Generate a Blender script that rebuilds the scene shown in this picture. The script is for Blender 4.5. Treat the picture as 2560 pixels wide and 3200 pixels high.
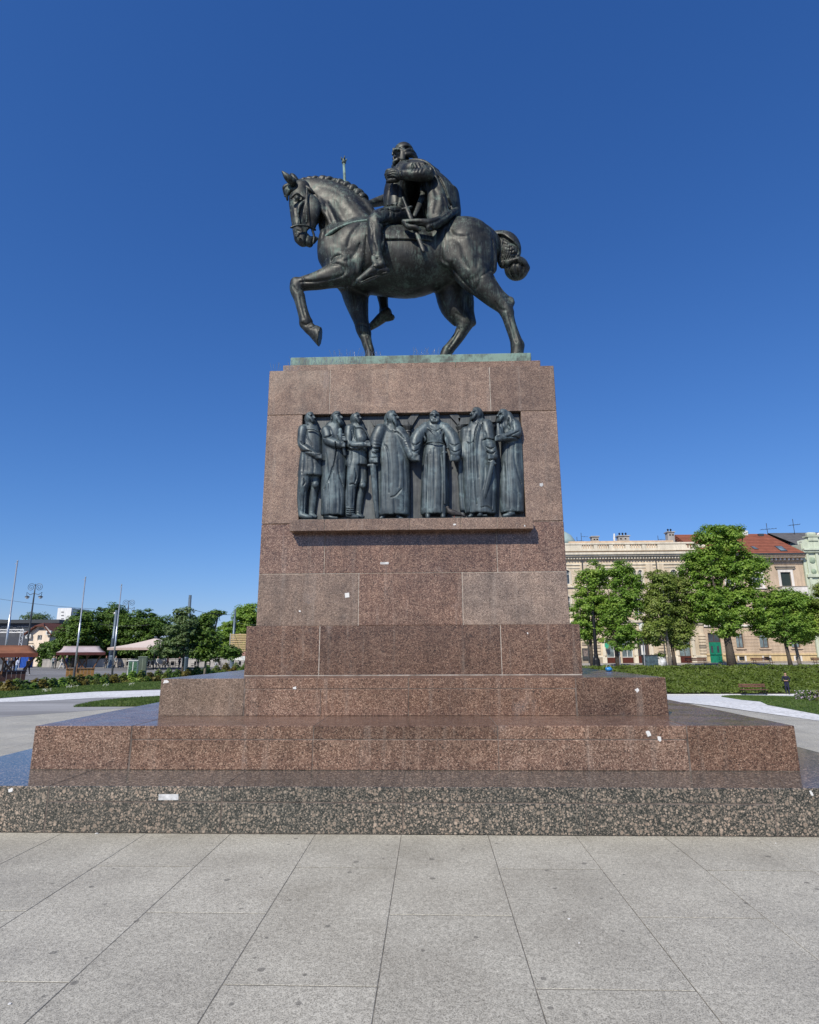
import bpy, bmesh, math, random
import numpy as np
from mathutils import Vector, Matrix, noise as mnoise
rad = math.radians
scene = bpy.context.scene
C = scene.collection
for o in list(bpy.data.objects): bpy.data.objects.remove(o)

# ------------------------------------------------------------------ camera, sky, sun, exposure
EYE = 1.6
FPX = 1869.0                                    # focal length in pixels of the 2560 px wide frame
YAW, PITCH, ROLL = rad(1.873), rad(12.99), rad(-0.248)
_f = np.array([-math.sin(YAW)*math.cos(PITCH), math.cos(YAW)*math.cos(PITCH), math.sin(PITCH)])
_r = np.array([math.cos(YAW), math.sin(YAW), 0.0]); _u = np.cross(_r, _f)
_c, _s = math.cos(ROLL), math.sin(ROLL)
_r, _u = _c*_r + _s*_u, -_s*_r + _c*_u
cam_d = bpy.data.cameras.new('camera'); cam = bpy.data.objects.new('camera', cam_d); C.objects.link(cam)
cam.matrix_world = Matrix(((_r[0], _u[0], -_f[0], 0), (_r[1], _u[1], -_f[1], 0), (_r[2], _u[2], -_f[2], EYE), (0, 0, 0, 1)))
cam_d.sensor_fit = 'HORIZONTAL'; cam_d.sensor_width = 36.0; cam_d.lens = 36.0*FPX/2560.0
cam_d.clip_start = 0.05; cam_d.clip_end = 3000.0
scene.camera = cam

SUN_EL, SUN_AZ = rad(41.0), rad(-26.0)          # azimuth of the sun measured from straight behind the camera, minus = left
sun_dir = Vector((math.sin(SUN_AZ)*math.cos(SUN_EL), -math.cos(SUN_AZ)*math.cos(SUN_EL), math.sin(SUN_EL)))
world = bpy.data.worlds.new('World'); scene.world = world; world.use_nodes = True
wn = world.node_tree; wn.nodes.clear()
w_out = wn.nodes.new('ShaderNodeOutputWorld'); w_bg = wn.nodes.new('ShaderNodeBackground'); w_sky = wn.nodes.new('ShaderNodeTexSky')
w_sky.sky_type = 'NISHITA'; w_sky.sun_disc = False
w_sky.sun_elevation = SUN_EL; w_sky.sun_rotation = math.atan2(sun_dir.x, sun_dir.y)
w_sky.altitude = 120.0; w_sky.air_density = 1.0; w_sky.dust_density = 0.3; w_sky.ozone_density = 6.0
w_bg.inputs['Strength'].default_value = 0.10
# the camera's rendering of the whole sky: one tone curve for each colour channel
w_sp = wn.nodes.new('ShaderNodeSeparateColor'); w_cb = wn.nodes.new('ShaderNodeCombineColor'); wn.links.new(w_sky.outputs['Color'], w_sp.inputs[0])
for ch_, (gm_, tn_) in enumerate(((1.16, 0.60), (0.91, 1.006), (0.74, 1.93))):
    pw_ = wn.nodes.new('ShaderNodeMath'); pw_.operation = 'POWER'; pw_.inputs[1].default_value = gm_; wn.links.new(w_sp.outputs[ch_], pw_.inputs[0])
    ml_ = wn.nodes.new('ShaderNodeMath'); ml_.operation = 'MULTIPLY'; ml_.inputs[1].default_value = tn_; wn.links.new(pw_.outputs[0], ml_.inputs[0]); wn.links.new(ml_.outputs[0], w_cb.inputs[ch_])
wn.links.new(w_cb.outputs[0], w_bg.inputs['Color'])
wn.links.new(w_bg.outputs[0], w_out.inputs[0])
sun_d = bpy.data.lights.new('sun', 'SUN'); sun_d.energy = 4.9; sun_d.angle = rad(0.53); sun_d.color = (1.0, 0.93, 0.80)
sun = bpy.data.objects.new('sun', sun_d); C.objects.link(sun)
sun.rotation_euler = sun_dir.to_track_quat('Z', 'Y').to_euler(); sun.location = (-20, -30, 40)
scene.render.engine = 'CYCLES'
scene.view_settings.view_transform = 'Standard'; scene.view_settings.look = 'None'
scene.view_settings.exposure = 0.0; scene.view_settings.gamma = 1.0; scene.view_settings.use_curve_mapping = False
scene.cycles.max_bounces = 6; scene.cycles.transparent_max_bounces = 8; scene.cycles.caustics_reflective = False; scene.cycles.caustics_refractive = False

# ------------------------------------------------------------------ measuring: where a sight line of the photograph meets a real plane
def ray(px, py): return _r*((px-1280)/FPX) - _u*((py-1600)/FPX) + _f
def onY(px, py, Y):
    d = ray(px, py); t = Y/d[1]; return Vector((d[0]*t, Y, EYE+d[2]*t))
def onZ(px, py, Z=0.0):
    d = ray(px, py); t = (Z-EYE)/d[2]; return Vector((d[0]*t, d[1]*t, Z))
def onP(px, py, p0, n):
    d = ray(px, py); t = (Vector(p0)-Vector((0, 0, EYE))).dot(Vector(n))/Vector(d).dot(Vector(n)); return Vector((d[0]*t, d[1]*t, EYE+d[2]*t))

# ------------------------------------------------------------------ object helpers
def tag(o, label=None, cat=None, group=None, kind=None):
    if label: o['label'] = label
    if cat: o['category'] = cat
    if group: o['group'] = group
    if kind: o['kind'] = kind
    return o
def thing(name, label, cat, loc=(0, 0, 0), rz=0.0, group=None):
    o = bpy.data.objects.new(name, None); C.objects.link(o); o.location = loc; o.rotation_euler = (0, 0, rz)
    o.empty_display_size = 0.2
    return tag(o, label, cat, group)
def link(name, me, mat=None, parent=None):
    o = bpy.data.objects.new(name, me); C.objects.link(o)
    if mat is not None and len(me.materials) == 0: me.materials.append(mat)
    if parent is not None: o.parent = parent
    return o
class MB:
    """collects shapes; build() links them as one mesh object"""
    def __init__(s): s.v = []; s.f = []; s.m = []; s.cur = 0
    def add(s, vs, fs):
        n = len(s.v); s.v += [tuple(v) for v in vs]; s.f += [tuple(i+n for i in f) for f in fs]; s.m += [s.cur]*len(fs); return s
    def box(s, x0, x1, y0, y1, z0, z1, b=0.0):
        if b <= 0:
            return s.add([(x0,y0,z0),(x1,y0,z0),(x1,y1,z0),(x0,y1,z0),(x0,y0,z1),(x1,y0,z1),(x1,y1,z1),(x0,y1,z1)],
                         [(3,2,1,0),(4,5,6,7),(0,1,5,4),(1,2,6,5),(2,3,7,6),(3,0,4,7)])
        c = [x0, x1], [y0, y1], [z0, z1]; vs = []; idx = {}
        for i in (0, 1):
            for j in (0, 1):
                for k in (0, 1):
                    sg = (b if i == 0 else -b, b if j == 0 else -b, b if k == 0 else -b); p = (c[0][i], c[1][j], c[2][k])
                    for a in range(3):
                        q = [p[t]+(0 if t == a else sg[t]) for t in range(3)]; idx[(i, j, k, a)] = len(vs); vs.append(q)
        fs = []
        for a in range(3):
            t, u = [q for q in range(3) if q != a]
            for e in (0, 1):
                ring = []
                for (m, n) in ((0, 0), (1, 0), (1, 1), (0, 1)):
                    k = [0, 0, 0]; k[a] = e; k[t] = m; k[u] = n; ring.append(idx[tuple(k)+(a,)])
                fs.append(tuple(ring))
            for m in (0, 1):
                for n in (0, 1):
                    k0 = [0, 0, 0]; k0[t] = m; k0[u] = n; k1 = list(k0); k1[a] = 1
                    fs.append((idx[tuple(k0)+(t,)], idx[tuple(k1)+(t,)], idx[tuple(k1)+(u,)], idx[tuple(k0)+(u,)]))
        for i in (0, 1):
            for j in (0, 1):
                for k in (0, 1): fs.append((idx[(i,j,k,0)], idx[(i,j,k,1)], idx[(i,j,k,2)]))
        return s.add(vs, fs)
    def tube(s, pts, rs, n=8, cap=True):
        pts = [Vector(p) for p in pts]
        if not hasattr(rs, '__len__'): rs = [rs]*len(pts)
        vs = []; fs = []; ref = None
        for i, p in enumerate(pts):
            d = (pts[min(i+1, len(pts)-1)]-pts[max(i-1, 0)])
            if d.length < 1e-9: d = Vector((0, 0, 1))
            d.normalize()
            if ref is None: ref = Vector((1, 0, 0)) if abs(d.x) < 0.8 else Vector((0, 1, 0))
            a = (ref - d*ref.dot(d)).normalized(); ref = a; b = d.cross(a)
            for k in range(n):
                t = 2*math.pi*k/n; vs.append(p+(a*math.cos(t)+b*math.sin(t))*rs[i])
        for i in range(len(pts)-1):
            for k in range(n): fs.append((i*n+k, i*n+(k+1) % n, (i+1)*n+(k+1) % n, (i+1)*n+k))
        if cap: fs.append(tuple(range(n-1, -1, -1))); fs.append(tuple(range((len(pts)-1)*n, len(pts)*n)))
        return s.add(vs, fs)
    def lathe(s, prof, c=(0, 0, 0), n=12):
        vs = [(c[0]+r*math.cos(2*math.pi*k/n), c[1]+r*math.sin(2*math.pi*k/n), c[2]+z) for r, z in prof for k in range(n)]
        fs = [(i*n+k, i*n+(k+1) % n, (i+1)*n+(k+1) % n, (i+1)*n+k) for i in range(len(prof)-1) for k in range(n)]
        fs.append(tuple(range(n-1, -1, -1))); fs.append(tuple(range((len(prof)-1)*n, len(prof)*n)))
        return s.add(vs, fs)
    def prism(s, poly, y0, y1):
        """poly: (x, z) outline, extruded from y0 to y1"""
        n = len(poly)
        return s.add([(x, y0, z) for x, z in poly]+[(x, y1, z) for x, z in poly],
                     [tuple(range(n)), tuple(range(2*n-1, n-1, -1))]+[(i, i+n, (i+1) % n+n, (i+1) % n) for i in range(n)])
    def quad(s, a, b, c, d): return s.add([a, b, c, d], [(0, 1, 2, 3)])
    def mesh(s, name, mats, smooth=False, fix=True):
        me = bpy.data.meshes.new(name); me.from_pydata(s.v, [], s.f)
        if not isinstance(mats, (list, tuple)): mats = [mats]
        for m in mats: me.materials.append(m)
        me.polygons.foreach_set('material_index', s.m)
        if fix:
            bm = bmesh.new(); bm.from_mesh(me); bmesh.ops.recalc_face_normals(bm, faces=bm.faces); bm.to_mesh(me); bm.free()
        if smooth: me.polygons.foreach_set('use_smooth', [True]*len(me.polygons))
        me.update(); return me
    def build(s, name, mats, parent=None, smooth=False, fix=True):
        return link(name, s.mesh(name, mats, smooth, fix), None, parent)
def copy_tree(o, parent=None):
    c = o.copy(); C.objects.link(c); c.parent = parent
    for ch in o.children: copy_tree(ch, c)
    return c
def box(name, x0, x1, y0, y1, z0, z1, mat, parent=None, b=0.0): return MB().box(x0, x1, y0, y1, z0, z1, b).build(name, mat, parent, fix=True)

# ------------------------------------------------------------------ material helpers
class NT:
    def __init__(s, name):
        s.mat = bpy.data.materials.new(name); s.mat.use_nodes = True; s.t = s.mat.node_tree; s.t.nodes.clear()
        s.out = s.n('ShaderNodeOutputMaterial'); s.bsdf = s.n('ShaderNodeBsdfPrincipled'); s.l(s.bsdf.outputs[0], s.out.inputs[0])
    def n(s, ty, **kw):
        nd = s.t.nodes.new(ty)
        for k, v in kw.items(): setattr(nd, k, v)
        return nd
    def l(s, a, b): s.t.links.new(a, b)
    def put(s, sock, v):
        if hasattr(v, 'is_output') or hasattr(v, 'links'): s.l(v, sock)
        else: sock.default_value = v
    def pos(s):
        if not hasattr(s, '_p'): s._p = s.n('ShaderNodeNewGeometry').outputs['Position']
        return s._p
    def objpos(s):
        return s.n('ShaderNodeTexCoord').outputs['Object']
    def scale(s, v, sc):
        m = s.n('ShaderNodeMapping'); s.l(v, m.inputs['Vector']); m.inputs['Scale'].default_value = sc; return m.outputs[0]
    def noise(s, v, sc, det=3.0, rough=0.55, dist=0.0):
        nd = s.n('ShaderNodeTexNoise'); s.l(v, nd.inputs['Vector']); nd.inputs['Scale'].default_value = sc; nd.inputs['Detail'].default_value = det
        nd.inputs['Roughness'].default_value = rough; nd.inputs['Distortion'].default_value = dist; return nd.outputs['Fac']
    def vor(s, v, sc, feat='F1', rnd=1.0):
        nd = s.n('ShaderNodeTexVoronoi'); nd.feature = feat; s.l(v, nd.inputs['Vector']); nd.inputs['Scale'].default_value = sc; nd.inputs['Randomness'].default_value = rnd; return nd
    def ramp(s, fac, stops, interp='LINEAR'):
        nd = s.n('ShaderNodeValToRGB'); nd.color_ramp.interpolation = interp; e = nd.color_ramp.elements
        while len(e) < len(stops): e.new(0.5)
        for i, (p, c) in enumerate(stops):
            e[i].position = p; e[i].color = (c, c, c, 1) if not hasattr(c, '__len__') else (c[0], c[1], c[2], 1)
        s.l(fac, nd.inputs[0]); return nd.outputs[0]
    def mix(s, f, a, b, mode='MIX'):
        nd = s.n('ShaderNodeMix'); nd.data_type = 'RGBA'; nd.blend_type = mode
        s.put(nd.inputs[0], f); s.putc(nd.inputs[6], a); s.putc(nd.inputs[7], b); return nd.outputs[2]
    def putc(s, sock, v):
        if hasattr(v, 'links'): s.l(v, sock)
        elif hasattr(v, '__len__'): sock.default_value = (v[0], v[1], v[2], 1)
        else: sock.default_value = (v, v, v, 1)
    def math(s, op, a, b=None, clamp=False):
        nd = s.n('ShaderNodeMath'); nd.operation = op; nd.use_clamp = clamp; s.put(nd.inputs[0], a)
        if b is not None: s.put(nd.inputs[1], b)
        return nd.outputs[0]
    def rnd(s): return s.n('ShaderNodeObjectInfo').outputs['Random']
    def bump(s, h, st=0.3, d=0.01):
        nd = s.n('ShaderNodeBump'); nd.inputs['Strength'].default_value = st; nd.inputs['Distance'].default_value = d
        s.l(h, nd.inputs['Height']); s.l(nd.outputs[0], s.bsdf.inputs['Normal'])
    def fin(s, col, rough=0.6, metal=0.0, spec=0.5):
        s.putc(s.bsdf.inputs['Base Color'], col); s.put(s.bsdf.inputs['Roughness'], rough); s.put(s.bsdf.inputs['Metallic'], metal)
        s.bsdf.inputs['Specular IOR Level'].default_value = spec; return s.mat
_plain = {}
def plain(name, col, rough=0.6, metal=0.0, var=0.12, sc=3.0, spec=0.4, bump=0.0):
    """a painted or plain surface with slight unevenness"""
    if name in _plain: return _plain[name]
    t = NT(name); n = t.noise(t.pos(), sc, 4.0, 0.6)
    a = tuple(c*(1-var) for c in col); b = tuple(min(1, c*(1+var)) for c in col)
    c = t.ramp(n, [(0.3, a), (0.7, b)])
    if bump: t.bump(n, bump, 0.02)
    _plain[name] = t.fin(c, rough, metal, spec); return _plain[name]
# ------------------------------------------------------------------ materials of the monument
def granite(name, dark, mid, light, scale=120.0, rough=0.16, dirt=0.35, tone=0.30):
    t = NT(name); p = t.pos()
    v = t.vor(p, scale); v2 = t.vor(p, scale*2.1)
    cell = t.n('ShaderNodeSeparateColor'); t.l(v.outputs['Color'], cell.inputs[0])
    cell2 = t.n('ShaderNodeSeparateColor'); t.l(v2.outputs['Color'], cell2.inputs[0])
    f = t.math('ADD', t.math('MULTIPLY', cell.outputs[0], 0.62), t.math('MULTIPLY', cell2.outputs[1], 0.38))
    c = t.ramp(f, [(0.16, dark), (0.36, mid), (0.62, mid), (0.86, light)])
    big = t.noise(p, 1.1, 4.0, 0.6); mid_ = t.noise(p, 5.5, 5.0, 0.7)
    c = t.mix(1.0, c, t.ramp(big, [(0.3, (1-dirt*0.6, 1-dirt*0.55, 1-dirt*0.5)), (0.7, (1+dirt*0.28, 1+dirt*0.25, 1+dirt*0.2))]), 'MULTIPLY')
    c = t.mix(1.0, c, t.ramp(mid_, [(0.3, 0.80), (0.7, 1.18)]), 'MULTIPLY')
    vein = t.noise(t.scale(p, (0.8, 0.8, 2.6)), 1.3, 3.0, 0.5, 1.2); c = t.mix(t.ramp(vein, [(0.485, 0.0), (0.5, 0.22), (0.515, 0.0)]), c, light)
    r = t.rnd(); c = t.mix(1.0, c, t.ramp(r, [(0.0, (1-tone, 1-tone, 1-tone)), (0.5, (1.0, 0.98, 0.96)), (1.0, (1+tone*0.6, 1+tone*0.75, 1+tone*0.9))]), 'MULTIPLY')
    # rain streaks and chalky bloom
    st = t.noise(t.scale(p, (9.0, 9.0, 0.55)), 1.0, 4.0, 0.65)
    c = t.mix(t.ramp(st, [(0.56, 0.0), (0.76, 0.24)]), c, (0.44, 0.39, 0.34)); dk_ = t.noise(t.scale(p, (5.0, 5.0, 0.4)), 1.7, 4.0, 0.6); c = t.mix(1.0, c, t.ramp(dk_, [(0.34, 0.84), (0.50, 1.0)]), 'MULTIPLY')
    bl = t.noise(p, 2.3, 5.0, 0.62); c = t.mix(t.ramp(bl, [(0.64, 0.0), (0.82, 0.28)]), c, (0.40, 0.36, 0.34))
    sp = t.noise(p, 5.0, 3.0, 0.5); c = t.mix(t.ramp(sp, [(0.72, 0.0), (0.76, 0.55)]), c, (0.035, 0.03, 0.028))
    rg = t.ramp(t.noise(p, 3.0, 4.0, 0.6), [(0.3, rough), (0.75, rough+0.16)])
    return t.fin(c, rg, 0.0, 0.5)
M_RED = granite('granite_red', (0.019, 0.016, 0.0135), (0.158, 0.090, 0.063), (0.42, 0.29, 0.212), scale=98.0)
M_ROSE = granite('granite_rose', (0.055, 0.044, 0.034), (0.222, 0.146, 0.104), (0.47, 0.345, 0.255), scale=130.0, tone=0.16)
M_TAN = granite('granite_tan', (0.045, 0.036, 0.030), (0.215, 0.152, 0.115), (0.44, 0.34, 0.265), tone=0.16)
def granite_orbs():
    """dark granite with round pale ovoids"""
    t = NT('granite_ovoid'); p = t.pos()
    w = t.n('ShaderNodeTexNoise'); t.l(p, w.inputs['Vector']); w.inputs['Scale'].default_value = 9.0
    vm = t.n('ShaderNodeVectorMath'); vm.operation = 'MULTIPLY_ADD'; t.l(w.outputs['Color'], vm.inputs[0]); vm.inputs[1].default_value = (0.02,)*3; t.l(p, vm.inputs[2]); q = vm.outputs[0]
    def orbs(sc, r0, r1):
        v = t.vor(q, sc); cs = t.n('ShaderNodeSeparateColor'); t.l(v.outputs['Color'], cs.inputs[0])
        d = v.outputs['Distance']; rr = t.math('ADD', t.math('MULTIPLY', cs.outputs[0], r1-r0), r0)
        k = t.math('DIVIDE', d, rr); m = t.ramp(k, [(0.88, 1.0), (1.0, 0.0)])
        ringed = t.ramp(k, [(0.0, (0.26, 0.195, 0.155)), (0.45, (0.34, 0.27, 0.22)), (0.70, (0.37, 0.305, 0.255)), (0.79, (0.13, 0.105, 0.088)), (0.92, (0.36, 0.305, 0.255))])
        tone = t.ramp(cs.outputs[1], [(0.0, 0.72), (1.0, 1.18)]); return m, t.mix(1.0, ringed, tone, 'MULTIPLY')
    gv = t.vor(p, 130.0); gs = t.n('ShaderNodeSeparateColor'); t.l(gv.outputs['Color'], gs.inputs[0])
    c = t.ramp(gs.outputs[0], [(0.2, (0.022, 0.026, 0.025)), (0.6, (0.070, 0.070, 0.064)), (0.95, (0.21, 0.185, 0.16))])
    m1, c1 = orbs(46.0, 0.22, 0.50); c = t.mix(m1, c, c1)
    m2, c2 = orbs(22.0, 0.02, 0.46); c = t.mix(m2, c, c2)
    big = t.noise(p, 0.8, 4.0, 0.6); c = t.mix(1.0, c, t.ramp(big, [(0.3, (0.80, 0.84, 0.82)), (0.7, (1.12, 1.06, 1.0))]), 'MULTIPLY')
    r = t.rnd(); c = t.mix(1.0, c, t.ramp(r, [(0.0, 0.84), (1.0, 1.08)]), 'MULTIPLY')
    sp = t.noise(p, 3.5, 4.0, 0.6); c = t.mix(t.ramp(sp, [(0.62, 0.0), (0.78, 0.3)]), c, (0.05, 0.055, 0.045))
    return t.fin(c, 0.14, 0.0, 0.5)
M_ORB = granite_orbs()
M_MORTAR = plain('mortar', (0.40, 0.36, 0.32), 0.9, var=0.5, sc=14.0)
M_MORTARD = plain('mortar_dark', (0.135, 0.11, 0.095), 0.9, var=0.6, sc=9.0)
def paving():
    t = NT('paving_granite'); p = t.pos(); r = t.rnd()
    v = t.vor(p, 210.0); cs = t.n('ShaderNodeSeparateColor'); t.l(v.outputs['Color'], cs.inputs[0])
    c = t.ramp(cs.outputs[0], [(0.05, (0.245, 0.232, 0.195)), (0.4, (0.43, 0.41, 0.345)), (0.9, (0.57, 0.545, 0.465))])
    m = t.noise(p, 30.0, 4.0, 0.8); c = t.mix(1.0, c, t.ramp(m, [(0.32, 0.74), (0.68, 1.17)]), 'MULTIPLY')
    b = t.noise(p, 1.6, 5.0, 0.6); c = t.mix(1.0, c, t.ramp(b, [(0.28, (0.82, 0.81, 0.80)), (0.72, (1.10, 1.10, 1.10))]), 'MULTIPLY')
    c = t.mix(1.0, c, t.ramp(r, [(0.0, (0.945, 0.945, 0.945)), (0.5, (1.0, 0.995, 0.985)), (1.0, (1.05, 1.05, 1.05))]), 'MULTIPLY')
    # trodden gum and drip stains
    g = t.vor(p, 3.4); g.voronoi_dimensions = '2D'; gs = t.n('ShaderNodeSeparateColor'); t.l(g.outputs['Color'], gs.inputs[0])
    wob = t.noise(p, 40.0, 2.0, 0.5); d = t.math('ADD', g.outputs['Distance'], t.math('MULTIPLY', t.math('SUBTRACT', wob, 0.5), 0.06))
    rr = t.math('MULTIPLY', t.math('POWER', gs.outputs[0], 2.5), 0.085); k = t.math('DIVIDE', d, rr)
    c = t.mix(t.ramp(k, [(0.8, 0.62), (1.0, 0.0)]), c, (0.10, 0.095, 0.085))
    s2 = t.noise(p, 4.2, 6.0, 0.7, 0.6); c = t.mix(t.ramp(s2, [(0.62, 0.0), (0.72, 0.34)]), c, (0.14, 0.13, 0.11))
    t.bump(m, 0.12, 0.004)
    return t.fin(c, t.ramp(b, [(0.3, 0.55), (0.7, 0.75)]), 0.0, 0.4)
M_PAVE = paving()
M_JOINT = plain('paving_joint_sand', (0.15, 0.14, 0.12), 0.95, var=0.5, sc=12.0)
def bronze(name, base, pale, green, gamt=0.5, rough=0.47, metal=0.35, hi=0.60, streaks=0.3):
    t = NT(name); p = t.pos()
    n1 = t.noise(p, 2.2, 6.0, 0.65); n2 = t.noise(p, 9.0, 5.0, 0.6)
    c = t.ramp(n1, [(0.34, base), (0.66, pale)])
    c = t.mix(1.0, c, t.ramp(n2, [(0.3, 0.72), (0.7, 1.25)]), 'MULTIPLY')
    st = t.noise(t.scale(p, (26.0, 26.0, 1.3)), 1.0, 4.0, 0.7)           # rain streaks run down
    s2 = t.noise(t.scale(p, (48.0, 48.0, 1.6)), 1.0, 5.0, 0.75); c = t.mix(1.0, c, t.ramp(s2, [(0.36, 1-streaks), (0.64, 1+streaks)]), 'MULTIPLY')
    s3 = t.noise(t.scale(p, (60.0, 60.0, 1.1)), 1.0, 3.0, 0.6); pz_ = t.noise(p, 1.7, 5.0, 0.6)
    c = t.mix(t.math('MULTIPLY', t.ramp(s3, [(0.60, 0.0), (0.70, 1.0)]), t.ramp(pz_, [(0.46, 0.0), (0.62, 0.5)])), c, (0.30, 0.33, 0.30))   # pale lime runs
    pt = t.noise(p, 3.1, 5.0, 0.62, 0.4)
    streak = t.math('MULTIPLY', t.ramp(st, [(0.46, 0.0), (0.68, 1.0)]), t.ramp(pt, [(0.44, 0.0), (0.66, 1.0)]))
    geo = t.n('ShaderNodeNewGeometry'); sx = t.n('ShaderNodeSeparateXYZ'); t.l(geo.outputs['Normal'], sx.inputs[0])
    up = t.math('MULTIPLY', t.ramp(sx.outputs[2], [(0.45, 0.0), (0.95, 1.0)]), t.ramp(n2, [(0.40, 0.0), (0.62, 1.0)]))   # verdigris settles where rain stands
    patch = t.math('MULTIPLY', t.ramp(t.noise(p, 4.4, 7.0, 0.72), [(hi-0.05, 0.0), (hi+0.07, 1.0)]), 0.8)
    ga = t.math('MULTIPLY', t.math('MAXIMUM', t.math('MAXIMUM', streak, up), patch), gamt, True)
    c = t.mix(ga, c, green)
    rg = t.math('ADD', t.ramp(n2, [(0.3, rough-0.08), (0.7, rough+0.1)]), t.math('MULTIPLY', ga, 0.3))
    mt = t.math('SUBTRACT', metal, t.math('MULTIPLY', ga, metal))
    t.bump(t.math('ADD', n2, t.math('MULTIPLY', st, 0.6)), 0.22, 0.012)
    return t.fin(c, rg, mt, 0.5)
M_BRONZE = bronze('bronze_dark', (0.011, 0.0125, 0.012), (0.040, 0.0405, 0.038), (0.15, 0.23, 0.195), 0.62, rough=0.50, metal=0.35)
M_BRONZE2 = bronze('bronze_rider', (0.010, 0.011, 0.011), (0.034, 0.035, 0.033), (0.15, 0.225, 0.19), 0.6, rough=0.50, metal=0.35)
M_RELIEF = bronze('bronze_relief', (0.030, 0.041, 0.050), (0.088, 0.116, 0.130), (0.16, 0.235, 0.255), 0.6, rough=0.48, metal=0.3, streaks=0.34)
M_RELBACK = bronze('bronze_relief_back', (0.048, 0.052, 0.055), (0.098, 0.104, 0.108), (0.13, 0.17, 0.17), 0.3, rough=0.5, metal=0.4)
M_VERD = bronze('bronze_verdigris', (0.045, 0.058, 0.050), (0.11, 0.155, 0.135), (0.23, 0.35, 0.295), 0.9, rough=0.6, metal=0.15, hi=0.48)
M_STEEL = plain('steel_wire', (0.55, 0.55, 0.54), 0.35, 0.9)
M_PAPER = plain('sticker_paper', (0.66, 0.66, 0.65), 0.6, var=0.06, sc=20.0)
M_PAPERG = plain('sticker_paper_worn', (0.52, 0.53, 0.54), 0.6, var=0.3, sc=25.0)
# ------------------------------------------------------------------ ground: near plaza level, gently falling away left, sunk garden right
Y_FALL = 19.6
def gz(x, y):
    """height of the ground"""
    l = -0.0214*max(0.0, min(y, 57.0)-Y_FALL)
    r = -0.0660*max(0.0, min(y, 53.0)-Y_FALL)
    if y > 60.0: r = -0.20
    elif y > 53.6: r = -2.204 + (y-53.6)/6.4*2.004
    t = min(1.0, max(0.0, (x+5.0)/9.0)); t = t*t*(3-2*t)
    return l*(1-t)+r*t
MON_X = -0.25
Y1, Z1 = 5.816, 0.393
Y2, Z2, X2 = 6.58, 0.828, 3.965
Y3, Z3, X3 = 7.54, 1.266, 3.07
Y4 = 8.30; Y5 = 8.42
YC = 9.80                                            # middle of the monument front to back
def pz(px, py, Y): return onY(px, py, Y).z
def pxx(px, py, Y): return onY(px, py, Y).x
X1 = 4.86
B4 = (pxx(759, 2106, Y4), pxx(1818, 2106, Y4)); X4 = (B4[1]-B4[0])/2; Z4 = pz(1280, 1953, Y4)
S5 = (pxx(796, 1953, Y5), pxx(1777, 1952, Y5)); X5 = (S5[1]-S5[0])/2; Z5 = pz(1280, 1150, Y5)
print('tier4 half', X4, 'z4', Z4, 'shaft half', X5, 'z5', Z5, 'centres', sum(B4)/2, sum(S5)/2)
G = 0.0030                                           # half a joint
def course(parent, half, y0, z0, z1, cuts, mats, depth=None, b=0.006, name='granite_block'):
    """a row of stone blocks across the monument; cuts are joint positions in x"""
    xs = [MON_X-half]+list(cuts)+[MON_X+half]; y1 = 2*YC-y0
    for i in range(len(xs)-1):
        g0 = 0 if i == 0 else G; g1 = 0 if i == len(xs)-2 else G
        m = mats[i % len(mats)] if isinstance(mats, list) else mats
        j = random.uniform(-0.0012, 0.0012)
        box(name, xs[i]+g0, xs[i+1]-g1, y0+j, y1-j, z0, z1-G*1.2, m, parent, b)
random.seed(5)
steps = thing('granite_steps', 'three stepped tiers of polished red and speckled granite under the pedestal', 'steps', (0, 0, 0))
def cx(pxs, py, Y): return [pxx(p, py, Y) for p in pxs]
zc1 = pz(1280, 2510, Y1); c1 = cx([142, 690, 1260, 1833, 2424], 2550, Y1)
# tier 1: end blocks full height, cap and riser courses between
def tier(half, y0, z0, z1, zc, cuts_cap, cuts_low, m_end, m_cap, m_low):
    y1 = 2*YC-y0
    box('granite_block', MON_X-half, cuts_cap[0]-G, y0, y1, z0, z1, m_end[0], steps, 0.007)
    box('granite_block', cuts_cap[-1]+G, MON_X+half, y0, y1, z0, z1, m_end[1], steps, 0.007)
    for cuts, za, zb, ms in ((cuts_cap, zc+G, z1, m_cap), (cuts_low, z0, zc-G, m_low)):
        for i in range(len(cuts)-1):
            j = random.uniform(-0.0015, 0.0015)
            box('granite_block', cuts[i]+G, cuts[i+1]-G, y0+j, y1-j, za, zb, ms[i % len(ms)], steps, 0.006)
    box('mortar_core', MON_X-half+0.004, MON_X+half-0.004, y0+0.0045, y1-0.0045, z0, z1-0.0045, M_MORTARD, steps)
tier(X1, Y1, 0.0, Z1, zc1, c1, c1, [M_ORB, M_ORB], [M_ORB], [M_ORB])
c2a = cx([411, 980, 1556, 2148], 2290, Y2); c2b = cx([408, 977, 1559, 2151], 2350, Y2)
tier(X2, Y2, Z1, Z2, pz(1280, 2312, Y2), c2a, c2b, [M_RED, M_RED], [M_RED, M_RED, M_RED], [M_RED, M_RED, M_RED])
c3a = cx([765, 1277, 1800], 2140, Y3); c3b = cx([764, 1002, 1277, 1801], 2200, Y3)
tier(X3, Y3, Z2, Z3, pz(1280, 2153, Y3), c3a, c3b, [M_TAN, M_RED], [M_RED], [M_RED, M_RED, M_RED])

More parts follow.
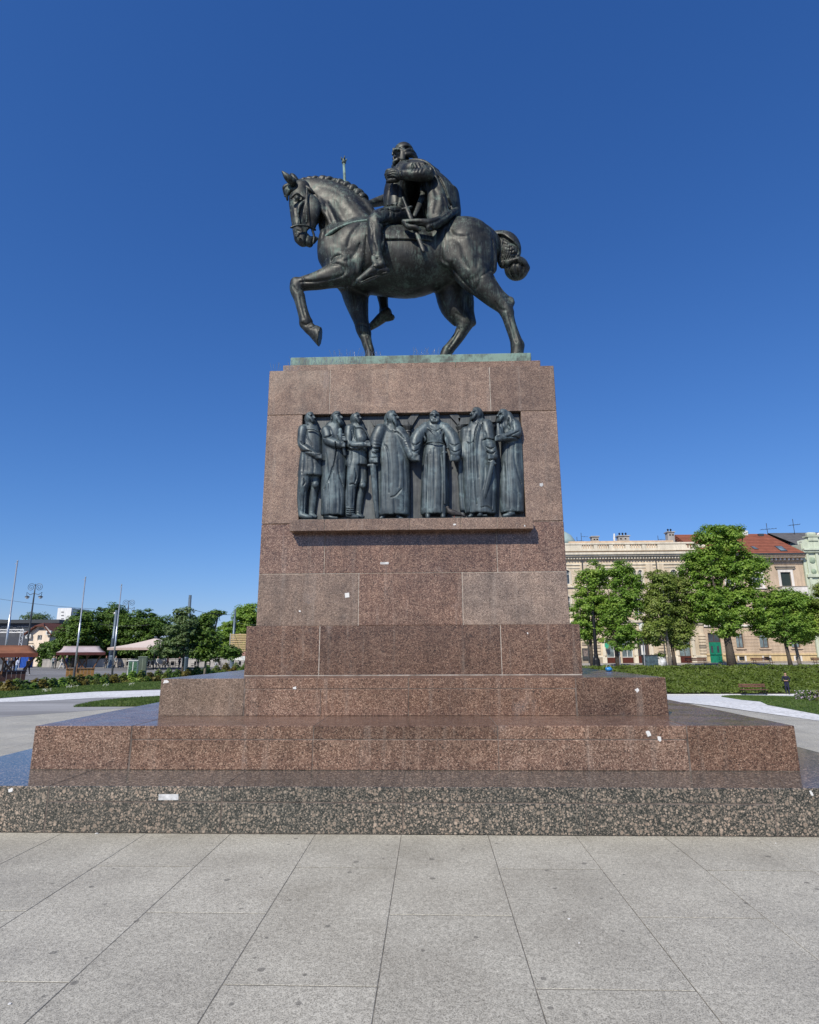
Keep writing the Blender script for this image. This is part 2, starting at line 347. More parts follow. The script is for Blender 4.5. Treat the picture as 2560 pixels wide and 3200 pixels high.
ped = thing('stone_pedestal', 'tall pinkish red granite pedestal with bronze relief recess and projecting sill', 'pedestal', (0, 0, 0))
def course_p(*a, **k): course(ped, *a, **k)
course_p(X4, Y4, Z3, Z4, cx([998, 1567], 2030, Y4), [M_RED])
zA = pz(1280, 1790, Y5); zB = pz(1280, 1633, Y5); zR = pz(1280, 1290, Y5)
course_p(X5, Y5, Z4, zA, cx([1121, 1446], 1870, Y5), [M_TAN, M_RED, M_TAN])
course_p(X5, Y5, zA, zB, cx([1014, 1554], 1740, Y5), [M_RED, M_RED, M_RED])
# course with the recess: a pier each side and a wall set back behind the relief
RX0, RX1 = pxx(940, 1450, Y5), pxx(1636, 1450, Y5)
RD = 0.115
yb = 2*YC-Y5
box('granite_block', MON_X-X5, RX0, Y5, yb, zB+G, zR-G, M_ROSE, ped, 0.006)
box('granite_block', RX1, MON_X+X5, Y5, yb, zB+G, zR-G, M_ROSE, ped, 0.006)
box('granite_block', RX0+0.002, RX1-0.002, Y5+RD, yb-0.004, zB+G, zR-G, M_ROSE, ped, 0.0)
course_p(X5, Y5, zR, Z5, cx([1031, 1532], 1220, Y5), [M_ROSE])
box('mortar_core', MON_X-X4+0.004, MON_X+X4-0.004, Y4+0.0045, 2*YC-Y4-0.0045, Z3, Z4-0.012, M_MORTAR, ped)
box('mortar_core', MON_X-X5+0.004, MON_X+X5-0.004, Y5+0.0045, yb-0.0045, Z4, zB-0.004, M_MORTAR, ped)
box('mortar_core', MON_X-X5+0.012, MON_X+X5-0.012, Y5+RD+0.02, yb-0.012, zB-0.004, Z5-0.012, M_MORTAR, ped)
box('mortar_core', MON_X-X5+0.004, MON_X+X5-0.004, Y5+0.0045, Y5+RD+0.02, zR+0.006, Z5-0.012, M_MORTAR, ped)
# sill under the relief
YS = Y5-0.195
SX0, SX1 = pxx(905, 1650, YS), pxx(1668, 1645, YS)
zS0 = pz(1280, 1656, YS); zS1 = pz(1280, 1620, YS)
scut = [SX0]+cx([1015, 1281, 1441, 1555], 1640, YS)+[SX1]
for i in range(len(scut)-1):
    box('sill_block', scut[i]+(0 if i == 0 else G), scut[i+1]-(0 if i == len(scut)-2 else G), YS, Y5+RD, zS0, zS1, M_ROSE, ped, 0.005)
box('mortar_core', SX0+0.02, SX1-0.02, YS+0.01, Y5+RD, zS0+0.01, zS1-0.01, M_MORTAR, ped)
# mortar fillets where the courses stand on the steps
for (hx, yy, zz, hh) in ((X4, Y4, Z3, 0.011),):
    f_ = MB(); f_.prism([(MON_X-hx+0.01, zz+0.0008), (MON_X+hx-0.01, zz+0.0008), (MON_X+hx-0.012, zz+hh), (MON_X-hx+0.012, zz+hh*0.7)], yy-hh*0.7, yy+0.002); f_.build('mortar_fillet', plain('mortar_pale', (0.36, 0.33, 0.30), 0.9, var=0.5, sc=6.0), ped if yy == Y4 else steps)
# two low setback slabs on top
TX0, TX1 = 0.165, 0.34
Y6 = Y5+0.16; Z6 = pz(1280, 1133, Y6)
x6 = X5-0.165
course_p(x6, Y6, Z5, Z6, cx([1424], 1130, Y6), [M_ROSE])
Y7 = Y5+0.33; Z7 = pz(1280, 1109, Y7)
P7 = (pxx(908, 1117, Y7), pxx(1660, 1102, Y7))
print('plate', P7, 'z', Z6, Z7, 'z1..', zA, zB, zR, 'sill', zS0, zS1)
# ------------------------------------------------------------------ sculpting: soft unions of tapered limbs and ellipsoids on a grid, skinned as one surface
def catmull(P, n):
    P = np.asarray(P, float)
    if len(P) < 3 or n <= 1: return P
    Q = np.vstack([2*P[0]-P[1], P, 2*P[-1]-P[-2]]); out = []
    for i in range(1, len(Q)-2):
        p0, p1, p2, p3 = Q[i-1], Q[i], Q[i+1], Q[i+2]
        for t in np.linspace(0, 1, n, endpoint=False):
            out.append(0.5*((2*p1)+(-p0+p2)*t+(2*p0-5*p1+4*p2-p3)*t*t+(-p0+3*p1-3*p2+p3)*t**3))
    out.append(P[-1]); return np.array(out)
def rotm(rx=0, ry=0, rz=0): return np.array((Matrix.Rotation(rz, 3, 'Z') @ Matrix.Rotation(ry, 3, 'Y') @ Matrix.Rotation(rx, 3, 'X')))
class _Vol:
    def __init__(s, lo, hi, h):
        s.h = h; s.lo = np.array(lo, float); n = np.ceil((np.array(hi)-s.lo)/h).astype(int)+1; s.n = n
        s.D = np.full(n, 9.0, np.float32); s.ax = [(s.lo[i]+h*np.arange(n[i])).astype(np.float32) for i in range(3)]
    def sub_idx(s, lo, hi, m):
        a = np.clip(np.floor((np.array(lo)-m-s.lo)/s.h).astype(int), 0, s.n); b = np.clip(np.ceil((np.array(hi)+m-s.lo)/s.h).astype(int)+1, 0, s.n)
        return tuple(slice(int(a[i]), int(b[i])) for i in range(3))
    def grid(s, sl):
        return s.ax[0][sl[0]][:, None, None], s.ax[1][sl[1]][None, :, None], s.ax[2][sl[2]][None, None, :]
    def join(s, sl, d, k, op):
        A = s.D[sl]
        if A.size == 0: return
        if op == 'add':
            h = np.maximum(k-np.abs(A-d), 0)/k; s.D[sl] = np.minimum(A, d)-h*h*k*0.25
        elif op == 'cut':
            d = -d; h = np.maximum(k-np.abs(A-d), 0)/k; s.D[sl] = np.maximum(A, d)+h*h*k*0.25
    def limb(s, pts, rs, k=0.05, q=1.0, sub=4, op='add', qd=None):
        """tapered limb through pts; q widens it along y (or along qd)"""
        P = np.asarray(pts, float); r = np.asarray(rs, float) if hasattr(rs, '__len__') else np.full(len(P), float(rs))
        A = catmull(np.hstack([P, r[:, None]]), sub if len(P) > 2 else 1); P, r = A[:, :3], np.maximum(A[:, 3], 1e-4)
        m = k+3*s.h; R = r.max()*max(1.0, q); sl = s.sub_idx(P.min(0)-R, P.max(0)+R, m); X, Y, Z = s.grid(sl)
        best = None; q2 = 1.0/(q*q)
        for i in range(len(P)-1):
            a, b = P[i], P[i+1]; ba = b-a; L = max(float(ba@ba), 1e-12)
            px, py, pz_ = X-np.float32(a[0]), Y-np.float32(a[1]), Z-np.float32(a[2])
            t = np.clip((px*ba[0]+py*ba[1]+pz_*ba[2])/L, 0, 1).astype(np.float32)
            dx, dy, dz = px-t*ba[0], py-t*ba[1], pz_-t*ba[2]
            if qd is None: e = np.sqrt(dx*dx+dy*dy*q2+dz*dz)
            else:
                w = dx*qd[0]+dy*qd[1]+dz*qd[2]; e = np.sqrt(np.maximum(dx*dx+dy*dy+dz*dz+w*w*(q2-1), 0))
            d = e-(r[i]+t*(r[i+1]-r[i]))
            best = d if best is None else np.minimum(best, d)
        s.join(sl, best.astype(np.float32), k, op); return s
    def ell(s, c, rad3, k=0.05, rot=None, op='add'):
        c = np.asarray(c, float); rr = np.asarray(rad3, float); R = rr.max(); sl = s.sub_idx(c-R, c+R, k+3*s.h); X, Y, Z = s.grid(sl)
        x, y, z = X-c[0], Y-c[1], Z-c[2]
        if rot is not None:
            M = rot.T; x, y, z = M[0, 0]*x+M[0, 1]*y+M[0, 2]*z, M[1, 0]*x+M[1, 1]*y+M[1, 2]*z, M[2, 0]*x+M[2, 1]*y+M[2, 2]*z
        k0 = np.sqrt((x/rr[0])**2+(y/rr[1])**2+(z/rr[2])**2); k1 = np.sqrt((x/rr[0]**2)**2+(y/rr[1]**2)**2+(z/rr[2]**2)**2)+1e-6
        s.join(sl, (k0*(k0-1)/k1).astype(np.float32), k, op); return s
    def cuboid(s, c, half, k=0.02, rot=None, rnd=0.01, op='add'):
        c = np.asarray(c, float); hh = np.asarray(half, float)-rnd; R = np.linalg.norm(half); sl = s.sub_idx(c-R, c+R, k+3*s.h); X, Y, Z = s.grid(sl)
        x, y, z = X-c[0], Y-c[1], Z-c[2]
        if rot is not None:
            M = rot.T; x, y, z = M[0, 0]*x+M[0, 1]*y+M[0, 2]*z, M[1, 0]*x+M[1, 1]*y+M[1, 2]*z, M[2, 0]*x+M[2, 1]*y+M[2, 2]*z
        x, y, z = np.abs(x+0*y+0*z)-hh[0], np.abs(y+0*x+0*z)-hh[1], np.abs(z+0*x+0*y)-hh[2]
        d = np.sqrt(np.maximum(x, 0)**2+np.maximum(y, 0)**2+np.maximum(z, 0)**2)+np.minimum(np.maximum(x, np.maximum(y, z)), 0)-rnd
        s.join(sl, d.astype(np.float32), k, op); return s
    def warp(s, fn, lo=None, hi=None):
        """adds fn(x, y, z) to the distance inside a box: folds, hair, wrinkles"""
        sl = s.sub_idx(lo if lo is not None else s.lo, hi if hi is not None else s.lo+s.h*s.n, 0); X, Y, Z = s.grid(sl)
        near = np.abs(s.D[sl]) < 0.25
        s.D[sl] = np.where(near, s.D[sl]+fn(X, Y, Z).astype(np.float32), s.D[sl]); return s
    def engrave(s, uv, w, depth, mp, y0, y1):
        """carves (depth > 0) or raises (depth < 0) a chisel line over the front of the surface; uv are measured points, mp = (ox, oy, scale)"""
        uv = catmull(np.array(uv, float), 5); pp = np.stack([mp[0]+uv[:, 0]/mp[2], mp[1]+uv[:, 1]/mp[2]], 1); wp = w/mp[2]
        c = np.array([onY(a, b, Y) for a, b in pp for Y in (y0, y1)]); sl = s.sub_idx(c.min(0), c.max(0), 0.05); X, Y, Z = s.grid(sl); A = s.D[sl]
        if A.size == 0: return s
        I = np.nonzero(np.abs(A) < 0.07)
        if len(I[0]) == 0: return s
        x = X[I[0], 0, 0]; y = Y[0, I[1], 0]; z = Z[0, 0, I[2]]-EYE
        dp = x*_f[0]+y*_f[1]+z*_f[2]; px = 1280+FPX*(x*_r[0]+y*_r[1]+z*_r[2])/dp; py = 1600-FPX*(x*_u[0]+y*_u[1]+z*_u[2])/dp
        best = np.full(len(px), 1e9); n = len(pp)-1
        for i in range(n):
            a, b = pp[i], pp[i+1]; ba = b-a; L = max(ba@ba, 1e-9); t = np.clip(((px-a[0])*ba[0]+(py-a[1])*ba[1])/L, 0, 1); q = np.hypot(px-a[0]-t*ba[0], py-a[1]-t*ba[1])
            f = (i+t)/n; q = q/np.maximum(0.35, np.minimum(1, 3.2*np.minimum(f, 1-f)+0.35)); best = np.minimum(best, q)
        v = depth*np.exp(-(best/wp)**2); v = np.where(y < y1, v, 0); s.D[sl][I] += v.astype(np.float32); return s
    def mesh(s, name, mat, relax=1):
        D = s.D; N = D < 0
        for a in range(3):                                   # close at the borders
            i0 = [slice(None)]*3; i0[a] = 0; D[tuple(i0)] = np.maximum(D[tuple(i0)], 0.01); i0[a] = -1; D[tuple(i0)] = np.maximum(D[tuple(i0)], 0.01)
        N = D < 0; c = N[:-1, :-1, :-1].astype(np.int8)
        cnt = np.zeros(np.array(D.shape)-1, np.int8)
        for i in (0, 1):
            for j in (0, 1):
                for k in (0, 1): cnt += N[i:D.shape[0]-1+i, j:D.shape[1]-1+j, k:D.shape[2]-1+k]
        act = (cnt > 0) & (cnt < 8); I = np.argwhere(act); idm = np.full(act.shape, -1, np.int32); idm[act] = np.arange(len(I))
        acc = np.zeros((len(I), 3), np.float32); w = np.zeros(len(I), np.float32)
        corner = {}
        for i in (0, 1):
            for j in (0, 1):
                for k in (0, 1): corner[(i, j, k)] = D[I[:, 0]+i, I[:, 1]+j, I[:, 2]+k]
        for a in range(3):
            o = [t for t in range(3) if t != a]
            for u in (0, 1):
                for v in (0, 1):
                    k0 = [0, 0, 0]; k0[o[0]] = u; k0[o[1]] = v; k1 = list(k0); k1[a] = 1
                    d0, d1 = corner[tuple(k0)], corner[tuple(k1)]; x = (d0 < 0) != (d1 < 0)
                    t = np.where(x, d0/np.where(x, d0-d1, 1), 0); p = np.tile(np.array(k0, np.float32), (len(I), 1)); p[:, a] = t
                    acc += p*x[:, None]; w += x
        V = (I+acc/w[:, None])*s.h+s.lo
        F = []
        for a in range(3):
            b, cc = (a+1) % 3, (a+2) % 3
            sl0 = [slice(None)]*3; sl1 = [slice(None)]*3; sl0[a] = slice(0, -1); sl1[a] = slice(1, None)
            A, B = N[tuple(sl0)], N[tuple(sl1)]; E = np.argwhere(A != B)
            ok = (E[:, b] > 0) & (E[:, cc] > 0) & (E[:, b] < D.shape[b]-1) & (E[:, cc] < D.shape[cc]-1); E = E[ok]
            def cid(db, dc):
                q = E.copy(); q[:, b] -= db; q[:, cc] -= dc; return idm[q[:, 0], q[:, 1], q[:, 2]]
            q = np.stack([cid(1, 1), cid(0, 1), cid(0, 0), cid(1, 0)], 1); flip = ~A[E[:, 0], E[:, 1], E[:, 2]]
            q[flip] = q[flip][:, ::-1]; F.append(q)
        F = np.vstack(F); F = F[(F >= 0).all(1)]
        for _ in range(relax):
            S = np.zeros_like(V); n = np.zeros(len(V))
            for a in range(4):
                for bq in (1, 3): np.add.at(S, F[:, a], V[F[:, (a+bq) % 4]]); np.add.at(n, F[:, a], 1)
            V = 0.5*V+0.5*S/np.maximum(n, 1)[:, None]
        me = bpy.data.meshes.new(name)
        me.vertices.add(len(V)); me.vertices.foreach_set('co', V.astype(np.float32).ravel())
        me.loops.add(len(F)*4); me.loops.foreach_set('vertex_index', F.astype(np.int32).ravel())
        me.polygons.add(len(F)); me.polygons.foreach_set('loop_start', np.arange(0, len(F)*4, 4, dtype=np.int32)); me.polygons.foreach_set('loop_total', np.full(len(F), 4, np.int32))
        me.polygons.foreach_set('use_smooth', np.ones(len(F), bool)); me.update(calc_edges=True); me.validate()
        if mat is not None: me.materials.append(mat)
        return me
    def build(s, name, mat, parent=None, relax=1): return link(name, s.mesh(name, mat, relax), None, parent)

class Vol:
    """records the strokes, finds the space they need, then sculpts"""
    def __init__(s, h): s.h = h; s.ops = []; s.lo = []; s.hi = []
    def _b(s, lo, hi): s.lo.append(np.asarray(lo, float)); s.hi.append(np.asarray(hi, float))
    def limb(s, pts, rs, k=0.05, q=1.0, sub=4, op='add', qd=None):
        P = np.asarray(pts, float)
        if op == 'add':
            R = np.max(rs)*max(1, q)*1.1; s._b(P.min(0)-R, P.max(0)+R)
        s.ops.append(('limb', (pts, rs, k, q, sub, op, qd))); return s
    def ell(s, c, rad3, k=0.05, rot=None, op='add'):
        if op == 'add': R = np.max(rad3); s._b(np.asarray(c)-R, np.asarray(c)+R)
        s.ops.append(('ell', (c, rad3, k, rot, op))); return s
    def cuboid(s, c, half, k=0.02, rot=None, rnd=0.01, op='add'):
        if op == 'add': R = np.linalg.norm(half); s._b(np.asarray(c)-R, np.asarray(c)+R)
        s.ops.append(('cuboid', (c, half, k, rot, rnd, op))); return s
    def warp(s, fn, lo=None, hi=None): s.ops.append(('warp', (fn, lo, hi))); return s
    def engrave(s, uv, w, depth, mp, y0, y1): s.ops.append(('engrave', (uv, w, depth, mp, y0, y1))); return s
    def mesh(s, name, mat, relax=1):
        m = 3*s.h+0.02; v = _Vol(np.min(s.lo, 0)-m, np.max(s.hi, 0)+m, s.h)
        for n, a in s.ops: getattr(v, n)(*a)
        return v.mesh(name, mat, relax)
    def build(s, name, mat, parent=None, relax=1): return link(name, s.mesh(name, mat, relax), None, parent)
# ------------------------------------------------------------------ equestrian statue (horse walks left, near side is its left)
st = thing('equestrian_statue', 'dark patinated bronze horseman with helmet and cape on a walking horse atop the pedestal', 'statue', (0, 0, 0))
plate = MB().box(P7[0], P7[1], Y7, 2*YC-Y7, Z6-0.002, Z7, 0.012).build('base_plate', M_VERD, st)
plate['label'] = 'green verdigris bronze plate under the hooves'
ZS = 2.0294
def T(zx, zy, dy=0.0):
    """a measured point of the statue at dy metres behind its middle plane"""
    return np.array(onY(850+zx/ZS, 420+zy/ZS, YC+dy))
MS = 0.00298                                             # metres for one measuring unit at the statue
def limbT(v, pts, k=0.05, q=1.0, sub=4, op='add', sc=1.0):
    v.limb([T(*p[:3]) for p in pts], [p[3]*MS*sc for p in pts], k, q, sub, op)
def foot_to(zx, zy, dy):
    p = T(zx, zy, dy); p[2] = Z7+0.01; return p
H = Vol(0.0165)
# barrel
limbT(H, [(455,745,0,165), (560,775,0,212), (720,805,0,212), (880,822,0,206), (1020,792,0,186), (1150,742,0,190), (1270,722,0,160), (1335,725,0,122)], 0.10, 0.95, 5)
# chest and shoulders
for s_ in (-1, 1):
    limbT(H, [(585,600,0.16*s_,80), (500,690,0.30*s_,112), (440,790,0.30*s_,108), (470,880,0.30*s_,88)], 0.07, 0.8)
    limbT(H, [(390,690,0.20*s_,92), (385,770,0.24*s_,92)], 0.06)
limbT(H, [(365,690,0,60), (370,800,0,55), (440,900,0,60)], 0.07, 2.2)
# croup and thighs
for s_ in (-1, 1):
    limbT(H, [(1165,640,0.24*s_,118), (1260,680,0.30*s_,140), (1300,800,0.30*s_,118)], 0.06, 0.75, 10)
# neck
limbT(H, [(520,640,0,170), (422,470,0,146), (325,385,0,104), (250,345,0,76), (185,332,0,58)], 0.09, 0.52, 6)
limbT(H, [(385,650,0,62), (340,560,0,50), (332,470,0,46)], 0.08, 0.9)                          # windpipe and throat
limbT(H, [(640,520,0,36), (575,430,0,34), (480,362,0,32), (350,316,0,32), (230,318,0,30)], 0.05, 0.8)   # crest
for s_ in (-1, 1):
    limbT(H, [(285,420,0.16*s_,22), (345,480,0.22*s_,30), (395,570,0.25*s_,34), (420,650,0.27*s_,30)], 0.10, 0.7)   # long neck muscle
    limbT(H, [(430,410,0.15*s_,40), (500,470,0.18*s_,52), (560,540,0.20*s_,48)], 0.14, 0.55)
# head, turned a little toward the street
def hd(zx, zy, dy=0.0): return (zx, zy, dy-0.10-(300-zx)*0.0011)
limbT(H, [hd(185,345)+(60,), hd(178,410)+(70,), hd(180,500)+(64,), hd(178,585)+(50,), hd(186,655)+(46,)], 0.06, 0.72, 5)
for s_ in (-1, 1):
    H.ell(T(*hd(246,470,0.13*s_)), (0.215, 0.115, 0.285), 0.10)                                   # round cheek
    limbT(H, [hd(262,520,0.12*s_)+(42,), hd(245,600,0.07*s_)+(28,), hd(235,665,0.03*s_)+(26,)], 0.04, 0.8)      # jaw
    limbT(H, [hd(185,432,0.185*s_)+(13,), hd(163,500,0.16*s_)+(10,), hd(175,570,0.12*s_)+(8,)], 0.05)    # face ridge
    H.ell(T(*hd(160,404,0.20*s_)), (0.056, 0.045, 0.050), 0.012)                                # eye
    limbT(H, [hd(122,402,0.165*s_)+(9,), hd(155,378,0.215*s_)+(11,), hd(196,402,0.19*s_)+(9,)], 0.018)    # brow
    H.ell(T(*hd(160,634,0.135*s_)), (0.055, 0.035, 0.06), 0.03)                                 # nostril wing
    H.ell(T(*hd(157,636,0.175*s_)), (0.036, 0.035, 0.028), 0.015, op='cut')
H.ell(T(*hd(196,682)), (0.10, 0.095, 0.085), 0.03)                                              # upper lip
limbT(H, [hd(232,650)+(34,), hd(238,690)+(24,)], 0.03, 1.2)                                     # chin
H.limb([T(*hd(250,625,-0.3)), T(*hd(250,625,0.3))], [0.055, 0.055], 0.03, op='cut')                # open mouth
limbT(H, [hd(130,300,-0.12)+(26,), hd(98,272,-0.15)+(22,), hd(62,230,-0.16)+(4,)], 0.02)        # ear, near
limbT(H, [hd(150,300,0.16)+(26,), hd(135,270,0.18)+(20,), hd(118,245,0.19)+(4,)], 0.02)           # ear, far
# near foreleg raised
d = -0.34
limbT(H, [(470,850,d,88), (400,890,d,72), (300,925,d-0.02,56), (215,943,d-0.02,45), (163,958,d-0.02,41)], 0.05, 0.95)
limbT(H, [(470,905,d,62), (380,905,d,60)], 0.03, 1.05)
limbT(H, [(155,945,d-0.02,38), (155,985,d-0.02,39), (172,1040,d-0.02,33), (190,1105,d-0.02,31), (205,1160,d-0.02,33), (214,1192,d-0.02,38)], 0.025)
limbT(H, [(182,1020,d-0.02,26), (202,1100,d-0.02,20), (222,1165,d-0.02,22), (238,1186,d-0.02,20)], 0.02)      # tendon
limbT(H, [(214,1200,d-0.02,36), (240,1235,d-0.02,33)], 0.03)
a_, b_ = T(232,1222,d-0.02), T(292,1268,d-0.02)
H.limb([a_, b_+(b_-a_)*0.55], [0.095, 0.162], 0.015, 1.0)
n_ = np.array([1.0, 0.0, -0.16]); n_ = n_/np.linalg.norm(n_)
H.cuboid(T(312,1262,d-0.02)+n_*0.30, (0.30, 0.6, 0.6), 0.008, rotm(ry=math.atan2(0.16, 1.0)), op='cut')
# far foreleg standing
d = 0.32
limbT(H, [(520,930,d-0.06,100), (532,1030,d,82), (548,1110,d,64), (566,1185,d,48), (578,1232,d,47), (588,1262,d,42)], 0.06, 0.95)
p0, p1 = T(588,1262,d), T(622,1395,d); e = foot_to(632, 1445, d)
H.limb([p0, p1*0.5+p0*0.5, p1, e+np.array([-0.03, 0, 0.22])], [0.112, 0.096, 0.092, 0.105], 0.03)
H.limb([e+np.array([-0.03, 0, 0.2]), e+np.array([-0.07, 0, 0.0])], [0.105, 0.15], 0.03)
# near hind leg stretched back
d = -0.36
limbT(H, [(1220,720,d+0.08,140), (1268,860,d+0.04,112), (1335,950,d,82), (1410,1035,d,60), (1466,1088,d,47), (1492,1130,d,40)], 0.06, 0.9, 10)
limbT(H, [(1180,770,d+0.06,75), (1215,840,d+0.04,70)], 0.05, 0.8)
limbT(H, [(1360,930,d,45), (1440,1010,d,30), (1508,1062,d,22), (1512,1085,d,20)], 0.03)                          # hamstring to the hock point
limbT(H, [(1488,1120,d,38), (1512,1205,d,33), (1540,1285,d,33), (1558,1340,d,38)], 0.03)
p1 = T(1558,1340,d); e = foot_to(1575, 1420, d)
H.limb([p1, p1+np.array([-0.01, 0, -0.10]), np.array([p1[0]-0.05, e[1], Z7+0.17])], [0.115, 0.112, 0.11], 0.03)
H.limb([np.array([p1[0]-0.05, e[1], Z7+0.19]), np.array([p1[0]-0.12, e[1], Z7])], [0.115, 0.165], 0.03)
# far hind leg under the belly
d = 0.36
limbT(H, [(1180,800,d-0.10,125), (1150,930,d-0.04,122), (1150,1060,d,98), (1180,1135,d,76), (1222,1190,d,58)], 0.06, 0.9)
limbT(H, [(1225,1050,d,58), (1250,1130,d,34), (1275,1195,d,22)], 0.03)
limbT(H, [(1225,1190,d,56), (1205,1245,d,42), (1180,1290,d,36), (1120,1365,d,34)], 0.03)
p1 = T(1100,1390,d); e = foot_to(1060, 1440, d)
H.limb([T(1120,1365,d), p1, np.array([p1[0]-0.14, e[1], Z7+0.2])], [0.097, 0.095, 0.105], 0.03)
H.limb([np.array([p1[0]-0.14, e[1], Z7+0.2]), np.array([p1[0]-0.20, e[1], Z7])], [0.105, 0.16], 0.03)
for s_ in (-1, 1):
    limbT(H, [(1100,600,0.42*s_,40), (1095,700,0.47*s_,46), (1130,790,0.44*s_,50)], 0.13, 0.6)      # point of hip and flank fold
    limbT(H, [(1330,650,0.30*s_,70), (1375,760,0.30*s_,48), (1385,850,0.30*s_,40)], 0.035, 0.8)   # buttock
    limbT(H, [(420,735,0.42*s_,40), (470,660,0.43*s_,44), (560,600,0.35*s_,42)], 0.09, 0.5)      # shoulder blade
    limbT(H, [(560,760,0.47*s_,50), (520,850,0.44*s_,56)], 0.08, 0.5)
limbT(H, [(455,872,-0.43,40), (360,905,-0.45,34), (260,925,-0.43,20)], 0.022, 0.7)                 # forearm muscle
limbT(H, [(1515,1052,-0.36,20), (1522,1066,-0.36,17)], 0.03)
Z1m = (850, 420, ZS)
def cut(v, pts, w=9, d=0.020): v.engrave(pts, w, d, Z1m, YC-1.05, YC+0.15)
for pts, w, dd in (
    ([(450,768), (415,772), (392,785), (377,812)], 8, 0.030), ([(376,826), (410,822), (442,834), (462,868), (452,892)], 8, 0.026), ([(452,893), (400,908), (351,920), (270,932), (177,936)], 7, 0.028),
    ([(470,905), (485,940), (470,975)], 9, 0.02), ([(460,800), (500,790), (540,740), (560,690)], 12, 0.024), ([(560,570), (505,640), (478,715)], 14, 0.022), ([(600,640), (598,720), (590,800), (560,880)], 12, 0.022), ([(520,800), (535,860), (520,920)], 10, 0.018),
    ([(351,420), (373,475), (409,556)], 9, -0.020), ([(336,440), (352,500), (385,580)], 8, 0.020), ([(400,420), (430,500), (470,560)], 16, 0.016), ([(480,400), (530,470), (580,520)], 18, 0.016), ([(300,330), (370,345), (450,390)], 12, 0.012), ([(322,560), (330,620), (318,660)], 7, 0.018),
    ([(265,372), (300,420), (311,470), (306,530), (288,590)], 7, 0.022), ([(136,404), (163,381), (192,408)], 5, 0.020), ([(142,424), (170,432), (192,418)], 5, 0.022), ([(150,640), (160,612), (186,622)], 5, 0.026), ([(214,700), (217,640), (235,605), (256,590)], 6, 0.026), ([(150,440), (158,500), (165,560)], 8, 0.016), ([(205,440), (200,500), (215,555)], 8, 0.018), ([(128,470), (133,540), (140,600)], 6, 0.012), ([(185,560), (200,600), (192,640)], 5, 0.014),
    ([(1100,600), (1085,674), (1075,743), (1088,795), (1120,820)], 11, 0.030), ([(1144,808), (1142,840), (1218,931), (1297,1005)], 9, 0.030), ([(1396,664), (1406,773), (1391,852), (1332,897)], 9, 0.028), ([(1325,900), (1318,941), (1290,985)], 8, 0.022), ([(1465,1035), (1500,1040), (1524,1062)], 7, 0.022), ([(1415,1060), (1445,1105), (1490,1118)], 7, 0.020), ([(1497,1130), (1528,1230), (1552,1320)], 6, 0.022), ([(1440,1010), (1480,1060), (1500,1090)], 6, -0.014),
    ([(1110,590), (1160,640), (1230,650)], 14, 0.020), ([(1250,640), (1300,740), (1300,840)], 18, 0.016), ([(1180,700), (1200,780), (1250,850)], 18, 0.016), ([(1215,930), (1300,905), (1340,850)], 14, 0.014),
    ([(195,905), (205,945), (190,985)], 6, 0.020), ([(135,960), (150,985), (180,1000)], 6, 0.018), ([(178,1020), (195,1100), (212,1165)], 5, 0.020), ([(185,1195), (215,1210), (245,1195)], 6, 0.022), ([(240,1232), (268,1222), (275,1205)], 6, 0.020), ([(262,1300), (285,1275), (300,1215)], 4, 0.010),
    ([(770,980), (850,1000), (950,975)], 14, 0.014), ([(640,900), (720,960), (800,985)], 14, 0.014)): cut(H, pts, w, dd)
for pts, w, dd in (([(1165,1130), (1195,1150), (1250,1185)], 7, 0.02), ([(1150,1150), (1165,1210), (1190,1240)], 6, 0.02), ([(1200,1230), (1160,1300), (1110,1370)], 5, 0.022), ([(540,1215), (575,1205), (610,1225)], 6, 0.02), ([(555,1258), (585,1268), (615,1258)], 6, 0.018), ([(600,1280), (618,1340), (636,1390)], 5, 0.020)): H.engrave(pts, w, dd, Z1m, YC, YC+0.6)
horse = H.build('horse', M_BRONZE, st, 2); del H
print('horse verts', len(horse.data.vertices))
# mane of rolled locks along the far side of the crest
V = Vol(0.014)
locks = [(205,304), (238,296), (275,293), (318,291), (362,296), (404,308), (448,327), (492,350), (530,374), (566,402)]
for i, (x, y) in enumerate(locks):
    dx, dz = (22, 9) if i < 5 else (20, 22)
    limbT(V, [(x-dx,y+8,0.0,15), (x,y-9,0.0,20), (x+dx*1.2,y+dz*0.4,0.06,18), (x+dx*1.5,y+dz+22,0.14,10)], 0.010, 1.2)
limbT(V, [(215,312,0.04,14), (350,312,0.05,16), (478,357,0.05,18), (575,425,0.05,18), (635,505,0.04,16)], 0.03, 1.0)
for (x, y, r) in ((470,328,24), (512,350,26), (548,378,27), (575,402,24), (430,308,20), (250,292,17), (330,287,18)):
    limbT(V, [(x-16,y+10,-0.04,r*0.7), (x,y-8,-0.02,r), (x+20,y+4,0.05,r*0.85), (x+26,y+26,0.1,r*0.4)], 0.012, 1.0)
for i in range(14): V.engrave([(440+11*i,318+7*i), (446+11*i,330+8*i), (440+11*i,345+8*i)], 4, 0.016, (850, 420, ZS), YC-0.6, YC+0.5)
V.build('mane', M_BRONZE, st, 0)

V = Vol(0.011)
for (pts) in ([(200,318,-0.20,18), (140,330,-0.29,19), (95,352,-0.30,16), (84,375,-0.27,10)], [(215,326,-0.25,17), (165,345,-0.32,16), (120,352,-0.33,14), (90,368,-0.29,10)],
              [(190,316,-0.12,18), (130,322,-0.20,20), (86,336,-0.22,18), (80,352,-0.20,12)], [(205,330,-0.27,17), (240,350,-0.30,14), (268,374,-0.27,7)],
              [(110,362,-0.32,13), (96,385,-0.29,11), (98,415,-0.26,7)], [(150,352,-0.34,12), (190,358,-0.33,12), (232,372,-0.29,7)], [(120,322,-0.05,18), (84,345,-0.12,16), (86,390,-0.18,9)]):
    limbT(V, pts, 0.02)
V.build('forelock', M_BRONZE, st)
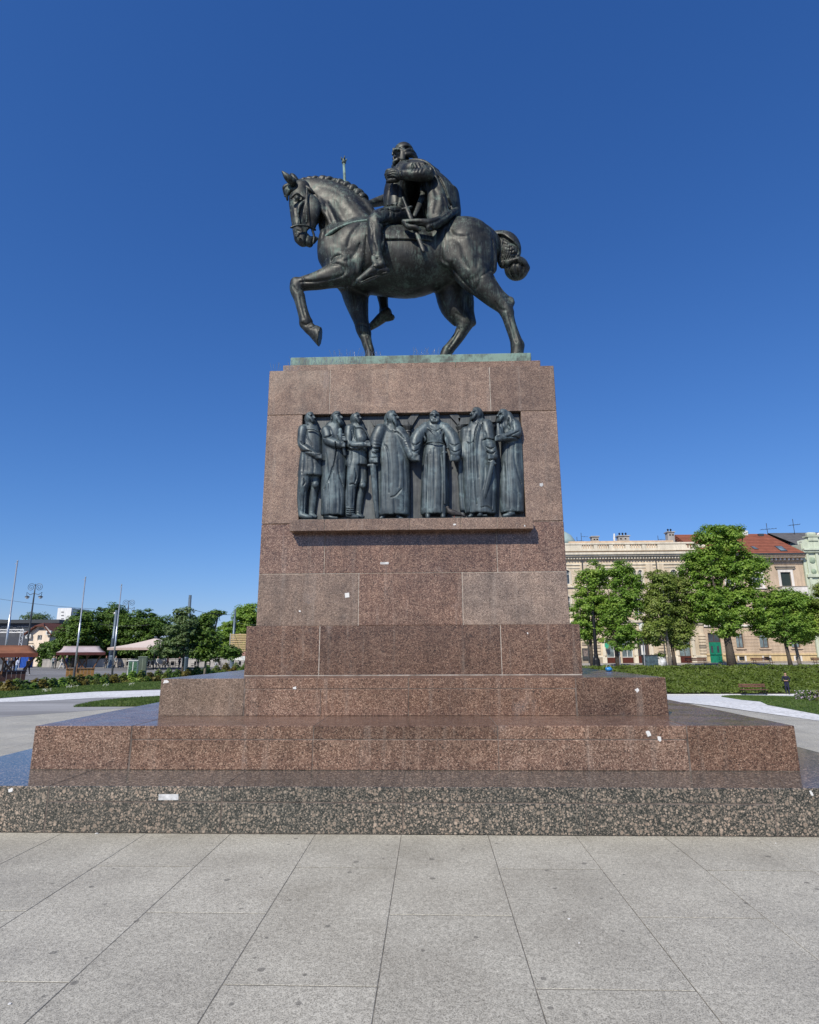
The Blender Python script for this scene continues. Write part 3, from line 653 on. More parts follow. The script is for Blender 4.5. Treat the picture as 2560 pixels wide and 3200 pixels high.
# tail: bent, braided, knotted
V = Vol(0.014)
limbT(V, [(1340,672,0.02,44), (1430,655,0.02,44), (1490,690,0.0,68), (1502,755,0.0,74), (1470,815,0.0,34)], 0.04, 0.95, 6)
limbT(V, [(1445,790,-0.02,20), (1464,828,-0.02,16), (1456,842,-0.02,8)], 0.03)
V.ell(T(1552,850), (0.225, 0.20, 0.225), 0.012)
limbT(V, [(1500,815,-0.12,24), (1548,790,-0.18,22), (1590,822,-0.13,26), (1612,848,-0.05,24)], 0.03)
tm = (850, 420, ZS)
for k in range(7):
    o_ = k*17; V.engrave([(1412+o_*0.3,636+o_*0.12), (1470+o_*0.55,650+o_*0.35), (1462+o_*0.95,720+o_*0.2), (1450+o_*0.75,800-o_*0.1)], 7, 0.030, tm, YC-0.5, YC+0.2)
for k in range(5): V.engrave([(1462+16*k,690+22*k), (1490+14*k,700+20*k), (1512+14*k,690+20*k)], 5, 0.018, tm, YC-0.5, YC+0.2)
for pts in ([(1555,795), (1548,840), (1562,900)], [(1520,815), (1508,860), (1528,905)], [(1585,815), (1590,860), (1575,905)], [(1500,840), (1540,815), (1600,835)]): V.engrave(pts, 7, 0.026, tm, YC-0.5, YC+0.2)
V.build('tail', M_BRONZE, st, 0); del V
# harness
V = Vol(0.0125)
limbT(V, [hd(222,340,-0.235)+(6,), hd(222,440,-0.27)+(6,), hd(220,560,-0.19)+(6,)], 0.01)
limbT(V, [hd(122,590,-0.12)+(7,), hd(160,576,-0.165)+(7,), hd(220,580,-0.175)+(7,), hd(275,605,-0.10)+(7,)], 0.01)
limbT(V, [hd(255,600,-0.12)+(8,), hd(268,650,-0.1)+(8,), hd(262,690,-0.08)+(7,), hd(280,660,-0.05)+(13,)], 0.01)
V.build('bridle', M_BRONZE, st)
V = Vol(0.0125)
limbT(V, [(316,680,-0.30,9), (360,632,-0.49,10), (430,590,-0.54,10), (520,560,-0.50,10), (625,545,-0.44,10)], 0.01)
V.build('breast_strap', M_VERD, st); del V
# saddle cloth: a thick skirt lying on the barrel
V = Vol(0.0145)
limbT(V, [(745,806,0,221), (880,824,0,216), (930,815,0,209)], 0.05, 0.965)
zc = T(850, 672, -0.58)[2]
V.cuboid((0, YC, zc-1.0), (2.0, 2.0, 1.0), 0.012, op='cut')
V.limb([T(720,560,0)+np.array([-0.55,-1,0.35]), T(720,560,0)+np.array([-0.55,1,0.35])], [0.62, 0.62], 0.02, op='cut')
V.limb([T(1100,560,0)+np.array([0.35,-1,0.25]), T(1100,560,0)+np.array([0.35,1,0.25])], [0.62, 0.62], 0.02, op='cut')
V.build('saddle_cloth', M_BRONZE2, st); del V
# ---------------- rider: one continuous body
R = Vol(0.0135)
limbT(R, [(800,505,0,88), (790,440,0,84), (800,370,0,90), (832,300,0,92), (848,246,0,64)], 0.06, 1.35, 5)      # trunk
limbT(R, [(845,215,0,44), (836,175,-0.02,40)], 0.05)                                                             # neck
for s_ in (-1, 1): limbT(R, [(850,232,0.25*s_,46), (880,234,0.42*s_,48)], 0.06)
R.ell(T(825,120,-0.03), (0.165, 0.15, 0.20), 0.03)                                                               # head
limbT(R, [(792,128,-0.03,14), (772,150,-0.03,9), (776,160,-0.03,9)], 0.02)                                        # nose
limbT(R, [(795,105,-0.14,9), (775,112,-0.08,9), (772,112,0.02,9)], 0.015)                                        # brow
R.ell(T(781,125,-0.10), (0.03, 0.03, 0.022), 0.015, op='cut')
for i in range(9):                                                                                                # beard curls
    a = i*0.7; limbT(R, [(795+8*math.sin(a*2),165+3*i,-0.10+0.025*i,17), (776+6*math.sin(a),178+4*i,-0.09+0.022*i,14), (780+5*math.cos(a),205+2*i,-0.06+0.012*i,6)], 0.014)
# near arm: elbow out, hand at the breast
limbT(R, [(900,222,-0.42,50), (955,225,-0.55,46), (990,248,-0.64,40)], 0.04)
limbT(R, [(990,250,-0.64,40), (920,256,-0.70,36), (850,256,-0.66,30), (805,258,-0.58,27)], 0.03)
R.ell(T(775,252,-0.53), (0.13, 0.08, 0.095), 0.02); limbT(R, [(790,282,-0.50,22), (752,292,-0.48,16), (730,300,-0.46,9)], 0.012)
for i, (x, y) in enumerate(((722,232), (716,248), (720,264), (728,280))):
    limbT(R, [(768,236+9*i,-0.54,12), (738,y-4,-0.53+0.02*i,11), (x+4,y+8,-0.49+0.02*i,9), (x+22,y+16,-0.46+0.02*i,8)], 0.006)
limbT(R, [(785,230,-0.56,12), (760,222,-0.54,10), (742,228,-0.52,8)], 0.008)
# far arm forward to the reins
limbT(R, [(860,230,0.42,50), (790,330,0.58,44), (745,405,0.60,38)], 0.04)
limbT(R, [(745,405,0.60,38), (680,425,0.52,32), (625,440,0.42,25)], 0.03)
R.ell(T(600,440,0.36), (0.10, 0.07, 0.09), 0.02)
for i in range(4): limbT(R, [(600,424+12*i,0.32,11), (582,430+12*i,0.28,10), (590,440+12*i,0.22,8)], 0.006)
# legs
def mir(p, s_):
    q = T(p[0], p[1], -abs(p[2])); return q if s_ < 0 else np.array([q[0], 2*YC-q[1], q[2]])
def limbS(v, s_, pts, k, q=1.0): v.limb([mir(p, s_) for p in pts], [p[3]*MS for p in pts], k, q, 4)
for s_ in (-1, 1):
    limbS(R, s_, [(805,520,0.26,74), (740,525,0.46,62), (675,535,0.60,52), (655,560,0.66,48)], 0.05, 0.95)
    limbS(R, s_, [(655,560,0.66,48), (655,640,0.70,48), (662,710,0.72,40), (668,770,0.73,30), (672,815,0.73,29)], 0.03, 0.95)
    limbS(R, s_, [(690,650,0.68,26), (692,710,0.70,20)], 0.04)
    for i in range(5): limbS(R, s_, [(636,772+9*i,0.82,5), (668,776+9*i,0.83,6), (700,775+9*i,0.80,5)], 0.006)
    limbS(R, s_, [(690,840,0.73,36), (660,862,0.74,35), (610,895,0.76,28), (552,930,0.78,18)], 0.03, 1.25)
    limbS(R, s_, [(700,868,0.73,28), (724,868,0.73,22)], 0.03)
    if s_ < 0: limbS(R, s_, [(730,876,0.80,6), (640,905,0.81,6), (560,938,0.82,6)], 0.012)
    limbS(R, s_, [(722,862,0.74,9), (748,866,0.74,3)], 0.01)
# tunic skirt over the thigh, belt
limbT(R, [(812,500,-0.36,40), (760,488,-0.50,38), (720,490,-0.55,26)], 0.02)
limbT(R, [(712,470,-0.30,10), (790,440,-0.42,12), (850,455,-0.30,10)], 0.012)
R.warp(lambda X, Y, Z: 0.006*np.sin(40*X+12*Z), (-1.2, YC-1.1, 8.0), (0.4, YC+1.1, 9.2))
R.warp(lambda X, Y, Z: 0.006*np.sin(55*Z), (-0.6, YC-1.0, T(0,300)[2]), (0.4, YC-0.45, T(0,195)[2]))
for pts, w, dd in (
    ([(888,190), (895,215), (888,238)], 5, 0.022), ([(905,186), (915,212), (908,236)], 5, 0.020), ([(926,184), (938,210), (930,238)], 5, 0.020), ([(950,186), (962,212), (950,240)], 5, 0.018), ([(966,182), (992,200), (1004,225)], 6, 0.026),
    ([(818,232), (815,258), (822,284)], 5, 0.022), ([(800,236), (798,258), (804,280)], 4, 0.016), ([(735,262), (770,252), (795,262)], 4, 0.020), ([(730,276), (765,272), (790,280)], 4, 0.020), ([(738,246), (768,238), (792,240)], 4, 0.018),
    ([(752,330), (742,400), (735,455)], 9, 0.016), ([(800,330), (805,400), (795,450)], 10, 0.014),
    ([(705,468), (760,452), (815,456), (850,470)], 5, 0.026), ([(690,482), (730,476), (780,492), (815,486)], 5, 0.022), ([(740,470), (748,500), (740,520)], 5, 0.018), ([(770,468), (782,500), (776,520)], 5, 0.018),
    ([(680,562), (715,562), (745,556)], 6, 0.024), ([(700,600), (704,640), (700,690)], 8, 0.020), ([(628,560), (640,600), (632,660)], 8, 0.016), ([(650,690), (656,740), (648,765)], 7, 0.014),
    ([(636,838), (668,850), (708,846)], 5, 0.022), ([(680,835), (660,870), (620,885)], 5, 0.018), ([(560,935), (640,895), (728,884)], 4, 0.018),
    ([(785,140), (778,150), (786,156)], 3, 0.014), ([(775,170), (786,186), (778,205)], 4, 0.014), ([(790,172), (798,190), (788,210)], 4, 0.014)): cut(R, pts, w, dd)
rider = R.build('rider', M_BRONZE2, st, 1); del R
rider['label'] = 'bearded rider holding his fist to his breast'
# helmet with nose guard, cheek piece and neck guard
V = Vol(0.0115)
V.ell(T(836,120,-0.02), (0.20, 0.185, 0.205), 0.03); limbT(V, [(834,108,-0.02,34), (829,82,-0.02,17), (826,64,-0.02,5)], 0.05)
V.cuboid(T(836,126,-0.02)+np.array([0, 0, -0.40]), (0.5, 0.5, 0.40), 0.01, rotm(ry=rad(-14)), op='cut')
V.cuboid(T(774,148,-0.02), (0.11, 0.15, 0.17), 0.02, rnd=0.06, op='cut')                                           # face opening
limbT(V, [(770,112,-0.15,6), (776,98,-0.165,7), (800,92,-0.19,7), (822,100,-0.195,7)], 0.012)                      # brow rim
limbT(V, [(830,64,-0.10,10), (830,100,-0.20,17), (828,150,-0.20,19)], 0.012, 0.4)                                   # cheek bar
limbT(V, [(772,92,-0.04,8), (766,128,-0.04,7)], 0.012)                                                             # nose guard
limbT(V, [(852,128,-0.19,13), (885,128,-0.15,16), (915,146,-0.02,12)], 0.02)
limbT(V, [(848,108,-0.20,12), (880,100,-0.15,14), (905,128,-0.05,14)], 0.02)                                        # rolled neck guard
limbT(V, [(880,120,-0.05,20), (890,130,0.1,18)], 0.03)
limbT(V, [(800,96,-0.19,7), (812,74,-0.13,8), (825,58,-0.03,9)], 0.02); limbT(V, [(826,62,-0.02,10), (825,52,-0.02,5)], 0.012)
V.build('helmet', M_BRONZE2, st, 0)
# cape: heavy shell hanging from the shoulders, open toward the front
V = Vol(0.015)
limbT(V, [(885,256,0,50), (958,280,0,70), (1016,350,0,92), (1064,435,0,112), (1085,505,0,106)], 0.05, 1.55, 5)
limbT(V, [(860,300,-0.55,66), (935,340,-0.55,64), (945,410,-0.55,82), (945,520,-0.55,90)], 0.04, 2.2, 5, op='cut')
limbT(V, [(790,380,0,100), (820,520,0,120)], 0.02, 1.5, op='cut')
V.warp(lambda X, Y, Z: 0.006*np.sin(11*(X+0.32*Z)+1.5*np.sin(2.0*Y)), (-0.6, YC-1.1, T(0,640)[2]), (1.5, YC+1.1, T(0,240)[2]))
limbT(V, [(838,195,-0.24,9), (880,170,-0.36,14), (950,172,-0.44,15), (1010,205,-0.46,13), (1050,265,-0.45,11)], 0.02)         # collar edge
limbT(V, [(900,196,-0.20,18), (975,205,-0.22,22), (1045,248,-0.15,22)], 0.04, 1.4)
limbT(V, [(1010,235,-0.50,12), (1060,310,-0.52,14), (1100,400,-0.48,14), (1135,470,-0.42,13)], 0.03)
for pts in ([(1172,480,-0.40,18), (1100,528,-0.60,26), (1015,560,-0.72,25), (930,556,-0.76,20), (835,552,-0.72,13)],      # rolled hem
            [(1120,520,-0.46,22), (1055,566,-0.64,24), (1000,592,-0.72,22), (988,598,-0.70,12)],
            [(838,560,-0.68,15), (868,584,-0.74,19), (905,588,-0.77,16), (938,604,-0.76,11)]):
    limbT(V, pts, 0.03)
limbT(V, [(990,262,-0.47,26), (1030,340,-0.50,46), (1050,430,-0.54,62), (1050,515,-0.57,66)], 0.06, 0.36, 5)
limbT(V, [(945,332,-0.28,10), (958,385,-0.36,20), (938,440,-0.42,20), (905,512,-0.50,14)], 0.03, 0.4)
limbT(V, [(880,250,0.28,60), (905,330,0.33,80), (905,430,0.36,98), (905,520,0.36,98)], 0.05, 0.35)
limbT(V, [(1150,430,0.0,40), (1165,500,0.0,32)], 0.05, 3.2)
for pts, w, dd in (
    ([(1030,340), (1050,410), (1030,500)], 15, 0.034), ([(1052,262), (1090,340), (1114,410), (1138,468)], 8, 0.026), ([(1085,400), (1095,460), (1070,520)], 12, 0.028),
    ([(1000,566), (1060,542), (1135,492)], 6, 0.024), ([(850,560), (900,566), (960,562)], 5, 0.022), ([(1000,598), (1014,588), (1020,602)], 6, 0.030),
    ([(860,204), (910,188), (970,190), (1030,230)], 5, 0.020)): cut(V, pts, w, dd)
V.build('cape', M_BRONZE2, st, 2); del V
# sword at the hip and mace in the far hand
m_ = MB()
a, b = Vector(T(846,442,-0.62)), Vector(T(962,738,-0.78))
V = Vol(0.011)
dv = np.array((b-a).normalized())
V.limb([np.array(a)+dv*0.12, np.array(b)-dv*0.05], [0.042, 0.040], 0.01, 0.55); V.limb([np.array(b)-dv*0.06, np.array(b)], [0.043, 0.036], 0.01, 0.55)
V.limb([np.array(a)-dv*0.12, np.array(a)+dv*0.1], [0.026, 0.028], 0.01); V.ell(np.array(a)-dv*0.15, (0.032, 0.028, 0.032), 0.01)
cr = np.array([dv[2], 0, -dv[0]]); V.limb([np.array(a)+dv*0.1-cr*0.085, np.array(a)+dv*0.1+cr*0.085], [0.024, 0.024], 0.01)
V.build('sword', M_BRONZE2, st); del V
b0 = Vector(T(470,470,0.42)); b1 = Vector(T(456,180,0.42))
m_.tube([b0, b0.lerp(b1, 0.5), b1], [0.030, 0.028, 0.026], 10)
m_.lathe([(0.028, -0.02), (0.045, 0.0), (0.045, 0.02), (0.03, 0.03), (0.04, 0.06), (0.028, 0.09), (0.012, 0.12)], b1, 10)
for k_ in range(4):
    an = k_*math.pi/2+0.4; c_ = b1+Vector((math.cos(an)*0.04, math.sin(an)*0.04, 0.06)); m_.tube([c_, c_+Vector((math.cos(an)*0.02, math.sin(an)*0.02, 0.06))], [0.016, 0.008], 6)
m_.build('mace', M_VERD, st, smooth=True)
# ------------------------------------------------------------------ bronze relief with seven standing figures
rel = thing('bronze_relief', 'dark blue-grey bronze relief of seven standing robed men set in the pedestal', 'relief', (0, 0, 0))
YF = Y5+0.015
def A(zx, zy, dy=0.0): return np.array(onY(900+zx/4.3125, 1250+zy/4.3125, YF+dy))
def Bz(zx, zy, dy=0.0): return np.array(onY(1250+zx/4.107, 1250+zy/4.107, YF+dy))
MR = 0.00469/4.2*1.19
back = MB(); zt = pz(1280, 1290, Y5)-0.012
back.box(RX0+0.02, RX1-0.02, Y5+RD-0.035, Y5+RD-0.003, zS1+0.002, zt)
back.build('back_panel', M_RELBACK, rel)
def lm(v, W, pts, k=0.03, q=1.0, sub=5, op='add'): v.limb([W(*p[:3]) for p in pts], [p[3]*MR for p in pts], k, q, sub, op)
def folds(v, amp, wl, ph, ztop, slant=0.0):
    amp = amp*0.45; wl = wl*1.35
    v.warp(lambda X, Y, Z: amp*np.clip((ztop-Z)/0.5, 0, 1)*np.sin(2*math.pi*(X+slant*Z)/wl+ph+1.3*np.sin(3*Z)+0.8*np.sin(9*X)))
def rhead(v, W, x, y, r, face, beard=1.0, hair=True, dy=-0.03):
    """face: -1 looks left, 1 right, 0 toward the viewer"""
    m = r*MR*0.98; y += 6
    c = W(x, y, dy); v.ell(c, (m*0.82, m*0.85, m*1.12), 0.02)
    f = np.array([face, -0.45 if face else -1.0, 0.0]); f = f/np.linalg.norm(f)
    v.limb([c+f*m*0.70+np.array([0, 0, m*0.22]), c+f*m*1.05+np.array([0, 0, -m*0.18])], [m*0.13, m*0.2], 0.012)        # nose
    sd = np.array([-f[1], f[0], 0])
    for s_ in (-1, 1):
        e = c+f*m*0.74+sd*s_*m*0.38+np.array([0, 0, m*0.12]); v.ell(e, (m*0.2, m*0.2, m*0.13), 0.008, op='cut')
        v.limb([c+f*m*0.82+sd*s_*m*0.1+np.array([0, 0, m*0.3]), c+f*m*0.62+sd*s_*m*0.65+np.array([0, 0, m*0.28])], [m*0.1, m*0.1], 0.01)
    if beard:
        for i in range(5):
            a = (i-2)*0.3; v.limb([c+f*m*0.6+sd*a*m+np.array([0, 0, -m*0.45]), c+f*m*0.85+sd*a*m*0.7+np.array([0, 0, -m*(0.85+0.35*beard)]), c+f*m*0.75+sd*a*m*0.4+np.array([0, 0, -m*(0.95+0.75*beard)])], [m*0.26, m*0.24, m*0.1], 0.012)
    if hair:
        v.limb([c+f*m*0.30+np.array([0, 0, m*0.78]), c-f*m*0.45+np.array([0, 0, m*0.66]), c-f*m*0.85+np.array([0, 0, -m*0.1]), c-f*m*0.7+np.array([0, 0, -m*0.75])], [m*0.30, m*0.42, m*0.40, m*0.28], 0.02, 1.3)
    v.limb([c+np.array([0, 0.01, -m*0.6]), c+np.array([-f[0]*m*0.1, 0.02, -m*1.9])], [m*0.55, m*0.7], 0.02)
def rhand(v, W, x, y, r, dy, dx):
    m = r*MR; c = W(x, y, dy); v.ell(c, (m*1.1, m*0.8, m), 0.012)
    for i in range(4): v.limb([c+np.array([dx*m*0.3, -m*0.5, m*(0.6-0.4*i)]), c+np.array([dx*m*1.3, -m*0.7, m*(0.45-0.4*i)]), c+np.array([dx*m*1.2, -m*0.2, m*(0.2-0.4*i)])], [m*0.27, m*0.26, m*0.2], 0.004)
    v.limb([c+np.array([-dx*m*0.2, -m*0.6, m*0.8]), c+np.array([dx*m*0.9, -m*0.9, m*0.85])], [m*0.3, m*0.22], 0.006)
def rfoot(v, W, x, y, dx, L=80, r=30, dy=-0.02): lm(v, W, [(x, y-20, dy, r), (x+dx*L*0.5, y, dy-0.02, r*0.9), (x+dx*L, y+6, dy-0.03, r*0.6)], 0.015, 1.2)
HR = 0.0095
# 1 warrior in a short tunic
v = Vol(HR); W = A
lm(v, W, [(300,400,0,95), (315,520,0,112), (320,660,0,118), (310,820,0,132), (308,1000,0,146)], 0.03, 0.62)
v.cuboid(W(308,1032,0)+np.array([0,0,-0.2]), (0.4,0.4,0.2), 0.01, op='cut'); folds(v, 0.007, 0.075, 0.3, W(0,640)[2])
lm(v, W, [(225,1000,-0.02,70), (215,1120,-0.03,68), (195,1230,-0.03,58), (190,1350,-0.02,54), (185,1530,-0.01,40)], 0.03, 0.9)
lm(v, W, [(365,1000,0.04,58), (370,1130,0.04,54), (345,1280,0.04,48), (325,1530,0.04,36)], 0.03, 0.9)
for (x, y) in ((195,1160), (370,1140)): v.ell(W(x, y, -0.06), (0.05, 0.04, 0.055), 0.03)
rfoot(v, W, 185, 1575, 1, 130, 34); rfoot(v, W, 320, 1570, 1, 60, 30, 0.02)
lm(v, W, [(205,400,-0.03,58), (190,480,-0.05,52), (190,600,-0.06,46), (270,680,-0.10,42), (370,740,-0.12,34)], 0.025)
rhand(v, W, 405, 765, 34, -0.12, 1); rhead(v, W, 300, 235, 62, 1, 0.3)
lm(v, W, [(260,395,-0.12,10), (340,390,-0.12,10), (400,420,-0.1,9)], 0.015)
for pts, w, dd in (([(255,400), (262,500), (330,620)], 9, 0.014), ([(190,700), (260,690), (330,700)], 9, 0.016), ([(210,720), (205,850), (190,1000)], 12, 0.010), ([(330,760), (350,880), (340,1010)], 12, 0.010), ([(270,760), (275,900), (265,1010)], 12, 0.009), ([(170,560), (200,590), (240,590)], 8, 0.014), ([(205,1060), (230,1110), (200,1160)], 9, 0.014), ([(160,1200), (175,1350), (165,1500)], 9, 0.010), ([(225,1230), (215,1400), (215,1520)], 8, 0.010), ([(205,300), (240,330), (300,335)], 7, 0.014), ([(270,190), (300,215), (340,200)], 6, 0.012)): v.engrave(pts, w*0.9, dd*1.5, (900, 1250, 4.3125), Y5-0.25, Y5+0.2)
v.build('figure', M_RELIEF, rel, 1)['label'] = 'leftmost relief figure, bare-legged man in a short tunic'
# 2 robed elder with a sword hilt
v = Vol(HR)
lm(v, W, [(600,380,0,88), (610,520,0,128), (620,800,0,140), (615,1100,0,136), (605,1500,0,134)], 0.03, 0.58)
v.cuboid(W(610,1560,0)+np.array([0,0,-0.2]), (0.4,0.4,0.2), 0.01, op='cut'); folds(v, 0.008, 0.085, 1.2, W(0,560)[2], 0.25)
lm(v, W, [(520,420,-0.05,62), (540,500,-0.08,64), (510,520,-0.09,40)], 0.02, 0.8)
lm(v, W, [(560,560,-0.08,60), (640,590,-0.12,52), (690,600,-0.14,40)], 0.02)
lm(v, W, [(640,560,-0.10,20), (640,760,-0.10,16), (590,980,-0.09,12), (500,1200,-0.07,8)], 0.02)
rhand(v, W, 720, 610, 32, -0.14, 1); rhand(v, W, 740, 530, 28, -0.15, 1); rhead(v, W, 660, 235, 70, 1, 0.7)
rfoot(v, W, 520, 1585, 1, 140, 26)
for pts, w, dd in (([(640,560), (648,720), (600,950), (492,1205)], 9, 0.020), ([(680,800), (690,1000), (742,1160)], 10, 0.018), ([(600,900), (560,1100), (545,1520)], 14, 0.012), ([(650,1150), (660,1350), (655,1520)], 14, 0.012), ([(480,510), (540,500), (600,470)], 8, 0.020), ([(560,400), (580,460), (560,500)], 9, 0.014), ([(520,720), (530,1000), (500,1180)], 14, 0.010), ([(700,1200), (710,1400), (700,1530)], 10, 0.010), ([(585,215), (600,250), (590,300)], 6, 0.014), ([(620,195), (670,185), (730,215)], 6, 0.012)): v.engrave(pts, w*0.9, dd*1.5, (900, 1250, 4.3125), Y5-0.25, Y5+0.2)
f2 = v.build('figure', M_RELIEF, rel, 1); f2['label'] = 'relief figure in a long cloak holding a sword hilt upright'
v = Vol(0.008); lm(v, W, [(705,430,-0.16,22), (712,520,-0.16,24), (750,640,-0.12,20), (770,740,-0.10,18)], 0.01); v.ell(W(703,415,-0.16), (0.034, 0.03, 0.045), 0.01); lm(v, W, [(675,470,-0.16,13), (750,468,-0.16,13)], 0.008)
v.build('sword', M_RELIEF, f2)
# 3 warrior with folded forearm
v = Vol(HR)
lm(v, W, [(930,390,0,92), (935,500,0,112), (930,620,0,118), (925,760,0,126), (925,870,0,132)], 0.03, 0.62)
v.cuboid(W(925,890,0)+np.array([0,0,-0.2]), (0.4,0.4,0.2), 0.01, op='cut'); folds(v, 0.006, 0.06, 0.9, W(0,640)[2])
lm(v, W, [(815,655,-0.06,10), (930,648,-0.13,12), (1050,665,-0.08,10)], 0.01)
lm(v, W, [(890,880,-0.02,76), (880,1020,-0.04,72), (860,1140,-0.04,60), (840,1300,-0.03,56), (835,1530,-0.01,46)], 0.03, 0.9)
lm(v, W, [(1000,880,0.04,62), (1010,1030,0.04,54), (1005,1150,0.03,50), (975,1300,0.04,46), (950,1530,0.04,36)], 0.03, 0.9)
for (x, y) in ((885,1120), (1010,1150)): v.ell(W(x, y, -0.07), (0.05, 0.04, 0.05), 0.03)
for i in range(4): lm(v, W, [(790,1450+28*i,-0.07,8), (840,1456+28*i,-0.10,8), (890,1450+28*i,-0.07,8)], 0.008)
rfoot(v, W, 830, 1575, 1, 110, 36); rfoot(v, W, 945, 1570, 1, 70, 30, 0.02)
lm(v, W, [(835,395,-0.03,60), (825,480,-0.06,54), (825,590,-0.08,46), (900,610,-0.14,42), (1000,605,-0.17,36)], 0.025)
lm(v, W, [(905,370,-0.10,12), (985,365,-0.11,12), (1050,420,-0.10,10), (1100,520,-0.10,10)], 0.012); lm(v, W, [(960,420,-0.06,60), (985,520,-0.08,70)], 0.02, 0.6)
rhand(v, W, 1060, 600, 34, -0.17, 1); rhead(v, W, 920, 240, 64, 1, 0.35)
for pts, w, dd in (([(900,360), (900,480), (930,560)], 9, 0.016), ([(830,600), (850,630), (960,640)], 8, 0.018), ([(860,700), (850,800), (830,880)], 12, 0.010), ([(960,700), (975,800), (960,880)], 12, 0.010), ([(900,920), (925,1020), (900,1120)], 10, 0.014), ([(830,1140), (880,1130), (910,1150)], 9, 0.016), ([(800,1200), (800,1350), (795,1440)], 9, 0.010), ([(880,1180), (880,1300), (870,1440)], 9, 0.010), ([(850,395), (870,480), (855,560)], 8, 0.012), ([(870,190), (900,170), (950,180)], 6, 0.012)): v.engrave(pts, w*0.9, dd*1.5, (900, 1250, 4.3125), Y5-0.25, Y5+0.2)
v.build('figure', M_RELIEF, rel, 1)['label'] = 'relief figure of a warrior with bound shins and forearm across his waist'
# 4 big cloaked man with a sword
v = Vol(HR)
lm(v, W, [(1385,400,0,110), (1395,520,0,160), (1410,760,0,186), (1420,1080,0,190), (1420,1480,0,188)], 0.03, 0.55)
v.cuboid(W(1420,1560,0)+np.array([0,0,-0.2]), (0.5,0.4,0.2), 0.01, rotm(ry=rad(-1.5)), op='cut'); folds(v, 0.007, 0.12, 0.4, W(0,700)[2])
lm(v, W, [(1250,420,-0.03,84), (1195,540,-0.06,78), (1170,660,-0.09,62), (1150,760,-0.12,50)], 0.025)
lm(v, W, [(1500,450,-0.02,80), (1590,580,-0.05,74), (1640,690,-0.09,58), (1670,760,-0.12,46)], 0.025)
for i in range(6):
    lm(v, W, [(1130+8*i,560+42*i-10*(i>3),-0.10-0.008*i,7), (1185,545+42*i,-0.165-0.006*i,9), (1255-6*i,560+40*i,-0.12,7)], 0.012)
    lm(v, W, [(1525+16*i,560+26*i,-0.115,7), (1580+12*i,520+36*i,-0.14-0.004*i,9), (1640+4*i,560+40*i,-0.12,6)], 0.012)
lm(v, W, [(1380,1300,-0.095,8), (1460,1270,-0.10,9), (1540,1190,-0.085,7)], 0.012)
rhand(v, W, 1145, 815, 42, -0.14, 1); rhand(v, W, 1690, 790, 36, -0.13, 1); rhead(v, W, 1400, 235, 80, 1, 1.2)
v.limb([W(1340,205,-0.07), W(1400,192,-0.105), W(1462,205,-0.09)], [0.009, 0.010, 0.009], 0.012)
rfoot(v, W, 1290, 1590, -1, 50, 24); rfoot(v, W, 1480, 1590, 1, 60, 24)
for pts, w, dd in (([(1330,350), (1370,420), (1480,440), (1570,520)], 7, 0.016), ([(1300,600), (1345,680), (1370,900), (1365,1250)], 14, 0.014), ([(1380,1310), (1450,1290), (1545,1185)], 8, 0.020), ([(1230,640), (1240,900), (1235,1500)], 16, 0.012), ([(1480,700), (1500,1000), (1490,1180)], 18, 0.010), ([(1560,800), (1570,1100), (1565,1500)], 16, 0.010), ([(1430,1330), (1440,1450), (1435,1540)], 14, 0.010), ([(1310,1000), (1300,1300), (1310,1540)], 14, 0.009), ([(1140,640), (1190,660), (1240,640)], 8, 0.016), ([(1130,700), (1180,720), (1230,700)], 8, 0.016), ([(1340,250), (1350,300), (1345,340)], 7, 0.014), ([(1430,300), (1440,350), (1450,400)], 6, 0.014)): v.engrave(pts, w*0.9, dd*1.5, (900, 1250, 4.3125), Y5-0.25, Y5+0.2)
f4 = v.build('figure', M_RELIEF, rel, 1); f4['label'] = 'broad long-bearded relief figure with pleated sleeves and a sword'
v = Vol(0.008); lm(v, W, [(1150,880,-0.13,34), (1170,1200,-0.10,32), (1205,1585,-0.07,24)], 0.01, 0.6, 3); lm(v, W, [(1085,880,-0.13,14), (1205,872,-0.13,14)], 0.008)
v.build('sword', M_RELIEF, f4)
# 5 middle man facing the viewer
W = Bz; v = Vol(HR)
lm(v, W, [(450,370,0,120), (450,460,0,128), (448,560,0,112), (450,760,0,142), (450,1100,0,156), (445,1420,0,158)], 0.03, 0.62)
v.cuboid(W(445,1475,0)+np.array([0,0,-0.2]), (0.5,0.4,0.2), 0.01, op='cut'); folds(v, 0.007, 0.10, 2.0, W(0,640)[2])
lm(v, W, [(325,545,-0.07,11), (450,545,-0.145,13), (560,555,-0.09,11)], 0.01)
lm(v, W, [(330,370,-0.01,72), (230,480,-0.04,78), (190,600,-0.07,72), (180,690,-0.11,54)], 0.03)
lm(v, W, [(570,370,-0.01,72), (660,480,-0.04,78), (705,600,-0.07,72), (715,690,-0.11,54)], 0.03)
lm(v, W, [(300,420,-0.06,9), (330,500,-0.10,12), (320,580,-0.08,10)], 0.015); lm(v, W, [(590,420,-0.06,9), (585,520,-0.10,12), (610,610,-0.08,12)], 0.015)
lm(v, W, [(360,360,-0.10,8), (450,410,-0.15,9), (540,365,-0.10,8)], 0.015)
lm(v, W, [(205,500,0.10,110), (225,900,0.12,105), (215,1400,0.12,80)], 0.03, 0.35); lm(v, W, [(690,500,0.10,110), (690,900,0.12,70), (700,1400,0.12,80)], 0.03, 0.35)
for i in range(4):
    lm(v, W, [(130+4*i,600+34*i,-0.08-0.01*i,7), (185,620+34*i,-0.16-0.008*i,8), (240-4*i,600+34*i,-0.10-0.01*i,7)], 0.012); lm(v, W, [(650,600+34*i,-0.10-0.01*i,7), (705,622+34*i,-0.16-0.008*i,8), (765-4*i,600+34*i,-0.08-0.01*i,7)], 0.012)
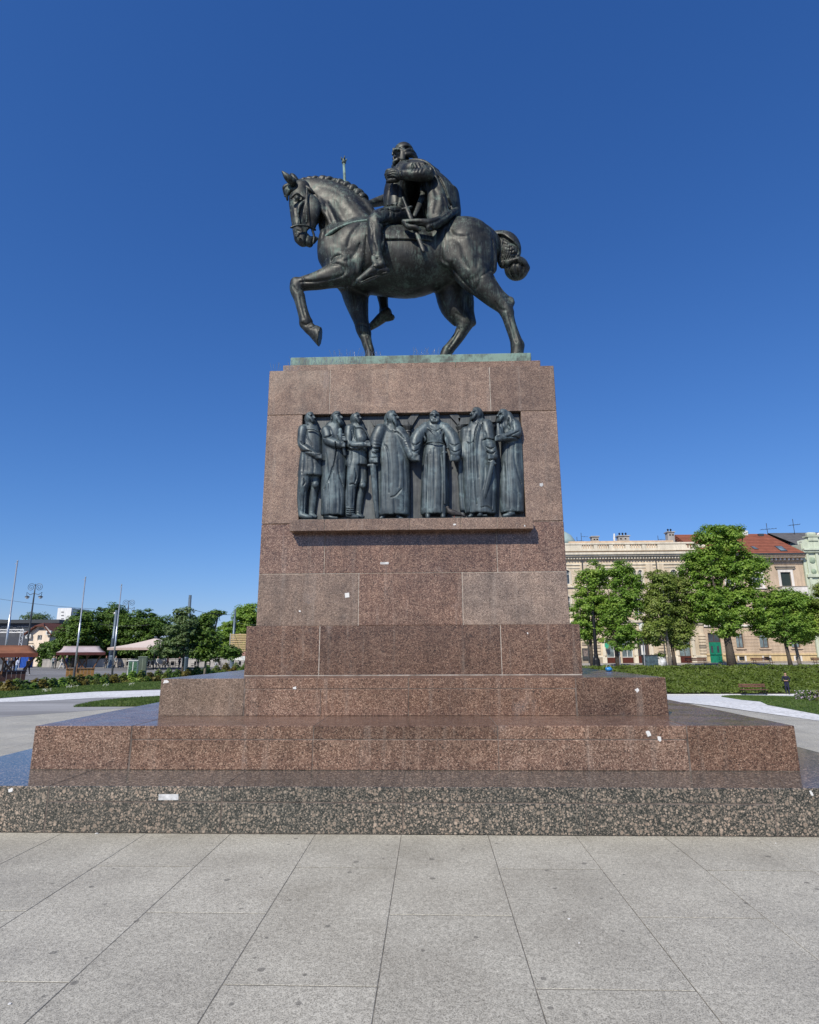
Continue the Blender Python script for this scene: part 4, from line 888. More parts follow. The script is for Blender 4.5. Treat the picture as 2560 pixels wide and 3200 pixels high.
rhand(v, W, 185, 750, 42, -0.14, 1); rhand(v, W, 720, 750, 42, -0.14, -1); rhead(v, W, 445, 215, 72, 0, 0.35)
v.limb([W(392,182,-0.04), W(445,172,-0.09), W(500,182,-0.04)], [0.012, 0.012, 0.012], 0.015)
rfoot(v, W, 360, 1500, 0, 10, 28, -0.06); rfoot(v, W, 555, 1500, 0, 10, 28, -0.06)
for pts, w, dd in (([(300,620), (350,560), (450,548), (560,560)], 7, 0.020), ([(390,370), (450,405), (540,360)], 7, 0.014), ([(350,700), (335,1000), (325,1460)], 14, 0.014), ([(520,700), (535,1000), (530,1460)], 12, 0.014), ([(440,620), (445,900), (430,1450)], 20, 0.010), ([(395,640), (385,900), (380,1400)], 14, 0.009), ([(320,420), (345,500), (315,570)], 9, 0.018), ([(570,420), (560,500), (600,600)], 9, 0.018), ([(400,330), (450,380), (490,420), (520,500)], 9, 0.010), ([(150,560), (200,580), (260,540)], 8, 0.014), ([(640,560), (700,590), (760,560)], 8, 0.014), ([(140,640), (190,660), (240,630)], 8, 0.014), ([(660,650), (710,670), (770,640)], 8, 0.014), ([(420,205), (400,210), (408,222)], 5, 0.012), ([(465,205), (490,208), (480,222)], 5, 0.012), ([(425,262), (445,256), (470,262)], 5, 0.010)): v.engrave(pts, w*0.9, dd*1.5, (1250, 1250, 4.107), Y5-0.25, Y5+0.2)
f5 = v.build('figure', M_RELIEF, rel, 1); f5['label'] = 'middle relief figure facing forward in a belted robe'
v = Vol(0.008); lm(v, W, [(566,600,-0.12,17), (572,900,-0.12,16), (576,1330,-0.11,13)], 0.01, 1.0, 3); lm(v, W, [(545,675,-0.13,10), (600,672,-0.12,10)], 0.008); v.build('sword', M_RELIEF, f5)
# 6 man with a slanting sword
v = Vol(HR)
lm(v, W, [(1000,340,0,110), (1010,460,0,150), (1000,700,0,172), (1030,1050,0,188), (1040,1420,0,172)], 0.03, 0.58)
v.cuboid(W(1040,1465,0)+np.array([0,0,-0.2]), (0.5,0.4,0.2), 0.01, rotm(ry=rad(2)), op='cut'); folds(v, 0.009, 0.105, 0.2, W(0,500)[2], -0.1)
lm(v, W, [(1105,330,-0.02,78), (1130,440,-0.05,80), (1150,570,-0.08,70), (1195,680,-0.11,54)], 0.025)
lm(v, W, [(1010,300,-0.08,12), (960,500,-0.13,16), (955,800,-0.12,16), (985,1300,-0.10,14)], 0.02)
for i in range(4): lm(v, W, [(1080+12*i,500+40*i,-0.11,8), (1140+10*i,520+42*i,-0.16,9), (1210+4*i,490+48*i,-0.10,7)], 0.012)
lm(v, W, [(850,420,0.02,70), (820,600,0.0,48), (800,720,-0.03,40)], 0.03); lm(v, W, [(770,780,0.0,26), (780,1100,0.02,26), (800,1400,0.02,30)], 0.02)
rhand(v, W, 1205, 725, 42, -0.15, -1); rhead(v, W, 985, 175, 72, -1, 0.3)
rfoot(v, W, 930, 1490, -1, 40, 26)
for pts, w, dd in (([(1010,290), (970,420), (955,600), (955,900), (985,1340)], 10, 0.022), ([(1060,300), (1020,480), (1000,700), (1010,1000)], 12, 0.016), ([(900,400), (890,700), (900,1000), (890,1440)], 16, 0.014), ([(1090,860), (1085,1000), (1060,1150)], 14, 0.012), ([(1180,900), (1190,1100), (1180,1400)], 14, 0.014), ([(1060,520), (1130,500), (1220,520)], 9, 0.020), ([(1090,400), (1110,470), (1090,520)], 9, 0.012), ([(1110,600), (1160,630), (1220,600)], 8, 0.016), ([(1110,660), (1170,690), (1230,660)], 8, 0.016), ([(1040,1380), (1120,1370), (1200,1430)], 8, 0.018), ([(860,540), (900,560), (950,530)], 8, 0.016), ([(930,240), (940,290), (980,300)], 6, 0.014)): v.engrave(pts, w*0.9, dd*1.5, (1250, 1250, 4.107), Y5-0.25, Y5+0.2)
f6 = v.build('figure', M_RELIEF, rel, 1); f6['label'] = 'relief figure leaning on a long slanting sword'
v = Vol(0.008); lm(v, W, [(1190,790,-0.16,26), (1110,1130,-0.13,28), (1030,1470,-0.09,22)], 0.01, 0.7, 3); lm(v, W, [(1140,790,-0.16,13), (1225,815,-0.16,13)], 0.008); lm(v, W, [(1000,1480,-0.08,10), (1110,1480,-0.08,12)], 0.01); v.build('sword', M_RELIEF, f6)
# 7 hooded man with raised hands
v = Vol(HR)
lm(v, W, [(1400,300,0.02,84), (1430,430,0.02,116), (1440,700,0.02,124), (1440,1050,0.02,130), (1440,1400,0.02,132)], 0.03, 0.62)
v.cuboid(W(1440,1445,0)+np.array([0,0,-0.2]), (0.5,0.4,0.2), 0.01, op='cut'); folds(v, 0.008, 0.09, 1.7, W(0,480)[2])
lm(v, W, [(1470,330,-0.04,74), (1480,430,-0.07,70), (1380,470,-0.12,50), (1290,490,-0.15,36)], 0.025)
lm(v, W, [(1260,310,-0.13,16), (1270,400,-0.14,30), (1275,480,-0.14,34)], 0.012, 0.7); lm(v, W, [(1300,320,-0.10,16), (1300,400,-0.11,28), (1290,480,-0.12,30)], 0.012, 0.7)
rhand(v, W, 1275, 500, 34, -0.16, -1); rhead(v, W, 1325, 195, 70, -1, 0.5)
v.limb([W(1268,165,-0.05), W(1320,142,-0.085), W(1392,160,-0.06)], [0.014, 0.015, 0.013], 0.015)
lm(v, W, [(1400,200,-0.04,40), (1430,300,-0.04,60)], 0.03)
rfoot(v, W, 1440, 1480, -1, 100, 34)
for pts, w, dd in (([(1360,470), (1450,470), (1540,500)], 9, 0.020), ([(1400,460), (1470,430), (1530,400)], 8, 0.018), ([(1400,560), (1390,800), (1410,1100), (1420,1400)], 16, 0.012), ([(1470,560), (1480,800), (1560,1080)], 14, 0.014), ([(1340,800), (1350,1100), (1345,1420)], 14, 0.012), ([(1500,1100), (1510,1250), (1500,1420)], 14, 0.010), ([(1400,230), (1390,300), (1420,360)], 8, 0.018), ([(1450,250), (1440,330), (1460,400)], 9, 0.012), ([(1270,190), (1300,186), (1330,200)], 5, 0.014)): v.engrave(pts, w*0.9, dd*1.5, (1250, 1250, 4.107), Y5-0.25, Y5+0.2)
v.build('figure', M_RELIEF, rel, 1)['label'] = 'rightmost relief figure with hands raised in front of his chest'
# architecture behind the figures
yb0, yb1 = Y5+0.040, Y5+RD-0.03
def lintel(pts):
    P = [onY(x, y, yb0) for x, y in pts]; MB().prism([(p.x, p.z) for p in P], yb0, yb1).build('lintel', M_RELBACK, rel)
lintel([(1159,1314), (1274,1312), (1281,1328), (1168,1330)]); lintel([(1274,1311), (1290,1292), (1312,1292), (1288,1330), (1278,1328)])
lintel([(1404,1296), (1430,1292), (1440,1308), (1432,1328)]); lintel([(1432,1306), (1552,1298), (1548,1318), (1436,1327)])
for x, w in ((1275, 11), (1440, 10), (1538, 10)):
    p = onY(x, 1340, yb0); m_ = MB(); c_ = (p.x, yb0+0.03, 0)
    r_ = w*0.0047; zb_ = zS1+0.01
    m_.lathe([(r_*0.8, zb_), (r_*0.8, p.z-0.05), (r_, p.z-0.045), (r_, p.z-0.03), (r_*0.85, p.z-0.02), (r_*1.5, p.z+0.03), (r_*1.6, p.z+0.05)], c_, 12)
    m_.build('column', M_RELBACK, rel, smooth=False)
MB().box(RX0+0.03, RX1-0.03, Y5-0.14, Y5+RD-0.04, zS1+0.001, zS1+0.018, 0.004).build('foot_strip', M_RELBACK, rel)
# ------------------------------------------------------------------ ground, paving, lawns, paths, road
def onG(px, py, lift=0.0):
    d = Vector(ray(px, py)); o = Vector((0, 0, EYE)); t = 1.0
    while t < 500:
        p = o+d*t
        if p.z < gz(p.x, p.y): break
        t += 0.25
    a, b = t-0.25, t
    for _ in range(28):
        m = (a+b)/2; p = o+d*m
        if p.z < gz(p.x, p.y): b = m
        else: a = m
    p = o+d*b; p.z += lift; return p
def structure(o): o['kind'] = 'structure'; return o
def asphalt(name, c0, c1, sc=1.0):
    t = NT(name); p = t.pos(); n = t.noise(p, 0.35*sc, 5.0, 0.6); g = t.noise(p, 60.0, 2.0, 0.5)
    c = t.ramp(n, [(0.3, c0), (0.7, c1)]); c = t.mix(1.0, c, t.ramp(g, [(0.3, 0.8), (0.7, 1.2)]), 'MULTIPLY')
    s = t.noise(t.scale(p, (0.06, 1.2, 1.0)), 1.0, 4.0, 0.6); c = t.mix(1.0, c, t.ramp(s, [(0.35, 0.78), (0.65, 1.12)]), 'MULTIPLY')
    return t.fin(c, 0.85, 0, 0.3)
M_GROUND = asphalt('ground_asphalt', (0.17, 0.165, 0.16), (0.23, 0.225, 0.22))
M_ROAD = asphalt('road_asphalt', (0.19, 0.185, 0.18), (0.26, 0.255, 0.25))
M_WALK = asphalt('sidewalk', (0.27, 0.26, 0.25), (0.36, 0.35, 0.335))
def gravel_m():
    t = NT('white_gravel'); p = t.pos(); v = t.vor(p, 14.0); cs = t.n('ShaderNodeSeparateColor'); t.l(v.outputs['Color'], cs.inputs[0])
    c = t.ramp(cs.outputs[0], [(0.0, (0.52, 0.52, 0.51)), (0.5, (0.70, 0.70, 0.69)), (1.0, (0.80, 0.80, 0.79))])
    n = t.noise(p, 0.8, 4.0, 0.6); c = t.mix(1.0, c, t.ramp(n, [(0.3, 0.88), (0.7, 1.05)]), 'MULTIPLY'); t.bump(v.outputs['Distance'], 0.3, 0.02); return t.fin(c, 0.9, 0, 0.3)
M_GRAVEL = gravel_m()
def lawn_m():
    t = NT('lawn'); p = t.pos(); n = t.noise(p, 1.2, 5.0, 0.65); f = t.noise(p, 22.0, 3.0, 0.7)
    c = t.ramp(n, [(0.3, (0.050, 0.090, 0.020)), (0.55, (0.075, 0.130, 0.030)), (0.75, (0.115, 0.155, 0.045))]); c = t.mix(1.0, c, t.ramp(f, [(0.3, 0.6), (0.7, 1.4)]), 'MULTIPLY')
    t.bump(f, 0.6, 0.05); return t.fin(c, 0.8, 0, 0.3)
M_LAWN = lawn_m()
# one sheet to the horizon
xs = [-900, -200, -80, -30, -12, -5, -3.5, -2, -0.5, 1, 2.5, 4, 10, 30, 80, 200, 900]; ys = [-80, -10, 5, 12, 19.6, 25, 40, 53, 53.6, 57, 60, 80, 150, 400, 1500]
mb = MB(); mb.add([(x, y, gz(x, y)-(0.030 if abs(x) <= 12 and 5 <= y <= 12 else 0.006)) for y in ys for x in xs], [(j*len(xs)+i, j*len(xs)+i+1, (j+1)*len(xs)+i+1, (j+1)*len(xs)+i) for j in range(len(ys)-1) for i in range(len(xs)-1)])
structure(mb.build('ground', M_GROUND, fix=False))
def sheet(name, pts_world, mat, lift):
    """flat patch following the sloping ground"""
    bm = bmesh.new(); vs = [bm.verts.new((p.x, p.y, 0)) for p in pts_world]; bm.faces.new(vs)
    bmesh.ops.triangulate(bm, faces=bm.faces)
    for k in range(4): 
        es = [e for e in bm.edges if e.calc_length() > 4.0]
        if es: bmesh.ops.subdivide_edges(bm, edges=es, cuts=1, use_grid_fill=False); bmesh.ops.triangulate(bm, faces=bm.faces)
    for co in (19.6, 53.0, 53.6, 57.0): bmesh.ops.bisect_plane(bm, geom=bm.verts[:]+bm.edges[:]+bm.faces[:], plane_co=(0, co, 0), plane_no=(0, 1, 0))
    for v in bm.verts: v.co.z = gz(v.co.x, v.co.y)+lift
    bmesh.ops.recalc_face_normals(bm, faces=bm.faces)
    for f in bm.faces:
        if f.normal.z < 0: f.normal_flip()
    me = bpy.data.meshes.new(name); bm.to_mesh(me); bm.free(); me.materials.append(mat)
    return structure(link(name, me))
W2 = lambda l: [onG(x, y) for x, y in l]
sheet('gravel_path', W2([(-60, 2196), (150, 2190), (300, 2181), (520, 2178), (520, 2156), (300, 2162), (150, 2171), (-60, 2188)]), M_GRAVEL, 0.004)
sheet('sidewalk', W2([(-60, 2197), (0, 2194), (150, 2190.5), (300, 2181.5), (520, 2178.5), (520, 2203.6), (439, 2209.4), (0, 2241.5), (-60, 2246)]), asphalt('path_asphalt', (0.27, 0.265, 0.26), (0.34, 0.335, 0.33)), 0.003)
sheet('lawn', W2([(-60, 2187), (150, 2170.5), (300, 2161.5), (800, 2142), (800, 2094), (520, 2110), (300, 2121), (150, 2137), (-60, 2152)]), M_LAWN, 0.006)
sheet('lawn', W2([(229, 2210), (262, 2202), (319, 2192), (420, 2183), (520, 2178), (520, 2208), (434, 2208.5)]), M_LAWN, 0.007)
sheet('road', [Vector((-140, 62, 0)), Vector((-14, 62, 0)), Vector((-14, 112, 0)), Vector((-140, 112, 0))], M_ROAD, 0.004)
for yy, nm in ((66.5, 'M'), (73.0, 'M')): sheet('road_line', [Vector((-140, yy, 0)), Vector((-14, yy, 0)), Vector((-14, yy+0.22, 0)), Vector((-140, yy+0.22, 0))], plain('road_paint', (0.50, 0.50, 0.48), 0.7), 0.009)
for yy in (78.0, 79.5, 83.0, 84.5): sheet('tram_rail', [Vector((-140, yy, 0)), Vector((-14, yy, 0)), Vector((-14, yy+0.16, 0)), Vector((-140, yy+0.16, 0))], plain('rail_groove', (0.05, 0.048, 0.045), 0.5, 0.3), 0.009)
# right: white paths round a lawn in the sunk garden
sheet('gravel_path', [Vector((7.2, 21.5, 0)), onZ(2130, 2195), onZ(2230, 2206), onZ(2560, 2253), Vector((9.5, 11.0, 0)), Vector((24, 11.0, 0)), Vector((60, 54.2, 0)), Vector((6.0, 54.2, 0))], M_GRAVEL, 0.004)
sheet('lawn', W2([(2255, 2178), (2285, 2175), (2360, 2176), (2480, 2179.5), (2640, 2186), (2640, 2250), (2560, 2234), (2480, 2219), (2400, 2204), (2320, 2188)]), M_LAWN, 0.008)
sheet('sidewalk', [Vector((4.5, 60.05, 0)), Vector((90, 60.05, 0)), Vector((90, 64.5, 0)), Vector((4.5, 64.5, 0))], M_WALK, 0.004)
sheet('road', [Vector((4.5, 64.5, 0)), Vector((90, 64.5, 0)), Vector((90, 72.0, 0)), Vector((4.5, 72.0, 0))], M_ROAD, 0.006)
mb = MB().box(4.5, 90, 72.0, 76.2, -0.45, -0.08, 0.02); structure(mb.build('pavement', M_WALK))
# paving slabs round the monument, running bond; every slab is a stone of its own
pav = box('pavement', -12.9, 11.9, -3.0, 19.5, -0.35, -0.0022, M_JOINT); structure(pav)
SW, SL = 0.7665, 1.63; X00, YA = -0.275, 4.985
def clip(poly, f):
    out = []
    for i in range(len(poly)):
        a, b = poly[i], poly[(i+1) % len(poly)]; fa, fb = f(a), f(b)
        if fa >= 0: out.append(a)
        if (fa >= 0) != (fb >= 0): t = fa/(fa-fb); out.append((a[0]+(b[0]-a[0])*t, a[1]+(b[1]-a[1])*t))
    return out
La, Lb = onZ(0, 2241), onZ(439, 2209); Ra, Rb = onZ(2130, 2195), onZ(2560, 2253)
fl = lambda p: (Lb.y-La.y)/(Lb.x-La.x)*(p[0]-La.x)+La.y-p[1]
frr = lambda p: (Rb.x-Ra.x)/(Rb.y-Ra.y)*(p[1]-Ra.y)+Ra.x-p[0]
rnd = random.Random(11); shared = {}; nslab = 0
for i in range(-16, 15):
    xa = X00+i*SW
    off = YA if i % 2 else YA-SL/2
    for j in range(-3, 9):
        ya = off+j*SL; poly = [(xa, ya), (xa+SW, ya), (xa+SW, ya+SL), (xa, ya+SL)]
        cxm, cym = xa+SW/2, ya+SL/2
        # only stones the photograph can show
        vis = False
        for q in poly+[(cxm, cym)]:
            w = np.array([q[0], q[1], -EYE]); dp = w@_f
            if dp > 0.2 and abs(w@_r)/dp*FPX < 2500 and -1700 < -(w@_u)/dp*FPX < 2300: vis = True
        if not vis or cym > 18.6: continue
        under = all(abs(q[0]-MON_X) < X1-0.02 and Y1+0.02 < q[1] < 2*YC-Y1-0.02 for q in poly)
        if under: continue
        hid = cym > 2*YC-Y1 and abs(cxm) < cym*0.30
        if hid: continue
        g = 0.0028; gy = 0.0055; p2 = [(xa+g, ya+gy), (xa+SW-g, ya+gy), (xa+SW-g, ya+SL-gy), (xa+g, ya+SL-gy)]; n0 = len(p2); full = True
        for f in (fl, frr):
            q2 = clip(p2, f)
            if q2 != p2: full = False
            p2 = q2
        # against the lowest step
        if Y1-SL < ya < Y1 and abs(cxm-MON_X) < X1+0.4 and ya+SL > Y1 and MON_X-X1 < cxm < MON_X+X1:
            p2 = clip(p2, lambda p: Y1-0.004-p[1]); full = False
        if len(p2) < 3: continue
        z1 = rnd.uniform(-0.0006, 0.0006)
        if full:
            if 'full' not in shared: shared['full'] = MB().box(g, SW-g, gy, SL-gy, -0.05, 0.0, 0.0015).mesh('paving_slab', M_PAVE)
            o = link('paving_slab', shared['full'], None, pav); o.location = (xa, ya, z1)
        else:
            m_ = MB(); k = len(p2); m_.add([(x, y, -0.05) for x, y in p2]+[(x, y, z1) for x, y in p2], [tuple(range(k-1, -1, -1)), tuple(range(k, 2*k))]+[(q, (q+1) % k, (q+1) % k+k, q+k) for q in range(k)])
            m_.build('paving_slab', M_PAVE, pav)
        nslab += 1
print('slabs', nslab)
# ------------------------------------------------------------------ trees, hedges, shrubs
def leaf_mat(name, dark, mid, light, tr=0.35):
    t = NT(name); p = t.pos(); n = t.noise(p, 0.9, 4.0, 0.6); f = t.noise(p, 9.0, 2.0, 0.6)
    c = t.ramp(n, [(0.28, dark), (0.5, mid), (0.74, light)]); c = t.mix(1.0, c, t.ramp(f, [(0.25, 0.65), (0.75, 1.35)]), 'MULTIPLY')
    c = t.mix(1.0, c, t.ramp(t.rnd(), [(0.0, (0.9, 0.92, 0.9)), (1.0, (1.12, 1.06, 1.0))]), 'MULTIPLY')
    t.fin(c, 0.5, 0, 0.35); tl = t.n('ShaderNodeBsdfTranslucent'); t.l(t.mix(1.0, c, (1.25, 1.35, 0.7), 'MULTIPLY'), tl.inputs['Color'])
    mx = t.n('ShaderNodeMixShader'); mx.inputs[0].default_value = tr; t.l(t.bsdf.outputs[0], mx.inputs[1]); t.l(tl.outputs[0], mx.inputs[2]); t.l(mx.outputs[0], t.out.inputs[0]); return t.mat
L_GREEN = leaf_mat('leaf_fresh_green', (0.085, 0.165, 0.025), (0.176, 0.300, 0.046), (0.328, 0.431, 0.095))
L_OLIVE = leaf_mat('leaf_olive', (0.101, 0.156, 0.030), (0.191, 0.260, 0.057), (0.304, 0.344, 0.116))
L_DARK = leaf_mat('leaf_dark_green', (0.042, 0.086, 0.017), (0.089, 0.162, 0.026), (0.163, 0.254, 0.043), 0.25)
L_PALE = leaf_mat('leaf_pale_green', (0.072, 0.120, 0.048), (0.120, 0.186, 0.078), (0.192, 0.252, 0.120))
L_HEDGE = leaf_mat('leaf_hedge', (0.058, 0.092, 0.014), (0.111, 0.160, 0.026), (0.173, 0.220, 0.046), 0.3)
L_SHRUB = leaf_mat('leaf_shrub', (0.053, 0.101, 0.020), (0.114, 0.179, 0.034), (0.227, 0.203, 0.051), 0.3)
L_RUST = leaf_mat('leaf_rusty', (0.072, 0.069, 0.014), (0.143, 0.125, 0.024), (0.221, 0.150, 0.036), 0.3)
M_BARK = plain('bark', (0.075, 0.06, 0.048), 0.9, var=0.4, sc=9.0, bump=0.5)
M_BARKL = plain('bark_light', (0.19, 0.165, 0.135), 0.9, var=0.35, sc=9.0, bump=0.5)
def leaf_obj(name, P, N, size, mat, parent, rs, asp=0.62):
    """one small pointed leaf (two triangles, folded) at every point"""
    n = len(P); N = N/np.maximum(np.linalg.norm(N, axis=1, keepdims=True), 1e-6)
    R = rs.normal(size=(n, 3)); A = np.cross(N, R); A /= np.maximum(np.linalg.norm(A, axis=1, keepdims=True), 1e-6); Bv = np.cross(N, A)
    s = (size*rs.uniform(0.65, 1.3, n))[:, None]
    V = np.stack([P-A*s, P+Bv*s*asp-N*s*0.18, P+A*s, P-Bv*s*asp-N*s*0.18], 1).reshape(-1, 3)
    I = np.arange(n)[:, None]*4; F = np.concatenate([I+np.array([[0, 1, 2]]), I+np.array([[0, 2, 3]])], 1).reshape(-1, 3)
    me = bpy.data.meshes.new(name); me.vertices.add(len(V)); me.vertices.foreach_set('co', V.astype(np.float32).ravel())
    me.loops.add(F.size); me.loops.foreach_set('vertex_index', F.astype(np.int32).ravel()); me.polygons.add(len(F))
    me.polygons.foreach_set('loop_start', np.arange(0, F.size, 3, dtype=np.int32)); me.polygons.foreach_set('loop_total', np.full(len(F), 3, np.int32))
    me.update(calc_edges=True); me.materials.append(mat); return link(name, me, None, parent)
def crown_points(blobs, clumps, per, cr, rs):
    """clumps of leaves spread over and through a few lobes"""
    vol = np.array([b[3]*b[4]*b[5] for b in blobs])**(2/3.0); vol /= vol.sum(); P = []; N = []
    for _ in range(clumps):
        b = blobs[rs.choice(len(blobs), p=vol)]; d = rs.normal(size=3); d /= np.linalg.norm(d); d[2] = abs(d[2]) if rs.rand() < 0.25 else d[2]
        r = rs.uniform(0.55, 1.04) if rs.rand() < 0.85 else rs.uniform(0.1, 0.6)
        c = np.array(b[:3])+d*np.array(b[3:6])*r; m = max(6, int(per*rs.uniform(0.5, 1.5))); q = rs.normal(size=(m, 3)); q /= np.linalg.norm(q, axis=1, keepdims=True)
        k = cr*rs.uniform(0.6, 1.25); q *= rs.uniform(0.35, 1.0, (m, 1)); P.append(c+q*np.array([k*1.15, k*1.15, k*0.62]))
        N.append(q*0.7+d*0.35+np.array([0, 0, 0.75])+rs.normal(size=(m, 3))*0.35)
    return np.vstack(P), np.vstack(N)
def tree(name, label, base, H, tr, blobs, leafm, bark, seed, clumps=170, per=75, cr=0.58, ls=0.115, lean=0.0, group='park trees', limbs=9, cat='tree'):
    """base at the ground, blobs relative to the base"""
    rs = np.random.RandomState(seed); t = thing(name, label, cat, base, 0.0, group); m_ = MB()
    top = H*0.72; pts = [(0, 0, -0.15), (lean*0.15, 0, H*0.12), (lean*0.4, 0.05, H*0.3), (lean*0.7, -0.04, H*0.5), (lean, 0, top)]
    m_.tube(pts, [tr*1.35, tr, tr*0.85, tr*0.6, tr*0.2], 9)
    for k in range(limbs):
        b = blobs[k % len(blobs)]; e = np.array(b[:3])+rs.normal(size=3)*np.array(b[3:6])*0.42; f = rs.uniform(0.28, 0.6); s0 = np.array([lean*f, 0, H*f*0.85]); mid = (s0+e)/2+np.array([0, 0, -0.03*H])
        m_.tube([s0, mid, e], [tr*0.45, tr*0.3, tr*0.1], 6)
    m_.build('trunk', bark, t, smooth=True)
    P, N = crown_points(blobs, clumps, per, cr, rs); leaf_obj('crown', P, N, ls, leafm, t, rs); return t
def blobs_from(base, Y, rects):
    """lobes of a crown from its outline in the photograph: (x0, x1, y0, y1, depth factor, dy)"""
    out = []
    for r in rects:
        a = onY(r[0], (r[2]+r[3])/2, Y); b = onY(r[1], (r[2]+r[3])/2, Y); lo = onY((r[0]+r[1])/2, r[3], Y); hi = onY((r[0]+r[1])/2, r[2], Y)
        rx = (b.x-a.x)/2*1.03; rz = (hi.z-lo.z)/2*1.0; dy = r[4] if len(r) > 4 else 0.0
        out.append(((a.x+b.x)/2-base[0], dy, (lo.z+hi.z)/2-base[2], rx, rx*0.9, rz))
    return out
def ptree(name, label, px, py, Y, tr, rects, leafm, bark, seed, **k):
    p = onY(px, py, Y); b = (p.x, Y, gz(p.x, Y)); bl = blobs_from(b, Y, rects); H = max(q[2]+q[5] for q in bl); return tree(name, label, b, H, tr, bl, leafm, bark, seed, **k)
G_R = 'street trees on the right'
ptree('maple_tree', 'fresh green tree right beside the pedestal with the black lamp post under it', 1852, 2090, 61.5, 0.17, [(1784,1905,1830,1985), (1800,1890,1768,1870), (1835,1925,1748,1850), (1795,1885,1925,2022), (1850,1930,1850,1960)], L_GREEN, M_BARK, 1, clumps=300, group=G_R)
ptree('maple_tree', 'rounded low crowned tree with dark twisted trunk right of the black lamp post', 1934, 2088, 60.5, 0.21, [(1885,1995,1940,2032), (1905,1980,1752,1850), (1900,2003,1830,1955), (1880,1955,1880,1960), (1950,2010,1790,1900)], L_GREEN, M_BARK, 2, clumps=300, lean=-0.4, group=G_R)
ptree('maple_tree', 'olive tinged tree with pale grey trunk left of the bench', 2098, 2090, 60.5, 0.17, [(1998,2095,1845,1965), (2022,2105,1782,1872), (2000,2090,1925,2012)], L_OLIVE, M_BARKL, 3, clumps=260, lean=-0.3, group=G_R)
ptree('maple_tree', 'olive green tree with dark trunk just right of the pale trunk', 2111, 2089, 61.6, 0.17, [(2070,2155,1790,1900), (2065,2175,1870,1980), (2080,2160,1945,2028)], L_OLIVE, M_BARK, 4, clumps=270, lean=-0.3, group=G_R)
ptree('chestnut_tree', 'tallest dense green tree between two benches, taller than the roof behind', 2290, 2087, 60.8, 0.36, [(2140,2290,1820,1935), (2130,2270,1715,1830), (2170,2310,1640,1740), (2230,2395,1720,1850), (2250,2400,1830,1935), (2205,2330,1890,1990), (2160,2240,1890,1945), (2260,2320,1635,1700)], L_GREEN, M_BARK, 5, clumps=640, per=85, cr=0.66, ls=0.125, lean=-0.6, group=G_R, limbs=16)
ptree('maple_tree', 'spreading bright green tree with slanting dark trunk right of the tall tree', 2473, 2086, 60.6, 0.17, [(2345,2445,1895,1990), (2395,2495,1832,1935), (2415,2510,1895,2008)], L_GREEN, M_BARK, 6, clumps=300, lean=-0.5, group=G_R)
ptree('maple_tree', 'bright green tree with pale trunk near the right edge of the picture', 2502, 2086, 61.8, 0.15, [(2470,2560,1900,1995), (2450,2540,1850,1930), (2480,2555,1950,2010)], L_GREEN, M_BARKL, 7, clumps=260, lean=-0.4, group=G_R)
ptree('maple_tree', 'tree whose leaves reach in at the right picture edge before the mint house', 2640, 2086, 61.0, 0.2, [(2535,2660,1830,1990), (2560,2700,1780,1900)], L_OLIVE, M_BARK, 8, clumps=260, group=G_R)
G_L = 'trees across the road on the left'
ptree('lime_tree', 'dark rounded tree beside the cream house behind the pale roofed stall', 225, 2075, 92, 0.3, [(160,235,1975,2075), (182,290,1935,2060), (208,310,1908,2010)], L_DARK, M_BARK, 21, clumps=330, per=85, cr=0.85, ls=0.17, group=G_L)
ptree('lime_tree', 'tallest dark tree with domed top left of the blue lamp column', 340, 2075, 96, 0.35, [(285,400,1940,2070), (305,405,1888,1980), (330,420,1920,2020)], L_DARK, M_BARK, 22, clumps=330, per=85, cr=0.85, ls=0.17, group=G_L)
ptree('lime_tree', 'broad dark green tree behind the cream parasol', 450, 2072, 95, 0.35, [(365,480,1915,2050), (430,560,1925,2040), (400,500,1905,1990), (380,560,1990,2060)], L_DARK, M_BARK, 23, clumps=380, per=85, cr=0.85, ls=0.17, group=G_L)
ptree('lime_tree', 'green tree mass beside the pedestal behind the slatted tower', 745, 2072, 98, 0.35, [(680,800,1930,2050), (720,830,1885,1980), (640,730,1960,2060), (770,870,1920,2060)], L_GREEN, M_BARK, 24, clumps=400, per=85, cr=0.85, ls=0.17, group=G_L)
ptree('lime_tree', 'dark tree filling the gap behind the small blossoming tree', 585, 2072, 99, 0.35, [(530,650,1950,2060), (560,660,1925,2010)], L_DARK, M_BARK, 25, clumps=300, per=85, cr=0.85, ls=0.17, group=G_L)
ptree('pine_tree', 'flat topped dark pine with open crown beyond the other trees', 660, 2070, 104, 0.22, [(632,690,1918,1934), (655,702,1910,1922), (640,672,1930,1950)], L_DARK, M_BARK, 26, clumps=60, per=45, cr=0.7, ls=0.2, group=G_L)
ptree('bare_tree', 'thin pale tree far off left of the white tower block', 112, 2070, 150, 0.25, [(70,125,1915,1955), (100,160,1920,1960)], L_PALE, M_BARKL, 27, clumps=90, per=30, cr=1.1, ls=0.22, group=G_L)
ptree('blossom_tree', 'small pale leaved tree with crooked stem in the bed left of the pedestal', 569, 2111, 55, 0.10, [(500,600,1980,2060), (520,620,1930,2010), (470,560,2000,2060), (560,600,1890,1950), (540,570,1900,1960)], L_PALE, M_BARK, 31, clumps=200, per=42, cr=0.42, ls=0.12, group='small trees in the bed')
ptree('blossom_tree', 'small forked tree nearest the pedestal with dark leaves and staked trunk', 640, 2106, 56, 0.11, [(590,690,1960,2040), (600,700,2010,2070), (620,660,1915,1980), (690,750,2020,2065)], L_DARK, M_BARKL, 32, clumps=220, per=42, cr=0.42, ls=0.12, group='small trees in the bed')
